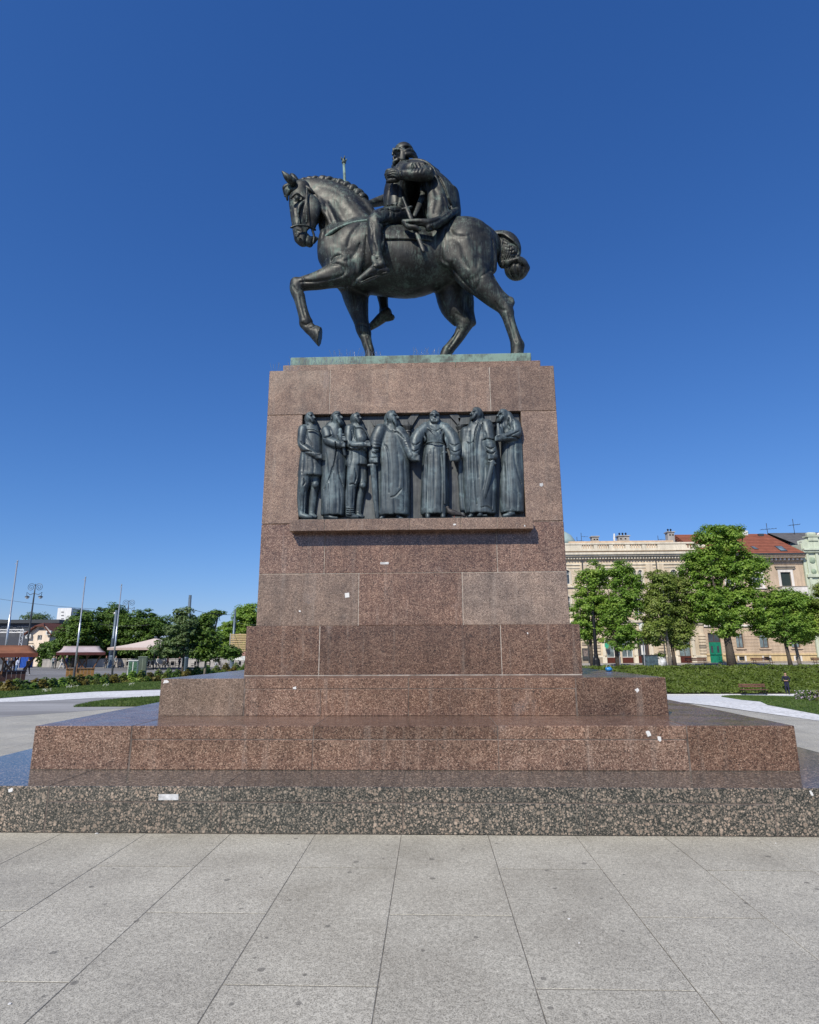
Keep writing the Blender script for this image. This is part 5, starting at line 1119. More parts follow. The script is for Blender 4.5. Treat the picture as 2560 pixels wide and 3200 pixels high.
# clipped hedge on the garden bank
def hedge_bank():
    rs = np.random.RandomState(9); t = thing('hedge', 'long bank of yellow-green hedge behind the white path on the right', 'hedge', (0, 0, 0))
    n = 75000; x = rs.uniform(6.0, 62.0, n); u = rs.rand(n); y = 53.75+u*6.2; bump_ = 0.09*np.sin(x*1.7)*np.sin(u*9+x*0.6)+0.06*np.sin(x*4.1+u*14)
    z = np.array([gz(a, b) for a, b in zip(x, y)])+0.10+0.12*rs.rand(n)+bump_*0.6+np.where(u > 0.9, 0.1, 0)
    P = np.stack([x, y, z], 1); N = np.tile(np.array([0, -0.45, 0.8]), (n, 1))+rs.normal(size=(n, 3))*0.55
    leaf_obj('foliage', P, N, 0.10, L_HEDGE, t, rs)
    xs_ = np.linspace(6, 62, 90); m_ = MB(); m_.add([(a, b, gz(a, b)+0.05) for b in (53.7, 55, 57, 59, 60.0) for a in xs_], [(j*90+i, j*90+i+1, (j+1)*90+i+1, (j+1)*90+i) for j in range(4) for i in range(89)])
    m_.build('bank_soil', plain('soil', (0.035, 0.032, 0.018), 0.95, var=0.4), t, fix=False)
hedge_bank()
# low shrubs in the bed on the left, each its own bush
def shrub(label, px, py, w, h, leafm, seed):
    g = onG(px, py); rs = np.random.RandomState(seed); t = thing('shrub', label, 'shrub', (g.x, g.y, g.z), 0, 'low shrubs in the bed on the left')
    n = int(1300*w); q = rs.normal(size=(n, 3)); q /= np.linalg.norm(q, axis=1, keepdims=True); q[:, 2] = np.abs(q[:, 2]); q *= rs.uniform(0.55, 1.05, (n, 1)); q[:, 2] *= 1+0.35*np.sin(q[:, 0]*7+seed)
    P = q*np.array([w*0.55, w*0.5, h]); leaf_obj('foliage', P, q*0.6+np.array([0, -0.2, 0.7])+rs.normal(size=(n, 3))*0.5, 0.085, leafm, t, rs)
    m_ = MB()
    for k in range(7):
        a = k*0.9+seed; m_.tube([(0, 0, -0.05), (math.cos(a)*w*0.2, math.sin(a)*w*0.2, h*0.5), (math.cos(a)*w*0.38, math.sin(a)*w*0.38, h*0.85)], [0.018, 0.012, 0.006], 5)
    m_.build('stems', M_BARK, t)
sp = [(-12,2160), (20,2161), (52,2158), (84,2156), (116,2154), (148,2151), (180,2148), (212,2146), (244,2144), (276,2141), (308,2139), (340,2137), (372,2134), (404,2133), (436,2132), (468,2131), (500,2128), (535,2124), (570,2121), (605,2116), (640,2113), (675,2110), (710,2108), (745,2105)]
words = ['with fresh yellow-green tips', 'with rusty red shoots', 'dark and rounded', 'low and feathery', 'broad and olive green', 'sprawling, reddish at the base']
for k, (x, y) in enumerate(sp):
    d_ = onG(x, y).y; wv = 36*d_/FPX*1.6; nth = ['first', 'second', 'third', 'fourth', 'fifth', 'sixth', 'seventh', 'eighth', 'ninth', 'tenth', 'eleventh', 'twelfth', 'thirteenth', 'fourteenth', 'fifteenth', 'sixteenth', 'seventeenth', 'eighteenth', 'nineteenth', 'twentieth', 'twenty-first', 'twenty-second', 'twenty-third', 'twenty-fourth'][k]
    shrub('low bush, %s from the left picture edge in the roadside bed' % nth, x, y, wv, wv*(0.46 if k % 3 else 0.38), [L_SHRUB, L_RUST, L_SHRUB, L_DARK, L_RUST, L_SHRUB, L_GREEN][k % 7], 100+k)
def flowers(name, label, pts, cols, seed, n, hh, spread):
    rs = np.random.RandomState(seed); o = thing(name, label, 'flower bed', tuple(onG(*pts[0]))); o0 = onG(*pts[0]); P = []
    for i in range(n):
        a, b = pts[rs.randint(len(pts))]; g = onG(a+rs.uniform(-spread, spread), b+rs.uniform(-2.5, 2.5)); P.append((g.x-o0.x, g.y-o0.y, g.z-o0.z+hh*rs.uniform(0.2, 1.0)))
    P = np.array(P); h_ = n//2
    leaf_obj('leaves', P[:h_], np.tile(np.array([0.0, -0.5, 0.4]), (h_, 1))+rs.normal(size=(h_, 3))*0.5, hh*0.30, L_SHRUB, o, rs, 0.2); leaf_obj('blossoms', P[h_:], np.tile(np.array([0.0, -0.6, 0.7]), (n-h_, 1)), hh*0.085, cols, o, rs)
flowers('flower_bed', 'patch of pale and violet flowers on the lawn at the right picture edge', [(2500,2190), (2520,2190), (2540,2192), (2560,2193), (2580,2194)], plain('petal_violet', (0.34, 0.27, 0.36), 0.7, var=0.5, sc=8), 5, 900, 0.34, 12)
flowers('flower_bed', 'white daisies scattered in the grass before the shrubs on the left', [(215,2151), (235,2151), (140,2163), (150,2163), (410,2143), (330,2146)], plain('petal_white', (0.7, 0.7, 0.68), 0.7), 6, 500, 0.16, 9)

# blades of grass on the lawns
def grass(label, poly_px, n, size, seed):
    rs = np.random.RandomState(seed); W = [onG(*p) for p in poly_px]; xs_ = [p.x for p in W]; ys_ = [p.y for p in W]; P = []
    while len(P) < n:
        x, y = rs.uniform(min(xs_), max(xs_)), rs.uniform(min(ys_), max(ys_)); c_ = False
        for i in range(len(W)):
            a, b = W[i], W[i-1]
            if (a.y > y) != (b.y > y) and x < (b.x-a.x)*(y-a.y)/(b.y-a.y)+a.x: c_ = not c_
        if c_: P.append((x, y, gz(x, y)+size*0.6))
    P = np.array(P); o = leaf_obj('grass', P, rs.normal(size=(n, 3))*np.array([1, 1, 0.15])+np.array([0, -0.4, 0.1]), size, leaf_mat('grass_blade', (0.055, 0.10, 0.02), (0.09, 0.15, 0.035), (0.14, 0.19, 0.06), 0.3), None, rs, 0.22); tag(o, label, 'grass', None, 'stuff')
grass('short grass of the strip before the roadside shrubs on the left', [(-60, 2187), (150, 2170.5), (300, 2161.5), (520, 2154), (520, 2128), (300, 2138), (150, 2150), (-60, 2162)], 16000, 0.055, 1)
grass('short grass of the pointed lawn behind the lowest step on the left', [(229, 2210), (262, 2202), (319, 2192), (420, 2183), (520, 2178), (520, 2208), (434, 2208.5)], 9000, 0.05, 2)
grass('short grass of the tongue shaped lawn in the garden on the right', [(2255, 2178), (2285, 2175), (2360, 2176), (2480, 2179.5), (2640, 2186), (2640, 2250), (2560, 2234), (2480, 2219), (2400, 2204), (2320, 2188)], 18000, 0.055, 3)
# ------------------------------------------------------------------ houses on the right, across the street
YH = 76.0; ZG = -0.08
def fx(px, py): return onY(px, py, YH).x
def fz(px, py): return onY(px, py, YH).z
def stucco(name, col, var=0.12):
    t = NT(name); p = t.pos(); n = t.noise(p, 0.7, 5.0, 0.6); s = t.noise(t.scale(p, (2.5, 2.5, 0.25)), 1.0, 4.0, 0.65); f = t.noise(p, 14.0, 3.0, 0.6)
    c = t.ramp(n, [(0.3, tuple(v*(1-var) for v in col)), (0.7, tuple(min(1, v*(1+var*0.6)) for v in col))]); c = t.mix(1.0, c, t.ramp(s, [(0.35, 0.80), (0.6, 1.04)]), 'MULTIPLY'); c = t.mix(1.0, c, t.ramp(f, [(0.3, 0.92), (0.7, 1.06)]), 'MULTIPLY')
    t.bump(f, 0.2, 0.02); return t.fin(c, 0.88, 0, 0.2)
M_CREAM = stucco('stucco_cream', (0.63, 0.53, 0.40)); M_CREAMW = stucco('stucco_pale_trim', (0.70, 0.635, 0.52)); M_TANW = stucco('stucco_tan', (0.55, 0.43, 0.32)); M_YELW = stucco('stucco_yellow', (0.62, 0.475, 0.27))
M_MINT = stucco('stucco_mint', (0.53, 0.58, 0.46)); M_MINTD = stucco('stucco_mint_dark', (0.30, 0.38, 0.28)); M_WHITE = stucco('stucco_white', (0.74, 0.70, 0.66)); M_STONEB = stucco('plinth_stone', (0.36, 0.31, 0.25), 0.25); M_PEACH = stucco('stucco_peach', (0.64, 0.48, 0.33))
M_GREYR = stucco('concrete_grey', (0.40, 0.38, 0.36), 0.2)
def glass(name, col=(0.025, 0.03, 0.035)):
    t = NT(name); return t.fin(t.ramp(t.noise(t.pos(), 1.2, 2.0), [(0.35, col), (0.65, tuple(v*2.2 for v in col))]), 0.06, 0, 0.6)
M_GLASS = glass('window_glass'); M_GLASSB = glass('window_glass_blind', (0.10, 0.13, 0.14)); M_SHUT = plain('dark_green_shutter', (0.022, 0.035, 0.033), 0.6)
M_WOODR = plain('red_brown_wood', (0.085, 0.022, 0.014), 0.45); M_FRAMEW = plain('white_window_frame', (0.66, 0.66, 0.64), 0.5); M_FRAMEB = plain('brown_window_frame', (0.10, 0.055, 0.04), 0.5); M_GDOOR = plain('green_door_paint', (0.012, 0.19, 0.115), 0.4, var=0.2); M_IRON = plain('cast_iron_black', (0.012, 0.012, 0.013), 0.4, 0.3); M_DGREY = plain('dark_grey_metal', (0.06, 0.065, 0.07), 0.5, 0.3)
def tiles_m(name, c0, c1, sc):
    t = NT(name); p = t.pos(); w = t.n('ShaderNodeTexWave'); w.wave_type = 'BANDS'; w.bands_direction = 'Z'; t.l(p, w.inputs['Vector']); w.inputs['Scale'].default_value = sc; w.inputs['Distortion'].default_value = 0.4; w.inputs['Detail'].default_value = 1.0
    n = t.noise(p, 1.5, 5.0, 0.7); c = t.ramp(n, [(0.3, c0), (0.7, c1)]); c = t.mix(1.0, c, t.ramp(w.outputs['Fac'], [(0.2, 0.62), (0.6, 1.1)]), 'MULTIPLY'); t.bump(w.outputs['Fac'], 0.5, 0.05); return t.fin(c, 0.85, 0, 0.2)
M_TILE = tiles_m('red_roof_tiles', (0.19, 0.065, 0.040), (0.30, 0.105, 0.065), 1.1); M_SLATE = tiles_m('grey_slate', (0.085, 0.085, 0.088), (0.16, 0.155, 0.155), 1.6)
def wall_open(parent, x0, x1, z0, z1, y, ops, mat, depth=0.28, name='wall', thick=9.0):
    """front wall with real openings and their reveals; ops are (xa, xb, za, zb)"""
    xs_ = sorted(set([x0, x1]+[v for o in ops for v in o[:2]])); zs_ = sorted(set([z0, z1]+[v for o in ops for v in o[2:]])); m_ = MB()
    for i in range(len(xs_)-1):
        for j in range(len(zs_)-1):
            a, b, c, d = xs_[i], xs_[i+1], zs_[j], zs_[j+1]; mx, mz = (a+b)/2, (c+d)/2
            if mx < x0 or mx > x1 or mz < z0 or mz > z1: continue
            if any(o[0] < mx < o[1] and o[2] < mz < o[3] for o in ops): continue
            m_.quad((a, y, c), (b, y, c), (b, y, d), (a, y, d))
    for (a, b, c, d) in ops:
        q = y+depth; m_.quad((a, y, c), (a, q, c), (a, q, d), (a, y, d)); m_.quad((b, q, c), (b, y, c), (b, y, d), (b, q, d)); m_.quad((a, y, d), (a, q, d), (b, q, d), (b, y, d)); m_.quad((a, q, c), (a, y, c), (b, y, c), (b, q, c)); m_.quad((a, q, c), (b, q, c), (b, q, d), (a, q, d))
    m_.quad((x0, y+thick, z0), (x0, y, z0), (x0, y, z1), (x0, y+thick, z1)); m_.quad((x1, y, z0), (x1, y+thick, z0), (x1, y+thick, z1), (x1, y, z1)); m_.quad((x1, y+thick, z0), (x0, y+thick, z0), (x0, y+thick, z1), (x1, y+thick, z1)); m_.quad((x0, y, z1), (x1, y, z1), (x1, y+thick, z1), (x0, y+thick, z1))
    return m_.build(name, mat, parent, fix=False)
def window(parent, o, y, frame=M_FRAMEW, pane=M_GLASS, depth=0.2, mull=1, trans=0.68, name='window', fw=0.07):
    a, b, c, d = o; q = y+depth; m_ = MB(); e = 0.012; a, b, c, d = a+e, b-e, c+e, d-e
    m_.box(a, b, q-0.07, q, c, c+fw); m_.box(a, b, q-0.07, q, d-fw, d); m_.box(a, a+fw, q-0.07, q, c+fw, d-fw); m_.box(b-fw, b, q-0.07, q, c+fw, d-fw)
    for k in range(mull): xm = a+(b-a)*(k+1)/(mull+1); m_.box(xm-fw*0.45, xm+fw*0.45, q-0.066, q-0.004, c+fw, d-fw)
    if trans: zm = c+(d-c)*trans; m_.box(a+fw, b-fw, q-0.062, q-0.008, zm-fw*0.4, zm+fw*0.4)
    f = m_.build(name, frame, parent); MB().box(a+fw*0.5, b-fw*0.5, q-0.03, q-0.02, c+fw*0.5, d-fw*0.5).build('pane', pane, f); return f
def arch_fill(parent, o, y, mat):
    """rounds off the head of an opening"""
    a, b, c, d = o; r = (b-a)/2; xm = (a+b)/2; m_ = MB()
    for s_ in (-1, 1):
        pts = [(xm+s_*(r+0.004), d+0.004), (xm, d+0.004)]+[(xm+s_*(r+0.004)*math.sin(t), d-r+r*math.cos(t)) for t in np.linspace(0.0, math.pi/2, 7)]
        m_.prism(pts if s_ > 0 else pts[::-1], y+0.003, y+0.27)
    m_.build('arch_head', mat, parent)
def archivolt(parent, o, y, mat, w=0.16):
    a, b, c, d = o; r = (b-a)/2; xm = (a+b)/2; m_ = MB(); P = [(xm+r*math.cos(t), d-r+r*math.sin(t)) for t in np.linspace(0, math.pi, 11)]; Q = [(xm+(r+w)*math.cos(t), d-r+(r+w)*math.sin(t)) for t in np.linspace(0, math.pi, 11)]
    for i in range(10): m_.prism([P[i], Q[i], Q[i+1], P[i+1]], y-0.06, y+0.002)
    m_.box(a-w, a, y-0.06, y+0.002, c, d-r); m_.box(b, b+w, y-0.06, y+0.002, c, d-r); m_.build('window_surround', mat, parent)
def mould(parent, x0, x1, y, z0, z1, out, mat, name='cornice'): return MB().box(x0, x1, y-out, y+0.01, z0, z1).build(name, mat, parent)
# --- cream palace
cp = thing('palace_building', 'cream stuccoed palace with roof balustrade and rusticated ground floor beside the pedestal', 'building', (0, 0, 0))
cx0, cx1 = fx(1560, 2070), fx(2210, 2070)
zP = fz(1950, 1722); zT = fz(1950, 1699); zC = fz(1950, 1735); zF = fz(1950, 1762)
def opn(p0, p1, q0, q1):
    ym = (q0+q1)/2; return (fx(p0, ym), fx(p1, ym), fz((p0+p1)/2, q1), fz((p0+p1)/2, q0))
top_w = [opn(1763, 1782, 1781, 1826), opn(1872, 1884, 1781, 1824), opn(1892, 1904, 1781, 1824), opn(1977, 1989, 1781, 1824), opn(1996, 2008, 1781, 1824), opn(2098, 2114, 1780, 1824), opn(2122, 2138, 1780, 1824)]
mid_w = [opn(1762, 1784, 1862, 1918), opn(1880, 1902, 1865, 1925), opn(1984, 2008, 1865, 1925), opn(2096, 2122, 1865, 1925)]
gr_sh = [opn(1896, 1922, 1996, 2077), opn(1944, 1979, 1996, 2077), opn(2124, 2160, 1992, 2074)]
gr_dr = [opn(1993, 2029, 1974, 2077)]
ops = top_w+mid_w+gr_sh+gr_dr
wall_open(cp, cx0, cx1, ZG-0.4, zP, YH, ops, M_CREAM)
for o in top_w: arch_fill(cp, o, YH, M_CREAM); archivolt(cp, o, YH, M_CREAMW); window(cp, o, YH, trans=0.72)
for o in mid_w: arch_fill(cp, o, YH, M_CREAM); archivolt(cp, o, YH, M_CREAMW, 0.22); window(cp, o, YH, trans=0.7)
for o in gr_dr:
    arch_fill(cp, o, YH, M_CREAM); archivolt(cp, o, YH, M_CREAMW, 0.22); dd = window(cp, o, YH, M_FRAMEB, M_GLASS, mull=5, trans=0.72, name='door')
    MB().box(o[0]+0.1, o[1]-0.1, YH+0.08, YH+0.16, o[2]+0.02, o[2]+1.0).build('door_panel', M_WOODR, dd); MB().box(o[0]+0.45, o[1]-0.5, YH+0.10, YH+0.118, o[2]+0.9, o[2]+2.3).build('notice', M_PAPER, dd)
for k, o in enumerate(gr_sh):
    hgt = o[3]-o[2]; so = (o[0], o[1], o[2]+hgt*0.27, o[3]); w_ = window(cp, so, YH, M_FRAMEW if k < 2 else M_FRAMEB, M_GLASSB, mull=(1 if k else 0), trans=0)
    pn = MB().box(o[0]+0.02, o[1]-0.02, YH+0.05, YH+0.2, o[2]+0.01, so[2]).build('stall_riser', M_WOODR, cp)
    for q in range(2): MB().box(o[0]+0.15+q*(o[1]-o[0])/2, o[0]+(o[1]-o[0])*(q+1)/2-0.12, YH+0.02, YH+0.06, o[2]+0.2, so[2]-0.15, 0.01).build('panel', M_WOODR, pn)
# mouldings
zS = fz(1950, 2052); zM = fz(1950, 1940)
def mould_skip(z0, z1, out, mat, name, skip):
    xs_ = [cx0-0.02]; 
    for o in sorted(skip): xs_ += [o[0]-0.24, o[1]+0.24]
    xs_.append(cx1+0.02)
    for i in range(0, len(xs_), 2):
        if xs_[i+1]-xs_[i] > 0.05: mould(cp, xs_[i], xs_[i+1], YH, z0, z1, out, mat, name)
mould_skip(zS-0.08, zS+0.12, 0.10, M_CREAMW, 'string_course', gr_sh+gr_dr)
mould_skip(ZG-0.3, ZG+0.75, 0.07, M_STONEB, 'plinth', gr_sh+gr_dr)
mould(cp, cx0, cx1, YH, zM-0.22, zM+0.1, 0.35, M_CREAMW); mould(cp, cx0, cx1, YH, zM-0.5, zM-0.22, 0.16, M_CREAMW)
zq = fz(1950, 1830); mould_skip(zq-0.2, zq+0.02, 0.22, M_CREAMW, 'sill_course', [])
mould(cp, cx0, cx1, YH, zF-0.12, zF+0.04, 0.12, M_CREAMW, 'architrave'); zf2 = fz(1950, 1773); mould(cp, cx0, cx1, YH, zf2-0.08, zf2+0.04, 0.08, M_CREAMW, 'architrave')
for zz, out in ((zC-0.50, 0.28), (zC-0.18, 0.62), (zC+0.02, 0.80)): mould(cp, cx0, cx1, YH, zz, zz+(0.3 if out < 0.5 else 0.2 if out < 0.7 else 0.26), out, M_CREAMW)
x_ = cx0+0.1; dm = MB().box(0, 0.16, YH-0.42, YH-0.27, zC-0.50, zC-0.24).mesh('dentil', M_CREAMW)
while x_ < fx(2175, 1735): o_ = link('dentil', dm, None, cp); o_.location = (x_, 0, 0); x_ += 0.36
# joints of the ashlar upper storey as shallow bands, pilasters
for py in (1785, 1793, 1801, 1809, 1817, 1840, 1850, 1860, 1870, 1880, 1890, 1900, 1910, 1920, 1930):
    z_ = fz(1950, py); xs_ = [cx0]
    for o in sorted(top_w+mid_w):
        if o[2]-0.1 < z_ < o[3]+0.25: xs_ += [o[0]-0.3, o[1]+0.3]
    xs_.append(cx1)
    for i in range(0, len(xs_)-1, 2):
        if xs_[i+1]-xs_[i] > 0.1: MB().box(xs_[i], xs_[i+1], YH-0.022, YH+0.004, z_+0.03, fz(1950, py-7.3 if py != 1785 else py-6)-0.02).build('ashlar_course', M_CREAM, cp)
for p in (1822, 1850, 2027, 2062):
    xa = fx(p, 1760); MB().box(xa-0.42, xa+0.42, YH-0.13, YH-0.024, zM+0.12, zF-0.14).build('pilaster', M_CREAM, cp)
for p, w in ((1828, 0), (2062, 0)):
    xa = fx(p, 1900); MB().tube([(xa, YH-0.25, ZG), (xa, YH-0.25, zC-0.5)], 0.07, 8).build('downpipe', M_DGREY, cp)
# rusticated ground floor blocks
rows = [2045, 2036, 2027, 2018, 2009, 2000, 1991, 1982]; gv = sorted(gr_sh+gr_dr)
def free(xa, xb): return not any(xb > o[0]-0.62 and xa < o[1]+0.62 for o in gv)
for p0, p1 in ((1788, 1815), (1817, 1836), (1838, 1856), (1858, 1876), (2055, 2080), (2082, 2106), (2183, 2207)):
    xa, xb = fx(p0, 2010), fx(p1, 2010)
    for r_ in range(len(rows)-1):
        za, zb = fz(1950, rows[r_]), fz(1950, rows[r_+1]); MB().box(xa+0.02, xb-0.02, YH-0.11, YH+0.002, za+0.03, zb-0.03, 0.03).build('rusticated_block', M_STONEB if (r_+p0) % 5 == 0 else M_CREAM, cp)
pil = []
for o in gv:
    for s_ in (-1, 1):
        xc_ = (o[0]-0.29) if s_ < 0 else (o[1]+0.29)
        if any(abs(xc_-q) < 0.62 for q in pil): continue
        pil.append(xc_); zc_ = fz(1950, 2001); m_ = MB(); m_.box(xc_-0.26, xc_+0.26, YH-0.18, YH+0.004, ZG, zS-0.08, 0.015); m_.box(xc_-0.19, xc_+0.19, YH-0.13, YH+0.004, zS+0.12, zc_); m_.box(xc_-0.26, xc_+0.26, YH-0.2, YH+0.004, zc_, zc_+0.10, 0.015); m_.box(xc_-0.22, xc_+0.22, YH-0.16, YH+0.004, zc_+0.10, zc_+0.3, 0.02); m_.build('pilaster', M_CREAMW, cp)
# balustrade
bl_m = MB().lathe([(0.07, 0), (0.10, 0.05), (0.06, 0.12), (0.13, 0.35), (0.07, 0.6), (0.05, 0.72), (0.09, 0.8)], (0, 0, 0), 8).mesh('baluster', M_CREAMW, True)
zb0 = zP+0.28; hb = (zT-0.16-zb0)
mould(cp, cx0, cx1, YH-0.3, zP, zP+0.28, 0.16, M_CREAMW, 'parapet_base'); MB().box(cx0, cx1, YH-0.5, YH+0.02, zT-0.16, zT+0.06, 0.02).build('parapet_rail', M_CREAMW, cp)
solid = [(1560, 1816), (1853, 1865), (1901, 1913), (1952, 1966), (2003, 2015), (2052, 2140), (2165, 2200)]
for a, b in solid: MB().box(fx(a, 1710), fx(b, 1710), YH-0.42, YH-0.04, zP+0.28, zT-0.16, 0.01).build('parapet_pier', M_CREAMW, cp)
for i in range(len(solid)-1):
    xa, xb = fx(solid[i][1], 1710), fx(solid[i+1][0], 1710); n_ = max(2, int((xb-xa)/0.27))
    for k in range(n_): o_ = link('baluster', bl_m, None, cp); o_.location = (xa+(k+0.5)*(xb-xa)/n_, YH-0.22, zb0); o_.scale = (1, 1, hb/0.8)
rw = MB().box(fx(1795, 1690), fx(2135, 1690), YH+3.0, YH+3.4, zP, onY(1950, 1690, YH+3.0).z); rw.build('roof_wall', M_PEACH, cp)
MB().box(cx0+0.2, cx1-0.2, YH+0.5, YH+8.5, zP-0.1, zP+0.1).build('roof', M_GREYR, cp)
for p0, p1, q0, q1, pots in ((1851, 1872, 1675, 1700, 0), (1934, 1968, 1673, 1700, 3), (2089, 2110, 1661, 1700, 2)):
    yc_ = YH+4.2; a, b = onY(p0, 1690, yc_), onY(p1, 1690, yc_); t_ = onY((p0+p1)/2, q0, yc_).z; ch = MB().box(a.x, b.x, yc_, yc_+0.9, zP, t_-0.12).box(a.x-0.12, b.x+0.12, yc_-0.12, yc_+1.02, t_-0.12, t_).build('chimney', M_GREYR, cp)
    for k in range(pots): MB().lathe([(0.10, 0), (0.10, 0.3), (0.16, 0.34), (0.03, 0.46)], (a.x+(k+0.7)*(b.x-a.x)/(pots+0.4), yc_+0.45, t_), 8).build('chimney_pot', M_IRON, ch)
    for k in range(2): MB().box(a.x+0.2+k*(b.x-a.x)*0.42, a.x+0.42+k*(b.x-a.x)*0.42, yc_-0.02, yc_+0.01, t_-0.55, t_-0.38).build('flue_hole', M_IRON, ch)
p_ = onY(1921, 1668, YH+4.2); MB().tube([(p_.x, YH+4.2, zP), (p_.x-0.1, YH+4.2, p_.z-0.7), (p_.x-0.05, YH+4.2, p_.z)], [0.14, 0.14, 0.1], 8).build('vent_pipe', M_FRAMEW, cp)
for px_, py_ in ((1816, 1665), (1803, 1678), (2056, 1674)):
    p_ = onY(px_, py_, YH+3.6); m_ = MB().tube([(p_.x, YH+3.6, zP), (p_.x, YH+3.6, p_.z)], 0.035, 6); m_.tube([(p_.x, YH+3.6, p_.z-0.5), (p_.x+0.9, YH+3.6, p_.z-0.55)], 0.02, 5); m_.tube([(p_.x+0.4, YH+3.3, p_.z-0.52), (p_.x+0.4, YH+3.9, p_.z-0.52)], 0.015, 5); m_.build('antenna', M_DGREY, cp)
tx = bpy.data.curves.new('lettering', 'FONT'); tx.body = 'STAR'; tx.size = 0.75; tx.extrude = 0.02; tm = link('lettering_src', tx); dg = bpy.context.evaluated_depsgraph_get(); me_ = bpy.data.meshes.new_from_object(tm.evaluated_get(dg)); bpy.data.objects.remove(tm)
lt = link('lettering', me_, None, cp); lt.data.materials.clear(); lt.data.materials.append(M_TANW); lt.rotation_euler = (math.pi/2, 0, 0); q_ = onY(1880, 1756, YH); lt.location = (q_.x, YH-0.02, q_.z)
bq = opn(1819, 1841, 2026, 2062); ps = thing('poster_case', 'dark framed poster of two people on the palace wall beside the pedestal', 'poster', (0, 0, 0))
MB().box(bq[0], bq[1], YH-0.24, YH-0.10, bq[2], bq[3], 0.02).build('frame', M_DGREY, ps); MB().box(bq[0]+0.12, bq[1]-0.12, YH-0.252, YH-0.238, bq[2]+0.42, bq[3]-0.15).build('print', plain('poster_print', (0.16, 0.13, 0.12), 0.5, var=0.9, sc=5.0), ps)
bq = opn(1851, 1861, 2050, 2073); sg = thing('notice_board', 'white notice board leaning at the wall behind the black lamp post', 'sign', (0, 0, 0)); MB().box(bq[0], bq[1], YH-0.30, YH-0.26, bq[2], bq[3], 0.01).build('board', M_PAPER, sg)
for k in range(5): MB().box(bq[0]+0.08, bq[1]-0.08-0.05*(k % 2), YH-0.306, YH-0.298, bq[3]-0.2-0.16*k, bq[3]-0.12-0.16*k).build('text_line', plain('print_blue_grey', (0.25, 0.3, 0.4), 0.6), sg)
gsn = onY(1896, 2018, YH-0.6); gs = thing('shop_sign', 'green hanging shop sign with pointed foot left of the low tree', 'sign', (0, 0, 0)); MB().prism([(gsn.x-0.22, gsn.z+0.3), (gsn.x+0.22, gsn.z+0.3), (gsn.x+0.24, gsn.z-0.12), (gsn.x, gsn.z-0.36), (gsn.x-0.24, gsn.z-0.12)], YH-0.64, YH-0.58).build('board', plain('sign_green', (0.05, 0.35, 0.22), 0.5), gs); MB().tube([(gsn.x, YH, gsn.z+0.4), (gsn.x, YH-0.7, gsn.z+0.4)], 0.03, 6).tube([(gsn.x, YH-0.61, gsn.z+0.4), (gsn.x, YH-0.61, gsn.z+0.28)], 0.02, 6).build('bracket', M_IRON, gs)
# --- tan house with red roof and green door
tb = thing('townhouse', 'tan and yellow house with red tiled roof and green door', 'building', (0, 0, 0))
tx0, tx1 = cx1+0.03, fx(2554, 2060); zE = fz(2440, 1742)
up_w = [opn(2441, 2473, 1788, 1834), opn(2352, 2380, 1790, 1836), opn(2272, 2298, 1792, 1838)]; md_w = [opn(2455, 2490, 1886, 1935), opn(2360, 2388, 1888, 1937), opn(2280, 2306, 1888, 1937)]
gd_w = [opn(2301, 2324, 1980, 2025), opn(2374, 2402, 1978, 2025), opn(2473, 2500, 1982, 2024)]; bs_w = [opn(2310, 2328, 2052, 2064), opn(2388, 2405, 2052, 2064), opn(2487, 2502, 2052, 2064)]; dr = [opn(2217, 2256, 1978, 2075)]
zY = fz(2400, 2045); zUp = fz(2400, 1955)
wall_open(tb, tx0, tx1, zY, zE, YH, up_w+md_w+gd_w+[(dr[0][0], dr[0][1], zY, dr[0][3])], M_TANW); wall_open(tb, tx0, tx1, ZG-0.4, zY, YH-0.004, bs_w+[(dr[0][0], dr[0][1], dr[0][2], zY)], M_YELW, name='base_wall')
for k, o in enumerate(up_w+md_w):
    m_ = MB(); w_ = 0.3; m_.box(o[0]-w_, o[0], YH-0.08, YH+0.002, o[2], o[3]+w_); m_.box(o[1], o[1]+w_, YH-0.08, YH+0.002, o[2], o[3]+w_); m_.box(o[0], o[1], YH-0.08, YH+0.002, o[3], o[3]+w_); m_.build('window_surround', M_WHITE, tb)
    MB().box(o[0]-0.6, o[1]+0.6, YH-0.32, YH+0.002, o[3]+0.62, o[3]+0.80, 0.02).box(o[0]-0.5, o[1]+0.5, YH-0.2, YH+0.002, o[3]+0.42, o[3]+0.62).build('window_hood', M_STONEB, tb); MB().box(o[0]-0.4, o[1]+0.4, YH-0.18, YH+0.002, o[2]-0.15, o[2]).build('sill', M_WHITE, tb)
    if k == 0: MB().box(o[0]+0.01, o[1]-0.01, YH+0.12, YH+0.2, o[2]+0.01, o[3]-0.01).build('shutter', M_SHUT, tb)
    else: window(tb, o, YH)
for o in gd_w: window(tb, o, YH, M_FRAMEB, M_GLASSB, trans=0.72); MB().box(o[0]-0.2, o[1]+0.2, YH-0.16, YH+0.002, o[2]-0.16, o[2]).build('sill', M_TANW, tb)
for o in bs_w: window(tb, o, YH, M_DGREY, M_GLASS, mull=2, trans=0.5); MB().box(o[0]-0.2, o[0], YH-0.05, YH, o[2]-0.1, o[3]+0.1).box(o[1], o[1]+0.2, YH-0.05, YH, o[2]-0.1, o[3]+0.1).build('window_surround', M_WHITE, tb)
o = dr[0]; dmid = fz(2236, 2007); d_ = MB().box(o[0]+0.02, o[1]-0.02, YH+0.10, YH+0.2, o[2]+0.02, dmid).build('door', M_GDOOR, tb)
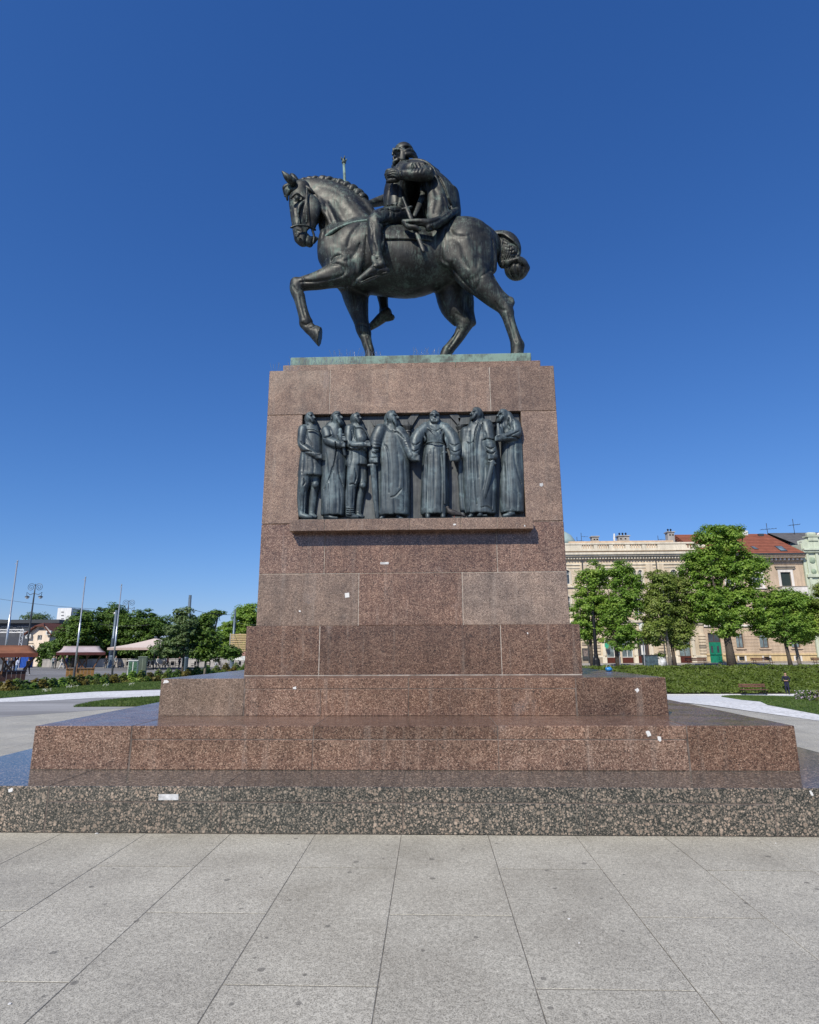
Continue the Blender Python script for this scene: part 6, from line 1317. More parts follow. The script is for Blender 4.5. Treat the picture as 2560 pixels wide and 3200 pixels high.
for s_ in (0, 1):
    xa = o[0]+0.14+s_*((o[1]-o[0])/2-0.02); xb = xa+(o[1]-o[0])/2-0.30
    MB().box(xa, xb, YH+0.05, YH+0.105, o[2]+0.15, o[2]+0.95, 0.015).build('door_panel', M_GDOOR, d_); MB().box(xa+0.1, xb-0.1, YH+0.075, YH+0.11, o[2]+1.35, dmid-0.45).build('door_glass', M_GLASS, d_); MB().box(xa, xb, YH+0.06, YH+0.104, o[2]+1.02, o[2]+1.2, 0.01).build('door_panel', M_GDOOR, d_)
MB().tube([((o[0]+o[1])/2+0.08, YH+0.04, o[2]+1.05), ((o[0]+o[1])/2+0.08, YH+0.04, o[2]+1.25)], 0.02, 6).build('handle', M_STEEL, d_); window(tb, (o[0], o[1], dmid, o[3]), YH, M_FRAMEB, M_GLASS, trans=0, name='fanlight')
for py in (1990, 2000, 2010, 2020, 2030, 2038):
    z_ = fz(2400, py); xs_ = [tx0]
    for w_ in sorted(gd_w+dr): xs_ += [w_[0]-0.08, w_[1]+0.08]
    xs_.append(tx1); z2_ = fz(2400, py-9)
    for i in range(0, len(xs_)-1, 2):
        if xs_[i+1]-xs_[i] > 0.1: MB().box(xs_[i], xs_[i+1], YH-0.035, YH+0.003, z_+0.05, z2_).build('banded_course', M_TANW, tb)
for (z0_, z1_, out, mt, sk) in ((zY-0.1, zY+0.1, 0.12, M_YELW, dr), (ZG-0.3, fz(2400, 2066), 0.07, M_STONEB, dr)):
    xs_ = [tx0]+[v for w_ in sorted(sk) for v in (w_[0]-0.05, w_[1]+0.05)]+[tx1]
    for i in range(0, len(xs_), 2): mould(tb, xs_[i], xs_[i+1], YH, z0_, z1_, out, mt, 'string_course')
mould(tb, tx0, tx1, YH, zUp-0.1, zUp+0.12, 0.18, M_WHITE, 'string_course'); zq = fz(2440, 1762); mould(tb, tx0, tx1, YH, zq-0.06, zq+0.05, 0.09, M_TANW, 'string_course')
MB().box(tx0, tx1, YH-0.85, YH+0.01, zE-0.12, zE+0.10, 0.02).box(tx0, tx1, YH-1.0, YH+0.01, zE+0.10, zE+0.34).build('eaves', M_TANW, tb); MB().box(tx0, tx1, YH-1.12, YH-0.99, zE+0.24, zE+0.40).build('gutter', M_DGREY, tb)
cb = MB().box(0, 0.22, YH-0.55, YH, zE-0.42, zE-0.12, 0.02).mesh('corbel', M_WHITE); x_ = tx0+0.2
while x_ < tx1-0.3: o_ = link('corbel', cb, None, tb); o_.location = (x_, 0, 0); x_ += 0.52
o = up_w[0]; yb_ = YH-0.9; zb1 = o[2]-0.02; MB().box(o[0]-0.5, o[1]+1.3, yb_, YH, zb1-0.95, zb1-0.05, 0.02).build('balcony_parapet', M_WHITE, tb); MB().box(o[0]-0.6, o[1]+1.4, yb_-0.06, YH, zb1-0.05, zb1+0.03).build('balcony_cap', M_STONEB, tb)
m_ = MB(); m_.prism([(o[0]-0.9, zb1-1.25), (o[1]+1.0, zb1-1.15), (o[1]+1.7, zb1-1.5), (o[1]+2.2, zb1-1.55), (o[1]+2.2, zb1-1.75), (o[0]-0.9, zb1-1.5)], YH-1.0, YH); m_.build('curved_cornice', M_WHITE, tb); MB().box(o[0]-0.7, o[1]+0.9, YH-0.85, YH, zb1-4.3, zb1-1.52).build('bay', M_WHITE, tb); window(tb, (o[0]-0.2, o[1]+0.3, zb1-4.0, zb1-1.8), YH-1.08)
yr = YH+5.5; rl = onY(2000, 1671, yr); zr = onY(2395, 1668, yr).z; xr1 = onY(2394, 1668, yr).x
roof = MB().add([(tx0, YH-1.05, zE+0.36), (tx1, YH-1.05, zE+0.36), (xr1, yr, zr), (tx0, yr, zr), (tx1, yr+5, zE+0.36), (tx0, yr+5, zE+0.36)], [(0, 1, 2, 3), (1, 4, 2), (3, 2, 4, 5), (0, 3, 5), (0, 5, 4, 1)]).build('roof', M_TILE, tb, fix=True)
def on_roof(px, py):
    n = Vector((0, -(zr-zE-0.36), yr-YH+1.05)).normalized(); return onP(px, py, (0, YH-1.05, zE+0.36), n), n
for quad_ in (((2420, 1707), (2443, 1707), (2463, 1723), (2441, 1723)), ((2345, 1708), (2356, 1708), (2372, 1717), (2358, 1717))):
    P = [on_roof(*q) for q in quad_]; n = P[0][1]; A_ = [p+n*0.05 for p, _ in P]; c_ = sum(A_, Vector())/4; f_ = MB().add([p-n*0.2 for p in A_]+[p for p in A_], [(0, 1, 2, 3), (4, 5, 6, 7), (0, 1, 5, 4), (1, 2, 6, 5), (2, 3, 7, 6), (3, 0, 4, 7)]).build('skylight', M_DGREY, roof)
    MB().add([c_+(p-c_)*0.78+n*0.012 for p in A_], [(0, 1, 2, 3)]).build('pane', M_GLASSB, f_)
for px_, py_ in ((2378, 1674),): p_, n = on_roof(px_, py_); MB().box(p_.x-0.35, p_.x+0.35, p_.y-0.2, p_.y+0.2, p_.z-0.1, p_.z+0.25, 0.03).build('roof_vent', M_DGREY, roof)
c_ = onY(2318, 1660, yr); ch = MB().box(c_.x-0.6, c_.x+0.6, yr-0.4, yr+0.5, zr-1.0, c_.z).build('chimney', M_FRAMEW, tb)
for px_, py_, w_ in ((2395, 1635, 1.3), (2477, 1622, 0.9)):
    p_ = onY(px_, py_, yr); zb_ = onY(px_+8, 1668, yr).z; m_ = MB().tube([(p_.x, yr, zb_-0.4), (p_.x, yr, p_.z)], 0.04, 6); m_.tube([(p_.x-w_*0.7, yr, p_.z-0.9), (p_.x+w_, yr, p_.z-0.75)], 0.025, 5)
    for k in range(5): m_.tube([(p_.x-w_*0.6+0.35*w_*k, yr-0.4, p_.z-0.87+0.03*k), (p_.x-w_*0.6+0.35*w_*k, yr+0.4, p_.z-0.87+0.03*k)], 0.016, 4)
    m_.build('antenna', M_DGREY, tb)
# --- mint house at the edge
mh = thing('mint_building', 'mint green ornate house with curved gable at the right picture edge', 'building', (0, 0, 0)); nx0 = tx1+0.03; nx1 = nx0+16; zmE = fz(2540, 1722); YM = YH-0.25
wo = [(nx0+2.6, nx0+5.4, fz(2560, 1870), fz(2560, 1750)), (nx0+2.6, nx0+5.4, ZG+1.0, fz(2560, 1960)), (nx0+8.2, nx0+10.6, fz(2560, 1870), fz(2560, 1750))]
wall_open(mh, nx0, nx1, ZG-0.4, zmE, YM, wo, M_MINT)
for o in wo: arch_fill(mh, o, YM, M_MINT); archivolt(mh, o, YM, M_WHITE, 0.3); window(mh, o, YM, M_IRON, M_GLASS, mull=2)
for xa in (nx0+0.35, nx0+1.5): MB().box(xa, xa+0.28, YM-0.16, YM, ZG+2, zmE-0.3).build('pilaster', M_MINT, mh)
for zz, r_ in ((zmE-1.2, 0.42), (zmE-2.6, 0.34), (zmE-5.4, 0.4), (zmE-6.6, 0.36)): MB().lathe([(0.02, 0), (r_, 0.04), (r_*0.8, 0.14), (r_*0.4, 0.2), (0.02, 0.24)], (0, 0, 0), 10).build('rosette', M_MINTD, mh).matrix_world = Matrix.Translation((nx0+1.05, YM+0.02, zz)) @ Matrix.Rotation(math.pi/2, 4, 'X')
MB().box(nx0, nx1, YM-0.5, YM+0.01, zmE, zmE+0.28, 0.03).box(nx0, nx1, YM-0.32, YM+0.01, zmE-0.24, zmE).build('cornice', M_MINT, mh); MB().box(nx0+0.1, nx0+2.6, YM-0.28, YM+0.01, fz(2540, 1795)-0.4, fz(2540, 1795), 0.03).build('cornice', M_MINT, mh); MB().box(nx0+0.1, nx1, YM-0.05, YM+0.6, zmE+0.28, zmE+1.2).build('parapet', M_MINT, mh)
MB().box(nx0+0.9, nx0+2.1, YM-0.2, YM+0.6, zmE+1.2, zmE+1.75, 0.05).box(nx0+0.7, nx0+2.3, YM-0.3, YM+0.7, zmE+1.75, zmE+1.9).box(nx0+0.95, nx0+2.05, YM-0.1, YM+0.5, zmE+1.9, zmE+2.35, 0.12).build('pier', M_MINT, mh)
gp = [(nx0+2.1, zmE+1.2), (nx0+10.5, zmE+1.2), (nx0+10.5, zmE+2.0), (nx0+9.3, zmE+2.5), (nx0+8.6, zmE+3.8), (nx0+7.4, zmE+4.6), (nx0+6.3, zmE+4.9), (nx0+5.2, zmE+4.6), (nx0+4.0, zmE+3.8), (nx0+3.3, zmE+2.5), (nx0+2.1, zmE+2.0)]; MB().prism(gp, YM, YM+0.6).build('gable', M_MINT, mh)
m_ = MB(); 
for i in range(2, 10): m_.tube([(gp[i][0], YM-0.02, gp[i][1]), (gp[i+1][0], YM-0.02, gp[i+1][1])], 0.16, 6)
m_.build('gable_moulding', M_WHITE, mh)
zs = onY(2480, 1665, YH+6.5).z; xs0 = onY(2400, 1665, YH+6.5).x
MB().add([(xs0, YH+6.5, zs), (nx1, YH+6.5, zs), (nx1, YM+0.6, zmE+0.9), (nx0-0.05, YM+0.6, zmE+0.9), (nx1, YH+13, zmE), (xs0, YH+13, zmE), (xs0, YH+6.55, zmE)], [(0, 1, 2, 3), (0, 5, 4, 1)]).build('roof', M_SLATE, mh, fix=False)
MB().prism([(nx0-0.02, zmE-0.5), (nx0+0.9, zmE-0.5), (nx0+0.9, zmE+1.6), (nx0-0.02, zmE+0.9)], YM+0.05, YH+6).build('fire_wall', M_MINT, mh)
# cupola far behind
q_ = onY(1752, 1700, 110); cu = thing('cupola_tower', 'pale green dome peeping out beside the pedestal above the cream palace', 'tower', (q_.x, 110, 0)); MB().lathe([(2.6, 0), (2.6, q_.z-1.0), (3.0, q_.z-0.8), (3.0, q_.z-0.4)], (0, 0, 0), 16).build('drum', M_CREAMW, cu); MB().lathe([(2.8, q_.z-0.4), (2.7, q_.z+0.4), (2.0, q_.z+1.5), (0.9, q_.z+2.3), (0.3, q_.z+2.6), (0.2, q_.z+3.4), (0.05, q_.z+4.0)], (0, 0, 0), 16).build('dome', plain('copper_green', (0.32, 0.42, 0.40), 0.5), cu, smooth=True)
# ------------------------------------------------------------------ street furniture on the right
def lamp_post_iron(px, py):
    g = onY(px, py, 60.3); t = thing('street_lamp', 'black fluted cast iron lamp post beside the pedestal under the tree', 'street lamp', (g.x, 60.3, -0.2)); MB().lathe([(0.42, 0), (0.42, 0.25), (0.36, 0.35), (0.34, 0.8), (0.26, 0.95), (0.22, 1.0), (0.22, 1.25), (0.19, 1.3)], (0, 0, 0), 14).build('base', M_IRON, t); MB().lathe([(0.185, 1.3), (0.14, 5.4), (0.10, 5.5)], (0, 0, 0), 12).build('pole', M_IRON, t, smooth=False)
    hd_ = MB().lathe([(0.06, 5.5), (0.12, 5.6), (0.24, 6.2), (0.30, 6.3), (0.05, 6.6), (0.02, 6.75)], (0, 0, 0), 8).build('lantern', M_IRON, t); MB().lathe([(0.11, 5.62), (0.225, 6.18)], (0, 0, 0), 8).build('lantern_glass', M_GLASSB, hd_)
lamp_post_iron(1866, 2091)
def bench(label, c, z, rz, L=2.1, mat=None, back=True):
    t = thing('park_bench', label, 'bench', (c[0], c[1], z), rz, 'park benches'); mat = mat or plain('bench_wood_brown', (0.12, 0.055, 0.035), 0.6, var=0.3)
    for k in range(3): MB().box(-L/2, L/2, -0.22+0.16*k, -0.10+0.16*k, 0.42, 0.46, 0.008).build('seat_slat', mat, t)
    for k in range(2): MB().box(-L/2, L/2, 0.27+0.03*k, 0.305+0.03*k, 0.62+0.15*k, 0.74+0.15*k, 0.008).build('back_slat', mat, t)
    for s_ in (-1, 1):
        m_ = MB(); x = s_*(L/2-0.25); m_.tube([(x, -0.2, 0), (x, -0.16, 0.42), (x, 0.24, 0.42), (x, 0.34, 0.9)], 0.028, 6); m_.tube([(x, 0.26, 0), (x, 0.22, 0.42)], 0.028, 6); m_.tube([(x, -0.18, 0.42), (x, -0.2, 0.62), (x, 0.28, 0.64)], 0.02, 6); m_.build('leg', M_IRON, t)
for px_, lab in ((2181, 'park bench on the terrace between the olive trees and the green door'), (2388, 'park bench on the terrace right of the tallest tree'), (2578, 'park bench on the terrace cut by the right picture edge')):
    g = onY(px_, 2088, 62.2); bench(lab, (g.x, 62.2), -0.196, 0.0)
g = onG(2332, 2157.5); bench('red-brown slatted bench down in the garden against the hedge', (g.x, 53.2), gz(g.x, 53.2), 0.0, 2.2, plain('bench_wood_red', (0.13, 0.06, 0.042), 0.6, var=0.3))
def signpost(px, py, Y, top, label):
    g = onY(px, py, Y); t = thing('sign_post', label, 'sign', (g.x, Y, -0.2)); zt_ = onY(px-12, top, Y).z+0.2; MB().tube([(0, 0, 0), (0, 0, zt_)], 0.055, 8).box(-0.2, 0.2, -0.2, 0.2, 0, 0.06).build('pole', plain('galvanised_steel', (0.36, 0.38, 0.40), 0.45, 0.6), t); MB().box(-0.28, 0.28, -0.08, -0.055, zt_-0.75, zt_-0.08, 0.01).build('sign_plate', M_FRAMEW, t)
signpost(2017, 2090, 60.4, 1945, 'grey metal sign post in front of the arched palace door')
g = onY(2030, 2090, 61.0); t = thing('waste_container', 'blue-grey graffiti covered waste container beside the sign post', 'bin', (g.x+0.1, 61.0, -0.2)); MB().prism([(-0.55, 0.1), (0.62, 0.1), (0.6, 1.15), (-0.6, 1.15)], -0.5, 0.5).build('body', plain('container_blue_grey', (0.055, 0.085, 0.10), 0.5, var=0.6, sc=4.0), t); MB().box(-0.66, 0.66, -0.56, 0.56, 1.15, 1.24, 0.03).build('lid', M_DGREY, t)
for s_ in (-1, 1): MB().lathe([(0.08, -0.03), (0.08, 0.03)], (0, 0, 0), 8).build('wheel', M_IRON, t).matrix_local = Matrix.Translation((s_*0.45, -0.35, 0.08)) @ Matrix.Rotation(math.pi/2, 4, 'X')
g = onY(2066, 2090, 61.2); t = thing('graffiti_planter', 'white and black painted round planter left of the pale tree trunk', 'planter', (g.x, 61.2, -0.2)); MB().lathe([(0.55, 0), (0.62, 0.5), (0.5, 0.9), (0.42, 1.05), (0.36, 1.05), (0.36, 0.9)], (0, 0, 0), 14).build('pot', plain('black_white_paint', (0.45, 0.45, 0.45), 0.6, var=0.95, sc=2.2), t, smooth=True)
rs_ = np.random.RandomState(4); P_ = rs_.normal(size=(220, 3))*np.array([0.25, 0.25, 0.14])+np.array([0, 0, 1.15]); leaf_obj('plant', P_, rs_.normal(size=(220, 3))+np.array([0, 0, 1.0]), 0.1, L_DARK, t, rs_)
g = onY(1943, 2092, 59.9); t = thing('parking_bollard', 'slim grey bollard post right of the twisted tree trunk', 'bollard', (g.x, 60.2, -0.2)); MB().lathe([(0.09, 0), (0.06, 0.08), (0.05, 1.2), (0.08, 1.25), (0.08, 1.5), (0.02, 1.6)], (0, 0, 0), 10).build('post', plain('grey_paint', (0.25, 0.26, 0.27), 0.5), t)
# ------------------------------------------------------------------ people: one continuous body each, clothes as colours of it
SKIN = plain('skin', (0.42, 0.25, 0.17), 0.6)
HAIRC = {'dark': plain('hair_dark', (0.02, 0.015, 0.012), 0.6), 'grey': plain('hair_grey', (0.35, 0.34, 0.33), 0.7), 'red': plain('cap_red', (0.35, 0.03, 0.02), 0.7), 'brown': plain('hair_brown', (0.07, 0.04, 0.02), 0.6), 'white': plain('cap_white', (0.7, 0.7, 0.68), 0.7)}
def cloth(c): return plain('cloth_%d_%d_%d' % tuple(int(v*100) for v in c), c, 0.85, var=0.25, sc=9.0)
def person(label, loc, rz, h=1.72, top=(0.1, 0.1, 0.12), legs=(0.05, 0.06, 0.1), hair='dark', pose='stand', shoes=(0.05, 0.05, 0.05), group=None, seed=0, back=None):
    """facing local -y; feet on the ground"""
    v = Vol(0.021); k = h/1.75; rs = random.Random(seed); S = lambda p: [np.array(q)*k for q in p]
    st_ = {'stand': (0.02, -0.02), 'walk': (0.30, -0.28), 'fold': (0.03, -0.03)}[pose]
    for s_, sw in ((-1, st_[0]), (1, st_[1])):
        kn = 0.5*sw-0.05*(pose == 'walk'); v.limb(S([(0.09*s_, 0, 0.92), (0.10*s_, kn, 0.50), (0.105*s_, sw, 0.10)]), [0.092*k, 0.066*k, 0.046*k], 0.03, sub=4)
        v.limb(S([(0.105*s_, sw+0.03, 0.055), (0.115*s_, sw-0.14, 0.038)]), [0.046*k, 0.034*k], 0.02)
        if pose == 'fold': v.limb(S([(0.19*s_, 0, 1.40), (0.27*s_, -0.02, 1.14), (0.08*s_, -0.20, 1.10)]), [0.062*k, 0.054*k, 0.042*k], 0.02); v.ell(np.array([0.02*s_, -0.21, 1.11])*k, (0.05*k, 0.035*k, 0.04*k), 0.02)
        else:
            a = -sw*0.8 if pose == 'walk' else 0.03; v.limb(S([(0.19*s_, 0, 1.40), (0.245*s_, a*0.3+0.03, 1.12), (0.255*s_, a-0.06, 0.88)]), [0.062*k, 0.05*k, 0.038*k], 0.02); v.limb(S([(0.255*s_, a-0.06, 0.86), (0.25*s_, a-0.09, 0.77)]), [0.036*k, 0.022*k], 0.02)
            for q in range(3): v.limb(S([(0.25*s_+0.0, a-0.08+0.02*(q-1), 0.80), (0.245*s_, a-0.10+0.022*(q-1), 0.735)]), [0.012*k, 0.009*k], 0.006)
    v.limb(S([(0, 0, 0.94), (0, 0.0, 1.12), (0, 0.0, 1.36), (0, 0.01, 1.45)]), [0.135*k, 0.125*k, 0.15*k, 0.10*k], 0.05, 0.75)
    v.limb(S([(-0.15, 0, 1.41), (0.15, 0, 1.41)]), [0.07*k, 0.07*k], 0.04); v.limb(S([(0, 0.01, 1.45), (0, -0.01, 1.56)]), [0.055*k, 0.05*k], 0.02)
    v.ell(np.array([0, -0.015, 1.64])*k, (0.078*k, 0.098*k, 0.118*k), 0.02); v.limb(S([(0, -0.105, 1.64), (0, -0.125, 1.61)]), [0.014*k, 0.018*k], 0.012)
    for s_ in (-1, 1): v.ell(np.array([0.078*s_, 0.0, 1.635])*k, (0.015*k, 0.022*k, 0.032*k), 0.008); v.ell(np.array([0.033*s_, -0.108, 1.655])*k, (0.016*k, 0.014*k, 0.010*k), 0.006, op='cut')
    v.limb(S([(-0.03, -0.103, 1.585), (0.03, -0.103, 1.585)]), [0.006*k, 0.006*k], 0.006, op='cut'); v.ell(np.array([0, 0.015, 1.685])*k, (0.088*k, 0.105*k, 0.088*k), 0.02)
    me = v.mesh('person', None, 2)
    for m in (SKIN, HAIRC[hair], cloth(top), cloth(legs), cloth(shoes)): me.materials.append(m)
    n = len(me.polygons); ctr = np.empty(n*3, np.float32); me.polygons.foreach_get('center', ctr); ctr = ctr.reshape(-1, 3)/k; x, y, z = ctr.T
    idx = np.where(z > 1.485, 0, 2); idx = np.where((z > 1.60) & ((y > 0.0) | (z > 1.71)), 1, idx); idx = np.where((z < 0.98) & (np.abs(x) < 0.215), 3, idx); idx = np.where((z < 0.835) & (np.abs(x) >= 0.2), 0, idx); idx = np.where(z < 0.085, 4, idx)
    if pose == 'fold': idx = np.where((z > 1.06) & (z < 1.16) & (y < -0.185), 0, idx)
    me.polygons.foreach_set('material_index', idx.astype(np.int32))
    o = link('person', me); o.location = loc; o.rotation_euler = (0, 0, rz); tag(o, label, 'person', group); return o
def at_px(px, py, Y): g = onY(px, py, Y); return (g.x, Y, gz(g.x, Y))
g = onG(2463, 2169.5); person('person in dark navy uniform with cap standing on the white garden path', (g.x, g.y, g.z), rad(-35), 1.76, (0.012, 0.013, 0.03), (0.013, 0.014, 0.04), 'dark', 'fold', seed=1)
MK = 'people around the market stalls'
for (px, Y, rz, h, top, legs, hair, pose, lab) in [
    (14, 66, 90, 1.75, (0.06, 0.03, 0.04), (0.03, 0.03, 0.03), 'dark', 'stand', 'person in dark wine jacket behind the rust roofed stall at the picture edge'),
    (20, 68, -60, 1.70, (0.20, 0.28, 0.42), (0.10, 0.12, 0.10), 'grey', 'walk', 'person in light blue shirt and grey trousers under the rust stall roof'),
    (33, 69, 40, 1.70, (0.02, 0.02, 0.025), (0.02, 0.02, 0.025), 'dark', 'stand', 'person all in black beside the blue shirted one under the rust roof'),
    (51, 66, 160, 1.76, (0.45, 0.50, 0.62), (0.10, 0.17, 0.30), 'grey', 'fold', 'person in pale shirt and blue jeans seen through the rust roofed stall'),
    (88, 63, -120, 1.74, (0.03, 0.025, 0.025), (0.02, 0.02, 0.022), 'dark', 'walk', 'person in black striding right of the rust roofed stall'),
    (165, 88, 60, 1.75, (0.45, 0.46, 0.46), (0.05, 0.09, 0.11), 'grey', 'stand', 'person in white top and dark teal trousers left of the pale roofed stall'),
    (173, 87, -40, 1.70, (0.03, 0.03, 0.03), (0.03, 0.03, 0.03), 'dark', 'fold', 'person in black close beside the teal trousered one'),
    (191, 84, 100, 1.66, (0.55, 0.50, 0.42), (0.62, 0.62, 0.60), 'brown', 'walk', 'person in white trousers bending by the pale roofed stall'),
    (206, 86, -90, 1.80, (0.03, 0.04, 0.09), (0.04, 0.05, 0.08), 'grey', 'stand', 'person in navy jacket behind the counter end of the pale roofed stall'),
    (330, 87, 10, 1.74, (0.02, 0.02, 0.022), (0.02, 0.02, 0.022), 'red', 'stand', 'person in black with red cap by the dark blue booth'),
    (360, 90, 80, 1.72, (0.50, 0.50, 0.48), (0.35, 0.30, 0.25), 'brown', 'walk', 'person in pale clothes walking between the flagpole and the cafe')]:
    person(lab, at_px(px, 2085, Y), rad(rz), h, top, legs, hair, pose, (0.5, 0.5, 0.5) if px == 88 else (0.04, 0.04, 0.04), MK, int(px))
CF = 'people by the cafe'
for (px, Y, rz, h, top, legs, hair, pose, lab) in [
    (492, 78, 70, 1.72, (0.48, 0.47, 0.42), (0.02, 0.02, 0.03), 'brown', 'walk', 'person in pale top and black trousers walking below the cream parasol'),
    (523, 84, -70, 1.70, (0.30, 0.10, 0.08), (0.03, 0.03, 0.03), 'dark', 'walk', 'person in reddish top behind the small tree left of the pedestal'),
    (676, 76, -80, 1.74, (0.50, 0.50, 0.48), (0.38, 0.40, 0.42), 'grey', 'walk', 'person in white shirt and grey trousers striding beside the small forked tree'),
    (713, 82, -100, 1.72, (0.30, 0.31, 0.33), (0.30, 0.31, 0.33), 'dark', 'walk', 'person all in light grey walking beneath the slatted tower'),
    (618, 86, 20, 1.70, (0.03, 0.03, 0.05), (0.03, 0.03, 0.05), 'dark', 'stand', 'person in dark clothes between the two small trees'),
    (560, 88, -20, 1.70, (0.10, 0.08, 0.08), (0.05, 0.05, 0.06), 'brown', 'stand', 'person half hidden behind the pale small tree')]:
    person(lab, at_px(px, 2085, Y), rad(rz), h, top, legs, hair, pose, (0.45, 0.45, 0.45) if px < 680 else (0.1, 0.1, 0.1), CF, int(px))
# ------------------------------------------------------------------ flagpoles, lamps, columns, wires
M_ALU = plain('aluminium_pole', (0.50, 0.53, 0.56), 0.35, 0.7); M_BLUEP = plain('column_blue_grey', (0.12, 0.16, 0.20), 0.45, 0.3); M_WIRE = plain('overhead_wire', (0.05, 0.05, 0.055), 0.6)
for (bx, by, tx_, ty, lab) in ((3, 2131, 50, 1757, 'tall white flagpole at the left picture edge in front of the rust stall'), (230, 2123, 267, 1807, 'white flagpole in front of the pale roofed stall'), (349, 2118, 382, 1830, 'white flagpole beside the blue-grey lamp column')):
    g = onG(bx, by); tp = onY(tx_, ty, g.y); t = thing('flagpole', lab, 'flagpole', (g.x, g.y, g.z), 0, 'empty flagpoles'); H_ = tp.z-g.z; dx_ = (tp.x-g.x)*0.35
    MB().tube([(0, 0, 0.9), (dx_*0.5, 0, H_*0.55), (dx_*0.5, 0, H_*0.551), (dx_, 0, H_)], [0.075, 0.07, 0.055, 0.045], 10).build('pole', M_ALU, t, smooth=True); MB().lathe([(0.13, 0), (0.12, 0.1), (0.095, 0.12), (0.085, 1.0)], (0, 0, 0), 10).build('base', M_DGREY, t); MB().lathe([(0.03, 0), (0.06, 0.05), (0.06, 0.1), (0.02, 0.16)], (dx_, 0, H_), 8).tube([(dx_, 0, H_-0.1), (dx_-0.18, 0, H_-0.12)], 0.02, 5).build('finial', M_ALU, t)
def scroll_lamp(px, pyb, Y, top, label, sc):
    g = onY(px, pyb, Y); z0 = gz(g.x, Y); tp = onY(px+(g.x < 0)*0, top, Y); H_ = tp.z-z0; t = thing('street_lamp', label, 'street lamp', (g.x, Y, z0), 0, 'scroll topped street lamps'); MB().lathe([(0.3, 0), (0.26, 0.5), (0.2, 1.0), (0.16, 1.2), (0.13, H_*0.6), (0.10, H_-1.6), (0.05, H_)], (0, 0, 0), 10).build('pole', M_DGREY, t, smooth=True)
    for s_ in (-1, 1):
        m_ = MB(); pts = []
        for a in np.linspace(0, 4.2*math.pi, 40): r_ = 0.66*(1-a/(4.9*math.pi)); pts.append((s_*(0.66-r_*math.cos(a)), 0, H_-0.75+r_*math.sin(a)*1.0+0.2))
        m_.tube(pts, 0.035, 5); m_.tube([(0, 0, H_-1.5), (s_*0.7, 0, H_-1.75), (s_*1.25, 0, H_-1.35), (s_*1.2, 0, H_-1.9)], 0.045, 6); m_.build('scroll_arm', M_DGREY, t)
        ln = MB().lathe([(0.06, 0), (0.34, -0.14), (0.36, -0.22), (0.30, -0.25)], (s_*1.1, 0, H_-1.9), 12).build('lamp_shade', M_DGREY, t); MB().lathe([(0.29, -0.25), (0.22, -0.42), (0.05, -0.5)], (s_*1.1, 0, H_-1.9), 12).build('lamp_glass', M_FRAMEW, ln)
scroll_lamp(76, 2085, 95, 1825, 'tall dark street lamp with two curled scrolls above the cream house', 1)
scroll_lamp(383, 2080, 118, 1876, 'distant street lamp with curled scrolls behind the dark trees', 1)
def column(px, py, Y, top, label, r0=0.26):
    g = onY(px, py, Y); z0 = gz(g.x, Y); H_ = onY(px, top, Y).z-z0; t = thing('tram_mast', label, 'mast', (g.x, Y, z0), 0, 'tram wire masts'); MB().lathe([(r0*1.5, 0), (r0*1.5, 0.3), (r0*1.15, 0.5), (r0*1.15, 1.6), (r0*1.25, 1.65), (r0, 1.8)], (0, 0, 0), 12).build('base', M_BLUEP, t); MB().lathe([(r0*0.95, 1.8), (r0*0.85, H_*0.5), (r0*0.95, H_*0.5+0.05), (r0*0.7, H_*0.52), (r0*0.55, H_)], (0, 0, 0), 12).build('pole', M_BLUEP, t, smooth=True); MB().tube([(0, 0, H_*0.74), (-0.7, -0.2, H_*0.78), (-0.75, -0.2, H_*0.7)], 0.035, 6).build('bracket', M_DGREY, t); return Vector((g.x, Y, z0+H_))
c1_ = column(346, 2082, 88, 1907, 'thick blue-grey mast with camera left of the cream parasol', 0.34)
g_ = onY(360, 1917, 88); tcam = thing('security_camera', 'white dome camera near the top of the blue-grey mast', 'camera', tuple(g_)); MB().lathe([(0.03, 0.2), (0.2, 0.12), (0.22, 0), (0.15, -0.12), (0.03, -0.18)], (0, 0, 0), 10).build('dome', M_FRAMEW, tcam, smooth=True); MB().tube([(0, 0, 0.2), (0.35, 0, 0.25)], 0.04, 6).build('arm', M_FRAMEW, tcam)
c2_ = column(576, 2102, 62, 1860, 'blue-grey mast rising behind the pale small tree', 0.27)
c3_ = column(724, 2090, 74, 1905, 'slim grey mast left of the slatted tower', 0.22)
def wire(a, b, sag, label):
    a, b = Vector(a), Vector(b); P = [a.lerp(b, t)+Vector((0, 0, -sag*4*t*(1-t))) for t in np.linspace(0, 1, 10)]; o = MB().tube(P, 0.022, 4).build('overhead_wire', M_WIRE); tag(o, label, 'wire', 'overhead tram wires')
wire(onY(-60, 1862, 90), onY(330, 1905, 90), 0.3, 'thin overhead wire crossing the sky at the left above the cream house')
wire(onY(-60, 1928, 92), onY(90, 1938, 92), 0.2, 'short overhead wire low at the left picture edge')
wire(c2_+Vector((0, 0, -1.4)), c3_+Vector((0, 0, -0.6)), 0.25, 'overhead wire between the two grey masts beside the pedestal')
wire(c3_+Vector((0, 0, -1.5)), onY(830, 1950, 76), 0.2, 'overhead wire from the slim mast toward the pedestal')
wire(onY(310, 1950, 86), onY(470, 1952, 86), 0.25, 'overhead wire in front of the dark trees above the parasol')
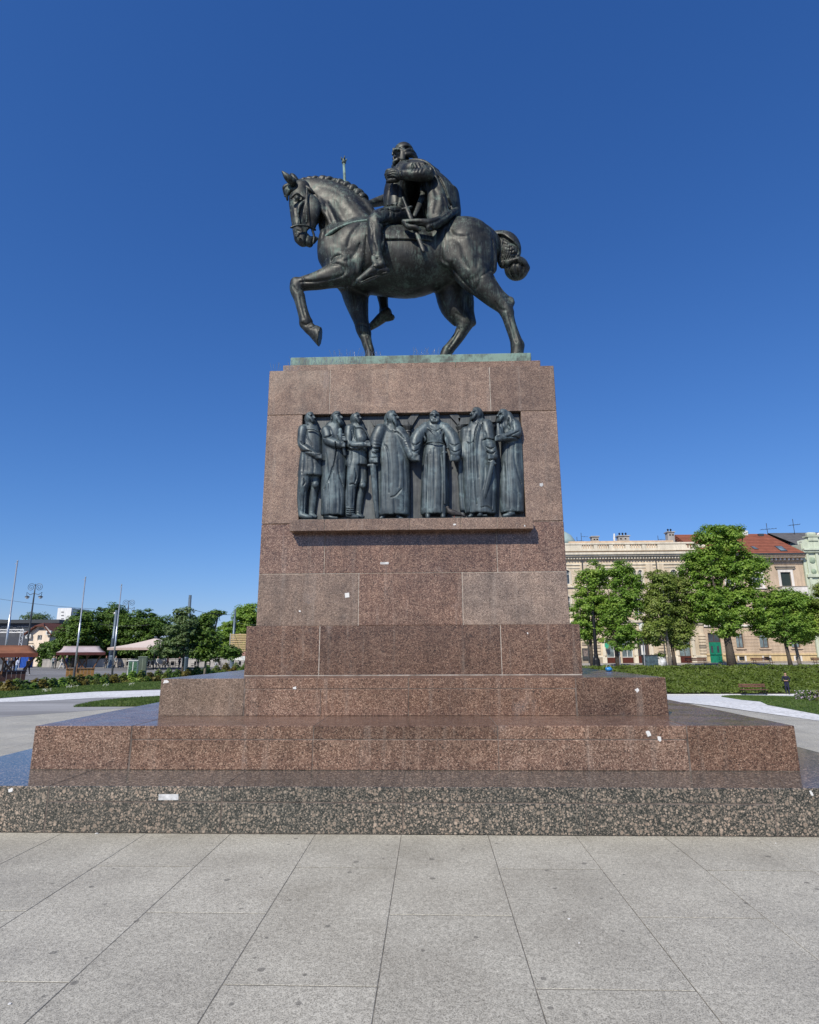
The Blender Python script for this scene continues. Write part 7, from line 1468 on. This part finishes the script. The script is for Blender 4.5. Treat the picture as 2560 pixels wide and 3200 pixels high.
# ------------------------------------------------------------------ market stalls
M_RUST = plain('rust_canvas', (0.24, 0.10, 0.052), 0.85, var=0.2, sc=1.5); M_RUSTD = plain('rust_canvas_valance', (0.15, 0.045, 0.028), 0.85, var=0.2); M_PINK = plain('faded_pink_canvas', (0.46, 0.39, 0.39), 0.85, var=0.15, sc=1.5); M_KHAKI = plain('khaki_canvas', (0.25, 0.19, 0.115), 0.85, var=0.2, sc=1.5); M_MAROON = plain('maroon_canvas', (0.10, 0.03, 0.03), 0.85, var=0.2)
M_PINE = plain('varnished_pine', (0.27, 0.145, 0.045), 0.5, var=0.3, sc=4.0); M_PINED = plain('dark_stained_wood', (0.045, 0.020, 0.016), 0.55, var=0.3, sc=4.0); M_BRACE = plain('brace_wood', (0.20, 0.10, 0.05), 0.6, var=0.3)
def stall(label, px0, px1, pyb, pyc, roof_l, roof_r, py_e, py_r, canvas, back, val, wood, depth=2.2, ny=7):
    """wooden market barrow: boarded counter on wheels, slanting props, pitched canvas roof"""
    A0 = onG(px0, pyb); th = math.atan2(-A0.x, A0.y); u_ = Vector((math.cos(th), math.sin(th), 0)); v_ = Vector((-math.sin(th), math.cos(th), 0)); zg = A0.z
    def along(px, py, O):
        d = ray(px, py); k = d[0]/d[1]; return (k*O.y-O.x)/(u_.x-k*u_.y)
    W = along(px1, pyb, A0); t = thing('market_stall', label, 'market stall', tuple(A0), th, 'market stalls'); mid = A0+u_*(W/2); zc_ = onY((px0+px1)/2, pyc, mid.y).z-zg; zl = 0.14
    bw = W/ny
    for k in range(ny): MB().box(k*bw+0.008, (k+1)*bw-0.008, 0, 0.04, zl, zc_-0.05, 0.006).build('board', wood, t)
    for k in range(4): MB().box(0, 0.04, 0.05+k*depth/4+0.005, 0.05+(k+1)*depth/4-0.005, zl, zc_-0.05, 0.006).build('board', wood, t); MB().box(W-0.04, W, 0.05+k*depth/4+0.005, 0.05+(k+1)*depth/4-0.005, zl, zc_-0.05, 0.006).build('board', wood, t)
    MB().box(-0.06, W+0.06, -0.08, depth+0.1, zc_-0.05, zc_, 0.01).build('counter_top', wood, t)
    for xw in (W*0.35, W*0.65):
        for yw in (0.2, depth-0.2): MB().lathe([(0.16, -0.04), (0.16, 0.04)], (0, 0, 0), 12).build('wheel', M_IRON, t).matrix_local = Matrix.Translation((xw, yw, 0.16)) @ Matrix.Rotation(math.pi/2, 4, 'X')
    Of = A0-v_*0.55; xl, xr_ = along(roof_l, py_e, Of), along(roof_r, py_e, Of); pm = Of+u_*((xl+xr_)/2); ze = onY((roof_l+roof_r)/2, py_e, pm.y).z-zg; pr = pm+v_*(depth/2+0.55); zr_ = onY((roof_l+roof_r)/2, py_r, pr.y).z-zg; y0, y1, ym = -0.55, depth+0.55, depth/2; xi = (xr_-xl)*0.13
    nrow = 8; m_ = MB()
    for side, ya in ((0, y0), (1, y1)):
        vs = []
        for i in range(7):
            f = i/6; y = ya+(ym-ya)*f; z = ze+(zr_-ze)*f-0.09*math.sin(math.pi*f); xa, xb = xl+xi*f, xr_-xi*f
            for k in range(nrow+1): u = k/nrow; vs.append((xa+(xb-xa)*u, y, z-0.05*math.sin(math.pi*u)*(1-f)))
        m_.add(vs, [(i*(nrow+1)+k, i*(nrow+1)+k+1, (i+1)*(nrow+1)+k+1, (i+1)*(nrow+1)+k) for i in range(6) for k in range(nrow)])
    rf_ = m_.build('canopy', canvas, t, fix=False, smooth=True); md = rf_.modifiers.new('thick', 'SOLIDIFY'); md.thickness = 0.03
    for s_, (xa, xi_) in ((0, (xl, xl+xi)), (1, (xr_, xr_-xi))): MB().add([(xa, y0, ze), (xa, y1, ze), (xi_, ym, zr_)], [(0, 1, 2)]).build('canopy_end', back, t, fix=False)
    m_ = MB(); m_.box(xl, xr_, y0-0.015, y0+0.015, ze-0.26, ze-0.005); m_.box(xl-0.015, xl+0.015, y0, y1, ze-0.26, ze-0.005); m_.box(xr_-0.015, xr_+0.015, y0, y1, ze-0.26, ze-0.005); m_.build('valance', val, t)
    for (p, q) in (((0.1, -0.05, 0.8), (-0.55, -0.05, ze-0.1)), ((W-0.1, -0.05, 0.8), (W+0.45, -0.05, ze-0.1)), ((0.1, depth, 0.8), (-0.5, depth, ze-0.1)), ((W-0.1, depth, 0.8), (W+0.65, depth, ze-0.1)), ((W*0.36, -0.07, 0.6), (W*0.36+0.05, -0.07, ze)), ((W*0.62, 0.02, zc_), (W*0.2, 0.4, ze)), ((W*0.45, 0.02, zc_), (W*0.85, 0.3, ze)), ((W*0.7, depth, zc_), (W*0.7, depth, ze))):
        MB().tube([p, q], 0.05, 6).build('prop', M_BRACE, t)
    MB().tube([(xi+xl, ym, zr_-0.05), (xr_-xi, ym, zr_-0.05)], 0.05, 6).build('ridge_pole', M_BRACE, t); return t
stall('market barrow with rust brown canvas roof at the left picture edge', -45, 76, 2139, 2098, -60, 119, 2041, 2018, M_RUST, M_RUST, M_RUSTD, M_PINED, 2.0, 8)
stall('market barrow with faded pink canvas roof and pine boarded counter', 204, 292, 2120, 2089, 176, 330, 2038, 2020, M_PINK, M_KHAKI, M_MAROON, M_PINE, 1.8, 8)
def booth(label, px0, px1, Y, py_t, mat, ny=5, d=1.2):
    a, b = onY(px0, 2085, Y), onY(px1, 2085, Y); zg = gz(a.x, Y); W = b.x-a.x; H_ = onY(px0, py_t, Y).z-zg; t = thing('toilet_booth', label, 'booth', (a.x, Y, zg), 0, 'blue booths'); MB().box(0, W, 0, d, 0.1, H_-0.15, 0.02).box(-0.05, W+0.05, -0.05, d+0.05, 0, 0.1).build('cabin', mat, t)
    for k in range(ny): MB().box(k*W/ny+0.04, (k+1)*W/ny-0.04, -0.03, 0.0, 0.2, H_-0.3, 0.008).build('rib_panel', mat, t)
    MB().prism([(-0.05, H_-0.15), (W+0.05, H_-0.15), (W*0.75, H_+0.12), (W*0.25, H_+0.12)], -0.05, d+0.05).build('roof', M_FRAMEW if ny > 3 else mat, t)
M_BLUE = plain('booth_blue', (0.015, 0.075, 0.36), 0.45, var=0.15); M_BLUED = plain('booth_dark_blue', (0.012, 0.03, 0.13), 0.5, var=0.2)
booth('bright blue cabin seen under the rust stall roof, wider one', 62, 86, 92, 2048, M_BLUE); booth('bright blue cabin at the left, partly behind the pale shirted person', 41, 56, 92, 2050, M_BLUE, 3); booth('dark blue tall booth beside the blue-grey mast', 336, 347, 91, 2036, M_BLUED, 2)
# electrical cabinets
def cabinet(label, px0, px1, pyt, pyb, Y, mat, side):
    a, b = onY(px0, pyb, Y), onY(px1, pyb, Y); zg = gz(a.x, Y); W = b.x-a.x; H_ = onY(px0, pyt, Y).z-zg; t = thing('electrical_cabinet', label, 'cabinet', (a.x, Y, zg), rad(18), 'cabinets by the road'); MB().box(0, W, 0, 0.55, 0.22, H_-0.08, 0.015).build('body', mat, t); MB().box(-0.03, W+0.03, -0.03, 0.58, 0, 0.22).build('plinth', M_GREYR, t); MB().box(-0.05, W+0.05, -0.06, 0.61, H_-0.08, H_, 0.02).build('lid', mat, t)
    for k in range(2): MB().box(0.04+k*W/2, (k+1)*W/2-0.03, -0.012, 0.0, 0.28, H_-0.14, 0.004).build('door', side, t)
cabinet('white electrical cabinet with green painted doors beside the shrubs', 397, 424, 2063, 2113, 52.5, M_FRAMEW, plain('mural_green', (0.05, 0.12, 0.07), 0.6, var=0.8, sc=7)); cabinet('taller grey-green electrical cabinet behind the white one', 428, 452, 2052, 2110, 54.0, plain('cabinet_grey_green', (0.20, 0.24, 0.19), 0.6), plain('cabinet_door_dark', (0.09, 0.115, 0.09), 0.6))
# cafe: parasol, chairs, tables, fence
def parasol(label, px, Y, pyt, pye, hw):
    g = onY(px, 2080, Y); zg = gz(g.x, Y); zt_, ze_ = onY(px, pyt, Y).z-zg, onY(px, pye, Y).z-zg; t = thing('cafe_parasol', label, 'parasol', (g.x, Y, zg)); m_ = MB(); cs_ = [(-hw, -hw), (hw, -hw), (hw, hw), (-hw, hw)]; vs = []
    for f in np.linspace(0, 1, 6): vs += [(x*f, y*f, zt_+(ze_-zt_)*f-0.12*math.sin(math.pi*f)) for x, y in cs_]
    m_.add(vs, [(i*4+k, i*4+(k+1) % 4, (i+1)*4+(k+1) % 4, (i+1)*4+k) for i in range(5) for k in range(4)]); m_.build('canopy', plain('cream_canvas', (0.60, 0.50, 0.44), 0.85, var=0.08), t, fix=False); m_ = MB()
    for i in range(4): (x0, y0), (x1, y1) = cs_[i], cs_[(i+1) % 4]; m_.quad((x0, y0, ze_), (x1, y1, ze_), (x1, y1, ze_-0.3), (x0, y0, ze_-0.3))
    m_.build('valance', plain('cream_canvas_edge', (0.42, 0.32, 0.28), 0.85), t, fix=False); MB().tube([(0, 0, 0), (0, 0, zt_)], 0.07, 8).lathe([(0.5, 0), (0.5, 0.12), (0.1, 0.2)], (0, 0, 0), 10).build('pole', M_DGREY, t); MB().lathe([(0.3, -0.05), (0.2, 0.1), (0.05, 0.25)], (0, 0, zt_), 8).build('cap', M_DGREY, t)
    for x, y in cs_: pass
parasol('large cream square parasol over the cafe left of the small trees', 480, 82, 1994, 2024, 4.3)
M_RATT = plain('dark_rattan', (0.03, 0.028, 0.027), 0.7, var=0.3); M_CUSH = plain('cafe_cushion_grey', (0.09, 0.085, 0.08), 0.8)
ch0 = thing('cafe_chair', '', 'chair', (0, 0, 0)); MB().box(-0.26, 0.26, -0.26, 0.26, 0.38, 0.46, 0.02).build('seat', M_CUSH, ch0); MB().box(-0.26, 0.26, 0.2, 0.28, 0.46, 0.95, 0.03).build('backrest', M_RATT, ch0)
for sx in (-1, 1):
    for sy in (-1, 1): MB().box(sx*0.23-0.025, sx*0.23+0.025, sy*0.22-0.025, sy*0.22+0.025, 0, 0.38).build('leg', M_RATT, ch0)
    MB().box(sx*0.26-0.03, sx*0.26+0.03, -0.22, 0.22, 0.62, 0.67).build('armrest', M_RATT, ch0)
tb0 = thing('cafe_table', '', 'table', (0, 0, 0)); MB().lathe([(0.45, 0.72), (0.45, 0.75)], (0, 0, 0), 14).build('tabletop', M_CUSH, tb0); MB().lathe([(0.25, 0), (0.25, 0.03), (0.03, 0.06), (0.03, 0.72)], (0, 0, 0), 8).build('leg', M_RATT, tb0)
rc = random.Random(8); first_c = first_t = True
spots = [(378, 'leftmost under the cream parasol'), (402, 'second from the left under the parasol'), (458, 'just right of the grey-green cabinet'), (470, 'behind the walking person in pale top, left one'), (508, 'right of the walking person in pale top'), (536, 'behind the pale small tree, left'), (552, 'behind the pale small tree, right'), (604, 'between the small trees, left'), (650, 'between the small trees, right'), (690, 'left of the slatted tower, near the mast'), (745, 'under the slatted tower, left one'), (770, 'under the slatted tower beside the pedestal')]
for k, (px, w_) in enumerate(spots):
    Y = 88+rc.uniform(-2, 3); p = at_px(px, 2085, Y); o = ch0 if first_c else copy_tree(ch0); first_c = False; o.location = p; o.rotation_euler = (0, 0, rc.uniform(-3, 3)); tag(o, 'dark cafe chair %s' % w_, 'chair', 'cafe chairs')
    if k % 2 == 0: o = tb0 if first_t else copy_tree(tb0); first_t = False; o.location = (p[0]+0.8, p[1]+0.4, p[2]); tag(o, 'round dark cafe table beside the chair %s' % w_, 'table', 'cafe tables')
def low_wall(label, px0, px1, Y, h, mat, n):
    a, b = at_px(px0, 2085, Y), at_px(px1, 2085, Y); t = thing('low_wall', label, 'wall', a); W = b[0]-a[0]
    for k in range(n): MB().box(k*W/n+0.01, (k+1)*W/n-0.01, 0, 0.3, 0, h, 0.02).build('wall_panel', mat, t)
    MB().box(-0.05, W+0.05, -0.06, 0.36, h, h+0.1).build('coping', M_GREYR, t)
low_wall('grey concrete wall behind the market people', 130, 360, 94, 1.15, M_GREYR, 9); low_wall('pale low wall behind the cafe tables', 360, 800, 93, 1.2, M_GREYR, 14)
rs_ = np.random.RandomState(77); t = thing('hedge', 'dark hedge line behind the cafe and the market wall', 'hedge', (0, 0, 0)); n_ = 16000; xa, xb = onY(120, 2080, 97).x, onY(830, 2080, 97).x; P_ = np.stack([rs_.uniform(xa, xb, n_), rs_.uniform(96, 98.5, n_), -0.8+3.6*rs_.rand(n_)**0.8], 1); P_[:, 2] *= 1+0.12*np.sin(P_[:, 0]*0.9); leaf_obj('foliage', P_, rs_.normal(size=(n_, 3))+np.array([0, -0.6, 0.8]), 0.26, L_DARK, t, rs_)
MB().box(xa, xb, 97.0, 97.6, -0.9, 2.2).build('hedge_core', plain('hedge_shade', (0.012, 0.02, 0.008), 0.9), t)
# slatted wooden tower
a, b = at_px(712, 2085, 72), at_px(787, 2085, 72); t = thing('slatted_tower', 'wooden slatted advertising tower on posts beside the pedestal', 'tower', a); W = b[0]-a[0]; zt_ = onY(750, 1986, 72).z-a[2]; zb_ = onY(750, 2060, 72).z-a[2]; M_SLAT = plain('pale_slat_wood', (0.42, 0.31, 0.16), 0.7, var=0.25, sc=5)
sl = MB().box(0.15, W*0.78, 0, 0.05, 0, 0.20, 0.01).mesh('slat', M_SLAT); z_ = zb_+0.9
while z_ < zt_: o_ = link('slat', sl, None, t); o_.location = (0, 0, z_); z_ += 0.26
sl2 = MB().box(0, 0.05, 0, 1.6, 0, 0.20, 0.01).mesh('slat', M_PINED); z_ = zt_-1.5
while z_ < zt_: o_ = link('slat', sl2, None, t); o_.location = (W*0.8, 0, z_); z_ += 0.26
for xq in (0.05, W*0.42, W*0.8, W): MB().box(xq-0.06, xq+0.06, 0.06, 0.18, 0, zt_+0.25).build('post', M_GREYR, t)
MB().box(-0.1, W, -0.04, 0.2, zb_-0.1, zb_+0.35).build('sign_band', M_FRAMEW, t); MB().box(0.2, W*0.78, 0.01, 0.04, zb_+0.40, zb_+0.85).build('sign_panel', plain('faded_red_print', (0.36, 0.19, 0.16), 0.6, var=0.3), t)
for k in range(12): MB().box(W*0.83, W*0.97, 0.07, 0.12, zb_+0.5+k*0.24, zb_+0.62+k*0.24).build('ladder_rung', M_FRAMEW, t)
# ------------------------------------------------------------------ houses far left
hs = thing('cream_house', 'cream rendered house with brown hipped roof behind the market', 'house', (0, 0, 0)); YL = 100.0
def lo(p0, p1, q0, q1): ym = (q0+q1)/2; return (onY(p0, ym, YL).x, onY(p1, ym, YL).x, onY((p0+p1)/2, q1, YL).z, onY((p0+p1)/2, q0, YL).z)
hx0, hx1 = onY(81, 2060, YL).x, onY(146, 2060, YL).x; ze_ = onY(110, 1974, YL).z; zg = gz(hx0, YL)-0.1
hw_ = [lo(117, 131, 1985, 2001), lo(110, 124, 2029, 2047)]
wall_open(hs, hx0, hx1, zg, ze_, YL, hw_, M_WHITE if False else stucco('stucco_house_cream', (0.80, 0.67, 0.54), 0.06), 0.2, thick=14.0)
for o in hw_: window(hs, o, YL, M_FRAMEW, M_GLASS, trans=0, mull=1)
zk = onY(125, 1957, YL).z; xa, xb = onY(121, 1957, YL).x, onY(141, 1957, YL).x; MB().prism([(hx0, ze_), (hx1, ze_), (xb, zk), (xa, zk)], YL, YL+0.3).build('gable_wall', stucco('stucco_house_gable', (0.80, 0.67, 0.54), 0.06), hs)
o = lo(121, 136, 1962, 1968); MB().box(o[0], o[1], YL-0.04, YL+0.02, o[2], o[3]).build('attic_window', M_GLASS, hs)
M_BROWNT = tiles_m('brown_roof_tiles', (0.115, 0.045, 0.032), (0.17, 0.07, 0.05), 1.4); zr_ = onY(137, 1946, YL+2.5).z; xm = onY(137, 1946, YL+2.5).x; e_ = 0.7
MB().add([(hx0-e_, YL-e_, ze_-0.5), (xa-0.2, YL-e_, zk+0.1), (xb+0.2, YL-e_, zk+0.1), (hx1+e_, YL-e_, ze_-0.5), (xm, YL+2.5, zr_), (hx1+e_, YL+14.5, ze_-0.5), (xm, YL+12, zr_), (hx0-e_, YL+14.5, ze_-0.5)], [(1, 2, 4), (2, 3, 5, 6, 4), (0, 1, 4, 6, 7)]).build('roof', M_BROWNT, hs, fix=False).modifiers.new('thick', 'SOLIDIFY').thickness = 0.18
for px_, py_ in ((93, 1989), (97, 2023), (156, 1978)):
    p_ = onY(px_, py_, YL); ac = MB().box(p_.x-0.45, p_.x+0.45, YL-0.45, YL-0.1, p_.z-0.35, p_.z+0.35, 0.03).build('air_conditioner', M_FRAMEW, hs); MB().lathe([(0.26, -0.01), (0.26, 0.02)], (0, 0, 0), 14).build('fan_grille', M_DGREY, ac).matrix_local = Matrix.Translation((p_.x, YL-0.455, p_.z)) @ Matrix.Rotation(math.pi/2, 4, 'X')
p_ = onY(105, 2011, YL); MB().tube([(onY(86, 2010, YL).x, YL-0.06, p_.z), (p_.x, YL-0.06, p_.z), (p_.x+0.05, YL-0.3, p_.z-0.1)], 0.04, 5).build('cable', M_DGREY, hs)
dk = thing('office_block', 'long dark grey low office block behind the left edge with dark windows', 'building', (0, 0, 0)); YD = 122.0; a, b = onY(-60, 1945, YD), onY(185, 1945, YD); zg = -1.0; zt_ = onY(60, 1945, YD).z
M_DKW = stucco('facade_dark_grey', (0.10, 0.105, 0.12), 0.2); ops_ = []; x_ = a.x+1.0; zw0, zw1 = onY(60, 1974, YD).z, onY(60, 1957, YD).z
while x_ < b.x-4: ops_.append((x_, x_+2.6, zw0, zw1)); x_ += 3.3
wall_open(dk, a.x, b.x, zg, zt_, YD, ops_, M_DKW, 0.3)
for o in ops_: window(dk, o, YD, M_FRAMEW, M_GLASS, trans=0, mull=1)
MB().box(a.x-0.5, b.x+0.5, YD-0.8, YD+9.5, zt_-0.2, zt_+0.5).build('roof_edge', M_DGREY, dk)
MB().box(a.x, b.x, YD-5.0, YD, zg, onY(60, 1990, YD-5).z).build('lower_storey', plain('facade_dark_blue', (0.05, 0.055, 0.07), 0.6), dk)  # dark bluish lower storey, deeper in colour than the facade above
hr = thing('tower_block', 'white high-rise block with narrow slots above the dark trees', 'building', (0, 0, 0)); YT = 260.0; a, b = onY(178, 1925, YT), onY(221, 1925, YT); zt_ = onY(200, 1900, YT).z; M_HRW = stucco('panel_white', (0.74, 0.75, 0.76), 0.05)
ops_ = [(onY(191, q, YT).x, onY(200, q, YT).x, onY(195, q+1.4, YT).z, onY(195, q-1.4, YT).z) for q in (1913, 1924, 1934, 1944, 1954, 1964, 1974, 1984)]; wall_open(hr, a.x, b.x, -2, zt_, YT, ops_, M_HRW, 0.6, thick=14)
for o in ops_: window(hr, o, YT, M_DGREY, M_GLASS, trans=0, mull=2, fw=0.12, depth=0.4)
c_ = onY(262, 1905, YT+16); MB().add([(b.x+0.1, YT+0.2, -2), (c_.x, YT+16, -2), (c_.x, YT+16, zt_-0.5), (b.x+0.1, YT+0.2, zt_-0.5), (b.x, YT+16, zt_-0.5)], [(0, 1, 2, 3), (3, 2, 4)]).build('side_wall', M_DKW, hr, fix=False)
for k in range(11):
    z_ = zt_-1.6-k*2.95; MB().add([(b.x+0.15, YT+0.1, z_), (b.x+0.15, YT+0.1, z_+1.2), (c_.x, YT+15.8, z_+1.2), (c_.x, YT+15.8, z_), (b.x+0.5, YT-0.8, z_), (b.x+0.5, YT-0.8, z_+1.2), (c_.x+0.4, YT+14.8, z_+1.2), (c_.x+0.4, YT+14.8, z_)], [(0, 1, 5, 4), (4, 5, 6, 7), (3, 2, 6, 7), (1, 2, 6, 5), (0, 3, 7, 4)]).build('balcony', M_HRW, hr)
# lighting truss at the left edge
tr = thing('lighting_truss', 'white triangular truss gantry of a stage behind the rust stall', 'truss', (0, 0, 0)); YR = 84.0; m_ = MB(); zt_, zb_ = onY(30, 1968, YR).z, onY(30, 1977, YR).z; xa, xb = onY(-30, 1972, YR).x, onY(74, 1972, YR).x; M_TRUSS = plain('truss_white', (0.62, 0.63, 0.64), 0.4, 0.4)
for z_ in (zt_, zb_): m_.tube([(xa, YR, z_), (xb, YR, z_)], 0.05, 6)
x_ = xa
while x_ < xb-0.5: m_.tube([(x_, YR, zb_), (x_+0.42, YR, zt_)], 0.03, 5); m_.tube([(x_+0.42, YR, zt_), (x_+0.84, YR, zb_)], 0.03, 5); x_ += 0.84
m_.build('top_beam', M_TRUSS, tr); m_ = MB(); zg = gz(xb, YR)
for dx_ in (0, -0.42): m_.tube([(xb+dx_, YR, zg), (xb+dx_, YR, zt_)], 0.05, 6)
z_ = zg
while z_ < zt_-0.8: m_.tube([(xb, YR, z_), (xb-0.42, YR, z_+0.42)], 0.03, 5); m_.tube([(xb-0.42, YR, z_+0.42), (xb, YR, z_+0.84)], 0.03, 5); z_ += 0.84
m_.build('upright', M_TRUSS, tr)
# ------------------------------------------------------------------ small things on the monument
def sticker(label, px, py, Y, w, h, mat, seed, rot=0.0, torn=True):
    """paper stuck to a vertical granite face at depth Y; w, h in centimetres"""
    rr = random.Random(seed); p = onY(px, py, Y); n = 14; pts = []
    for k in range(n):
        a = 2*math.pi*k/n; c, s = math.cos(a), math.sin(a); m = max(abs(c), abs(s)); q = (1-rr.uniform(0, 0.42)) if torn else 1-rr.uniform(0, 0.06); x, z = c/m*w*0.005*q, s/m*h*0.005*q; pts.append((x*math.cos(rot)-z*math.sin(rot), x*math.sin(rot)+z*math.cos(rot)))
    if not torn: pts = [((x*math.cos(rot)-z*math.sin(rot))*w*0.005, (x*math.sin(rot)+z*math.cos(rot)*1.0)*h*0.005) for x, z in ((-1, -0.97), (-0.3, -1), (0.98, -0.96), (1, 0.2), (0.97, 1), (0.2, 0.97), (-0.99, 0.98))]
    o = MB().prism(pts, -0.0032, 0.0014).build('paper_sticker', mat); o.location = (p.x, Y, p.z); tag(o, label, 'sticker', 'stickers on the granite')
sticker('torn white paper at the top left corner of the third step', 519, 2130, Y3, 7.5, 4.5, M_PAPER, 1, 0.05)
sticker('small torn white paper low on the third step under the pedestal', 921, 2150, Y3, 5.5, 3.4, M_PAPER, 2)
sticker('torn white scrap on the right end of the third step', 1992, 2157, Y3, 5.0, 5.0, M_PAPER, 3, 0.6)
sticker('white torn scrap on the second step, left of the pair', 2026, 2293, Y2, 5.0, 6.0, M_PAPER, 4, 0.4)
sticker('white torn scrap on the second step, right of the pair', 2061, 2308, Y2, 4.6, 6.2, M_PAPER, 5, -0.2)
sticker('long strip of silvery tape on the lowest speckled step', 527, 2491, Y1, 18.5, 5.0, M_PAPERG, 6, 0.02, False)
sticker('white torn scrap at the far left of the lowest step', 34, 2469, Y1, 5.0, 3.5, M_PAPER, 7, 0.3)
sticker('slim white scrap at the far right of the lowest step', 2536, 2479, Y1, 2.6, 5.0, M_PAPER, 8, 0.4)
sticker('black and white sticker on the pedestal right of the relief', 1692, 1515, Y5, 6.4, 5.5, M_PAPERG, 9, 0.3)
sticker('nearly square white sticker on the tan block low at the left', 1085, 1860, Y5, 6.2, 6.6, M_PAPER, 10, 0.1, False)
sticker('oblong white sticker in the middle below the sill', 1202, 1760, Y5, 12.0, 3.2, M_PAPERG, 11, 0.0, False)
sticker('tiny white scrap on the tan block at the far left', 937, 1910, Y5, 3.5, 2.4, M_PAPER, 12)
sticker('small white scrap on the sill edge under the relief', 1421, 1639, YS, 4.4, 2.6, M_PAPER, 13, 0.2)
sticker('tiny white scrap near the right end of the sill', 1640, 1643, YS, 1.6, 3.0, M_PAPER, 14)
sticker('tiny white scrap on the red block right of the middle near the pedestal foot', 1649, 1979, Y4, 2.0, 3.0, M_PAPER, 15, 0.3)
# litter on the paving
for k, (px, py, w_, lab) in enumerate(((302, 2606, 5.5, 'white paper scrap on the paving against the lowest step'), (1810, 2950, 2.0, 'tiny white scrap on the paving right of the middle'), (1778, 2874, 3.0, 'small pale leaf shaped scrap on the paving'), (30, 3140, 3.2, 'small white ring shaped scrap at the lower left of the paving'), (2425, 2637, 2.6, 'small white scrap on the paving near the right end of the steps'))):
    p = onZ(px, py, 0.0); rr = random.Random(k); pts = [(math.cos(a)*w_*0.0032*rr.uniform(0.5, 1), math.sin(a)*w_*0.0032*rr.uniform(0.4, 0.9)) for a in np.linspace(0, 5.6, 8)]
    m_ = MB(); n = len(pts); m_.add([(x, y, 0.001) for x, y in pts]+[(x, y, 0.003+0.003*rr.random()) for x, y in pts], [tuple(range(n-1, -1, -1)), tuple(range(n, 2*n))]+[(i, (i+1) % n, (i+1) % n+n, i+n) for i in range(n)]); o = m_.build('paper_scrap', M_PAPER); o.location = (p.x, p.y, 0.001); tag(o, lab, 'litter', 'litter on the paving')
# pigeon on the sill
pg = thing('pigeon', 'dark pigeon standing on the sill beside the middle relief figure', 'pigeon', (0, 0, 0)); p = onY(1418, 1606, Y5-0.06); c_ = np.array([p.x, Y5-0.06, zS1+0.10]); v = Vol(0.006)
v.limb([c_+np.array([-0.05, 0, 0.02]), c_, c_+np.array([0.07, 0, -0.02])], [0.04, 0.048, 0.03], 0.02); v.limb([c_+np.array([0.07, 0, -0.02]), c_+np.array([0.16, 0, -0.05])], [0.022, 0.012], 0.02, 1.6); v.limb([c_+np.array([-0.06, 0, 0.03]), c_+np.array([-0.085, 0, 0.075])], [0.03, 0.022], 0.02); v.ell(c_+np.array([-0.09, 0, 0.085]), (0.026, 0.022, 0.022), 0.012); v.limb([c_+np.array([-0.11, 0, 0.082]), c_+np.array([-0.135, 0, 0.074])], [0.008, 0.003], 0.006)
v.limb([c_+np.array([-0.03, -0.035, 0.015]), c_+np.array([0.09, -0.03, -0.025])], [0.03, 0.012], 0.008, 0.5); v.build('body', plain('pigeon_feathers', (0.035, 0.033, 0.034), 0.6, var=0.5, sc=40), pg)
for s_ in (-1, 1): MB().tube([(c_[0]+0.01, c_[1]+0.018*s_, c_[2]-0.03), (c_[0]+0.005, c_[1]+0.018*s_, zS1+0.004)], 0.005, 5).tube([(c_[0]-0.03, c_[1]+0.018*s_, zS1+0.006), (c_[0]+0.02, c_[1]+0.018*s_, zS1+0.006)], 0.004, 5).build('leg', plain('pigeon_leg', (0.25, 0.07, 0.06), 0.6), pg)
# blue bag left on the top step
p = onZ(1903, 2098, Z3); bg = thing('plastic_bag', 'small blue and clear plastic bag lying on the top step right of the pedestal', 'bag', (p.x, p.y, Z3)); v = Vol(0.006); v.ell((0, 0, 0.03), (0.055, 0.045, 0.036), 0.01); v.warp(lambda X, Y, Z: 0.004*np.sin(90*X+40*Y)*np.sin(80*Z)); v.build('bag', plain('blue_plastic', (0.03, 0.20, 0.50), 0.25, var=0.3, sc=20), bg); MB().tube([(0.03*math.cos(a), 0, 0.065+0.038*math.sin(a)) for a in np.linspace(-0.3, 3.5, 14)], 0.004, 5).build('handle', plain('clear_plastic', (0.45, 0.45, 0.42), 0.3), bg)
# bird spikes on the edges
def spikes(label, a, b, n, h, seed):
    rr = random.Random(seed); a, b = Vector(a), Vector(b); t = thing('bird_spike_strip', label, 'bird spikes', tuple(a), 0, 'bird spike strips'); d = b-a; MB().box(0, d.x, -0.008, 0.008, 0, 0.004).build('strip', plain('spike_base_grey', (0.16, 0.15, 0.14), 0.6), t); m_ = MB()
    for k in range(n):
        x = d.x*(k+0.5)/n; e = (rr.uniform(-0.05, 0.05), rr.choice((-1, 0, 1))*0.05, h*rr.uniform(0.75, 1.05)); m_.tube([(x, 0, 0.004), (x+e[0], e[1], e[2])], 0.0022, 4)
    m_.build('wires', M_STEEL, t)['kind'] = 'stuff'
def sxp(p0, p1, Y, z): return (onY(p0, 1110, Y).x, Y, z), (onY(p1, 1110, Y).x, Y, z)
spikes('bird spikes on the bronze plate by the standing foreleg', *sxp(1035, 1195, Y7+0.03, Z7), 30, 0.13, 1); spikes('bird spikes on the bronze plate left of the far hind leg', *sxp(1288, 1372, Y7+0.03, Z7), 18, 0.13, 2); spikes('bird spikes along the left of the upper granite ledge in front of the plate', *sxp(900, 1130, Y6+0.03, Z6), 36, 0.13, 3); spikes('bird spikes along the left end of the pedestal top edge', *sxp(850, 930, Y5+0.03, Z5), 14, 0.13, 4)
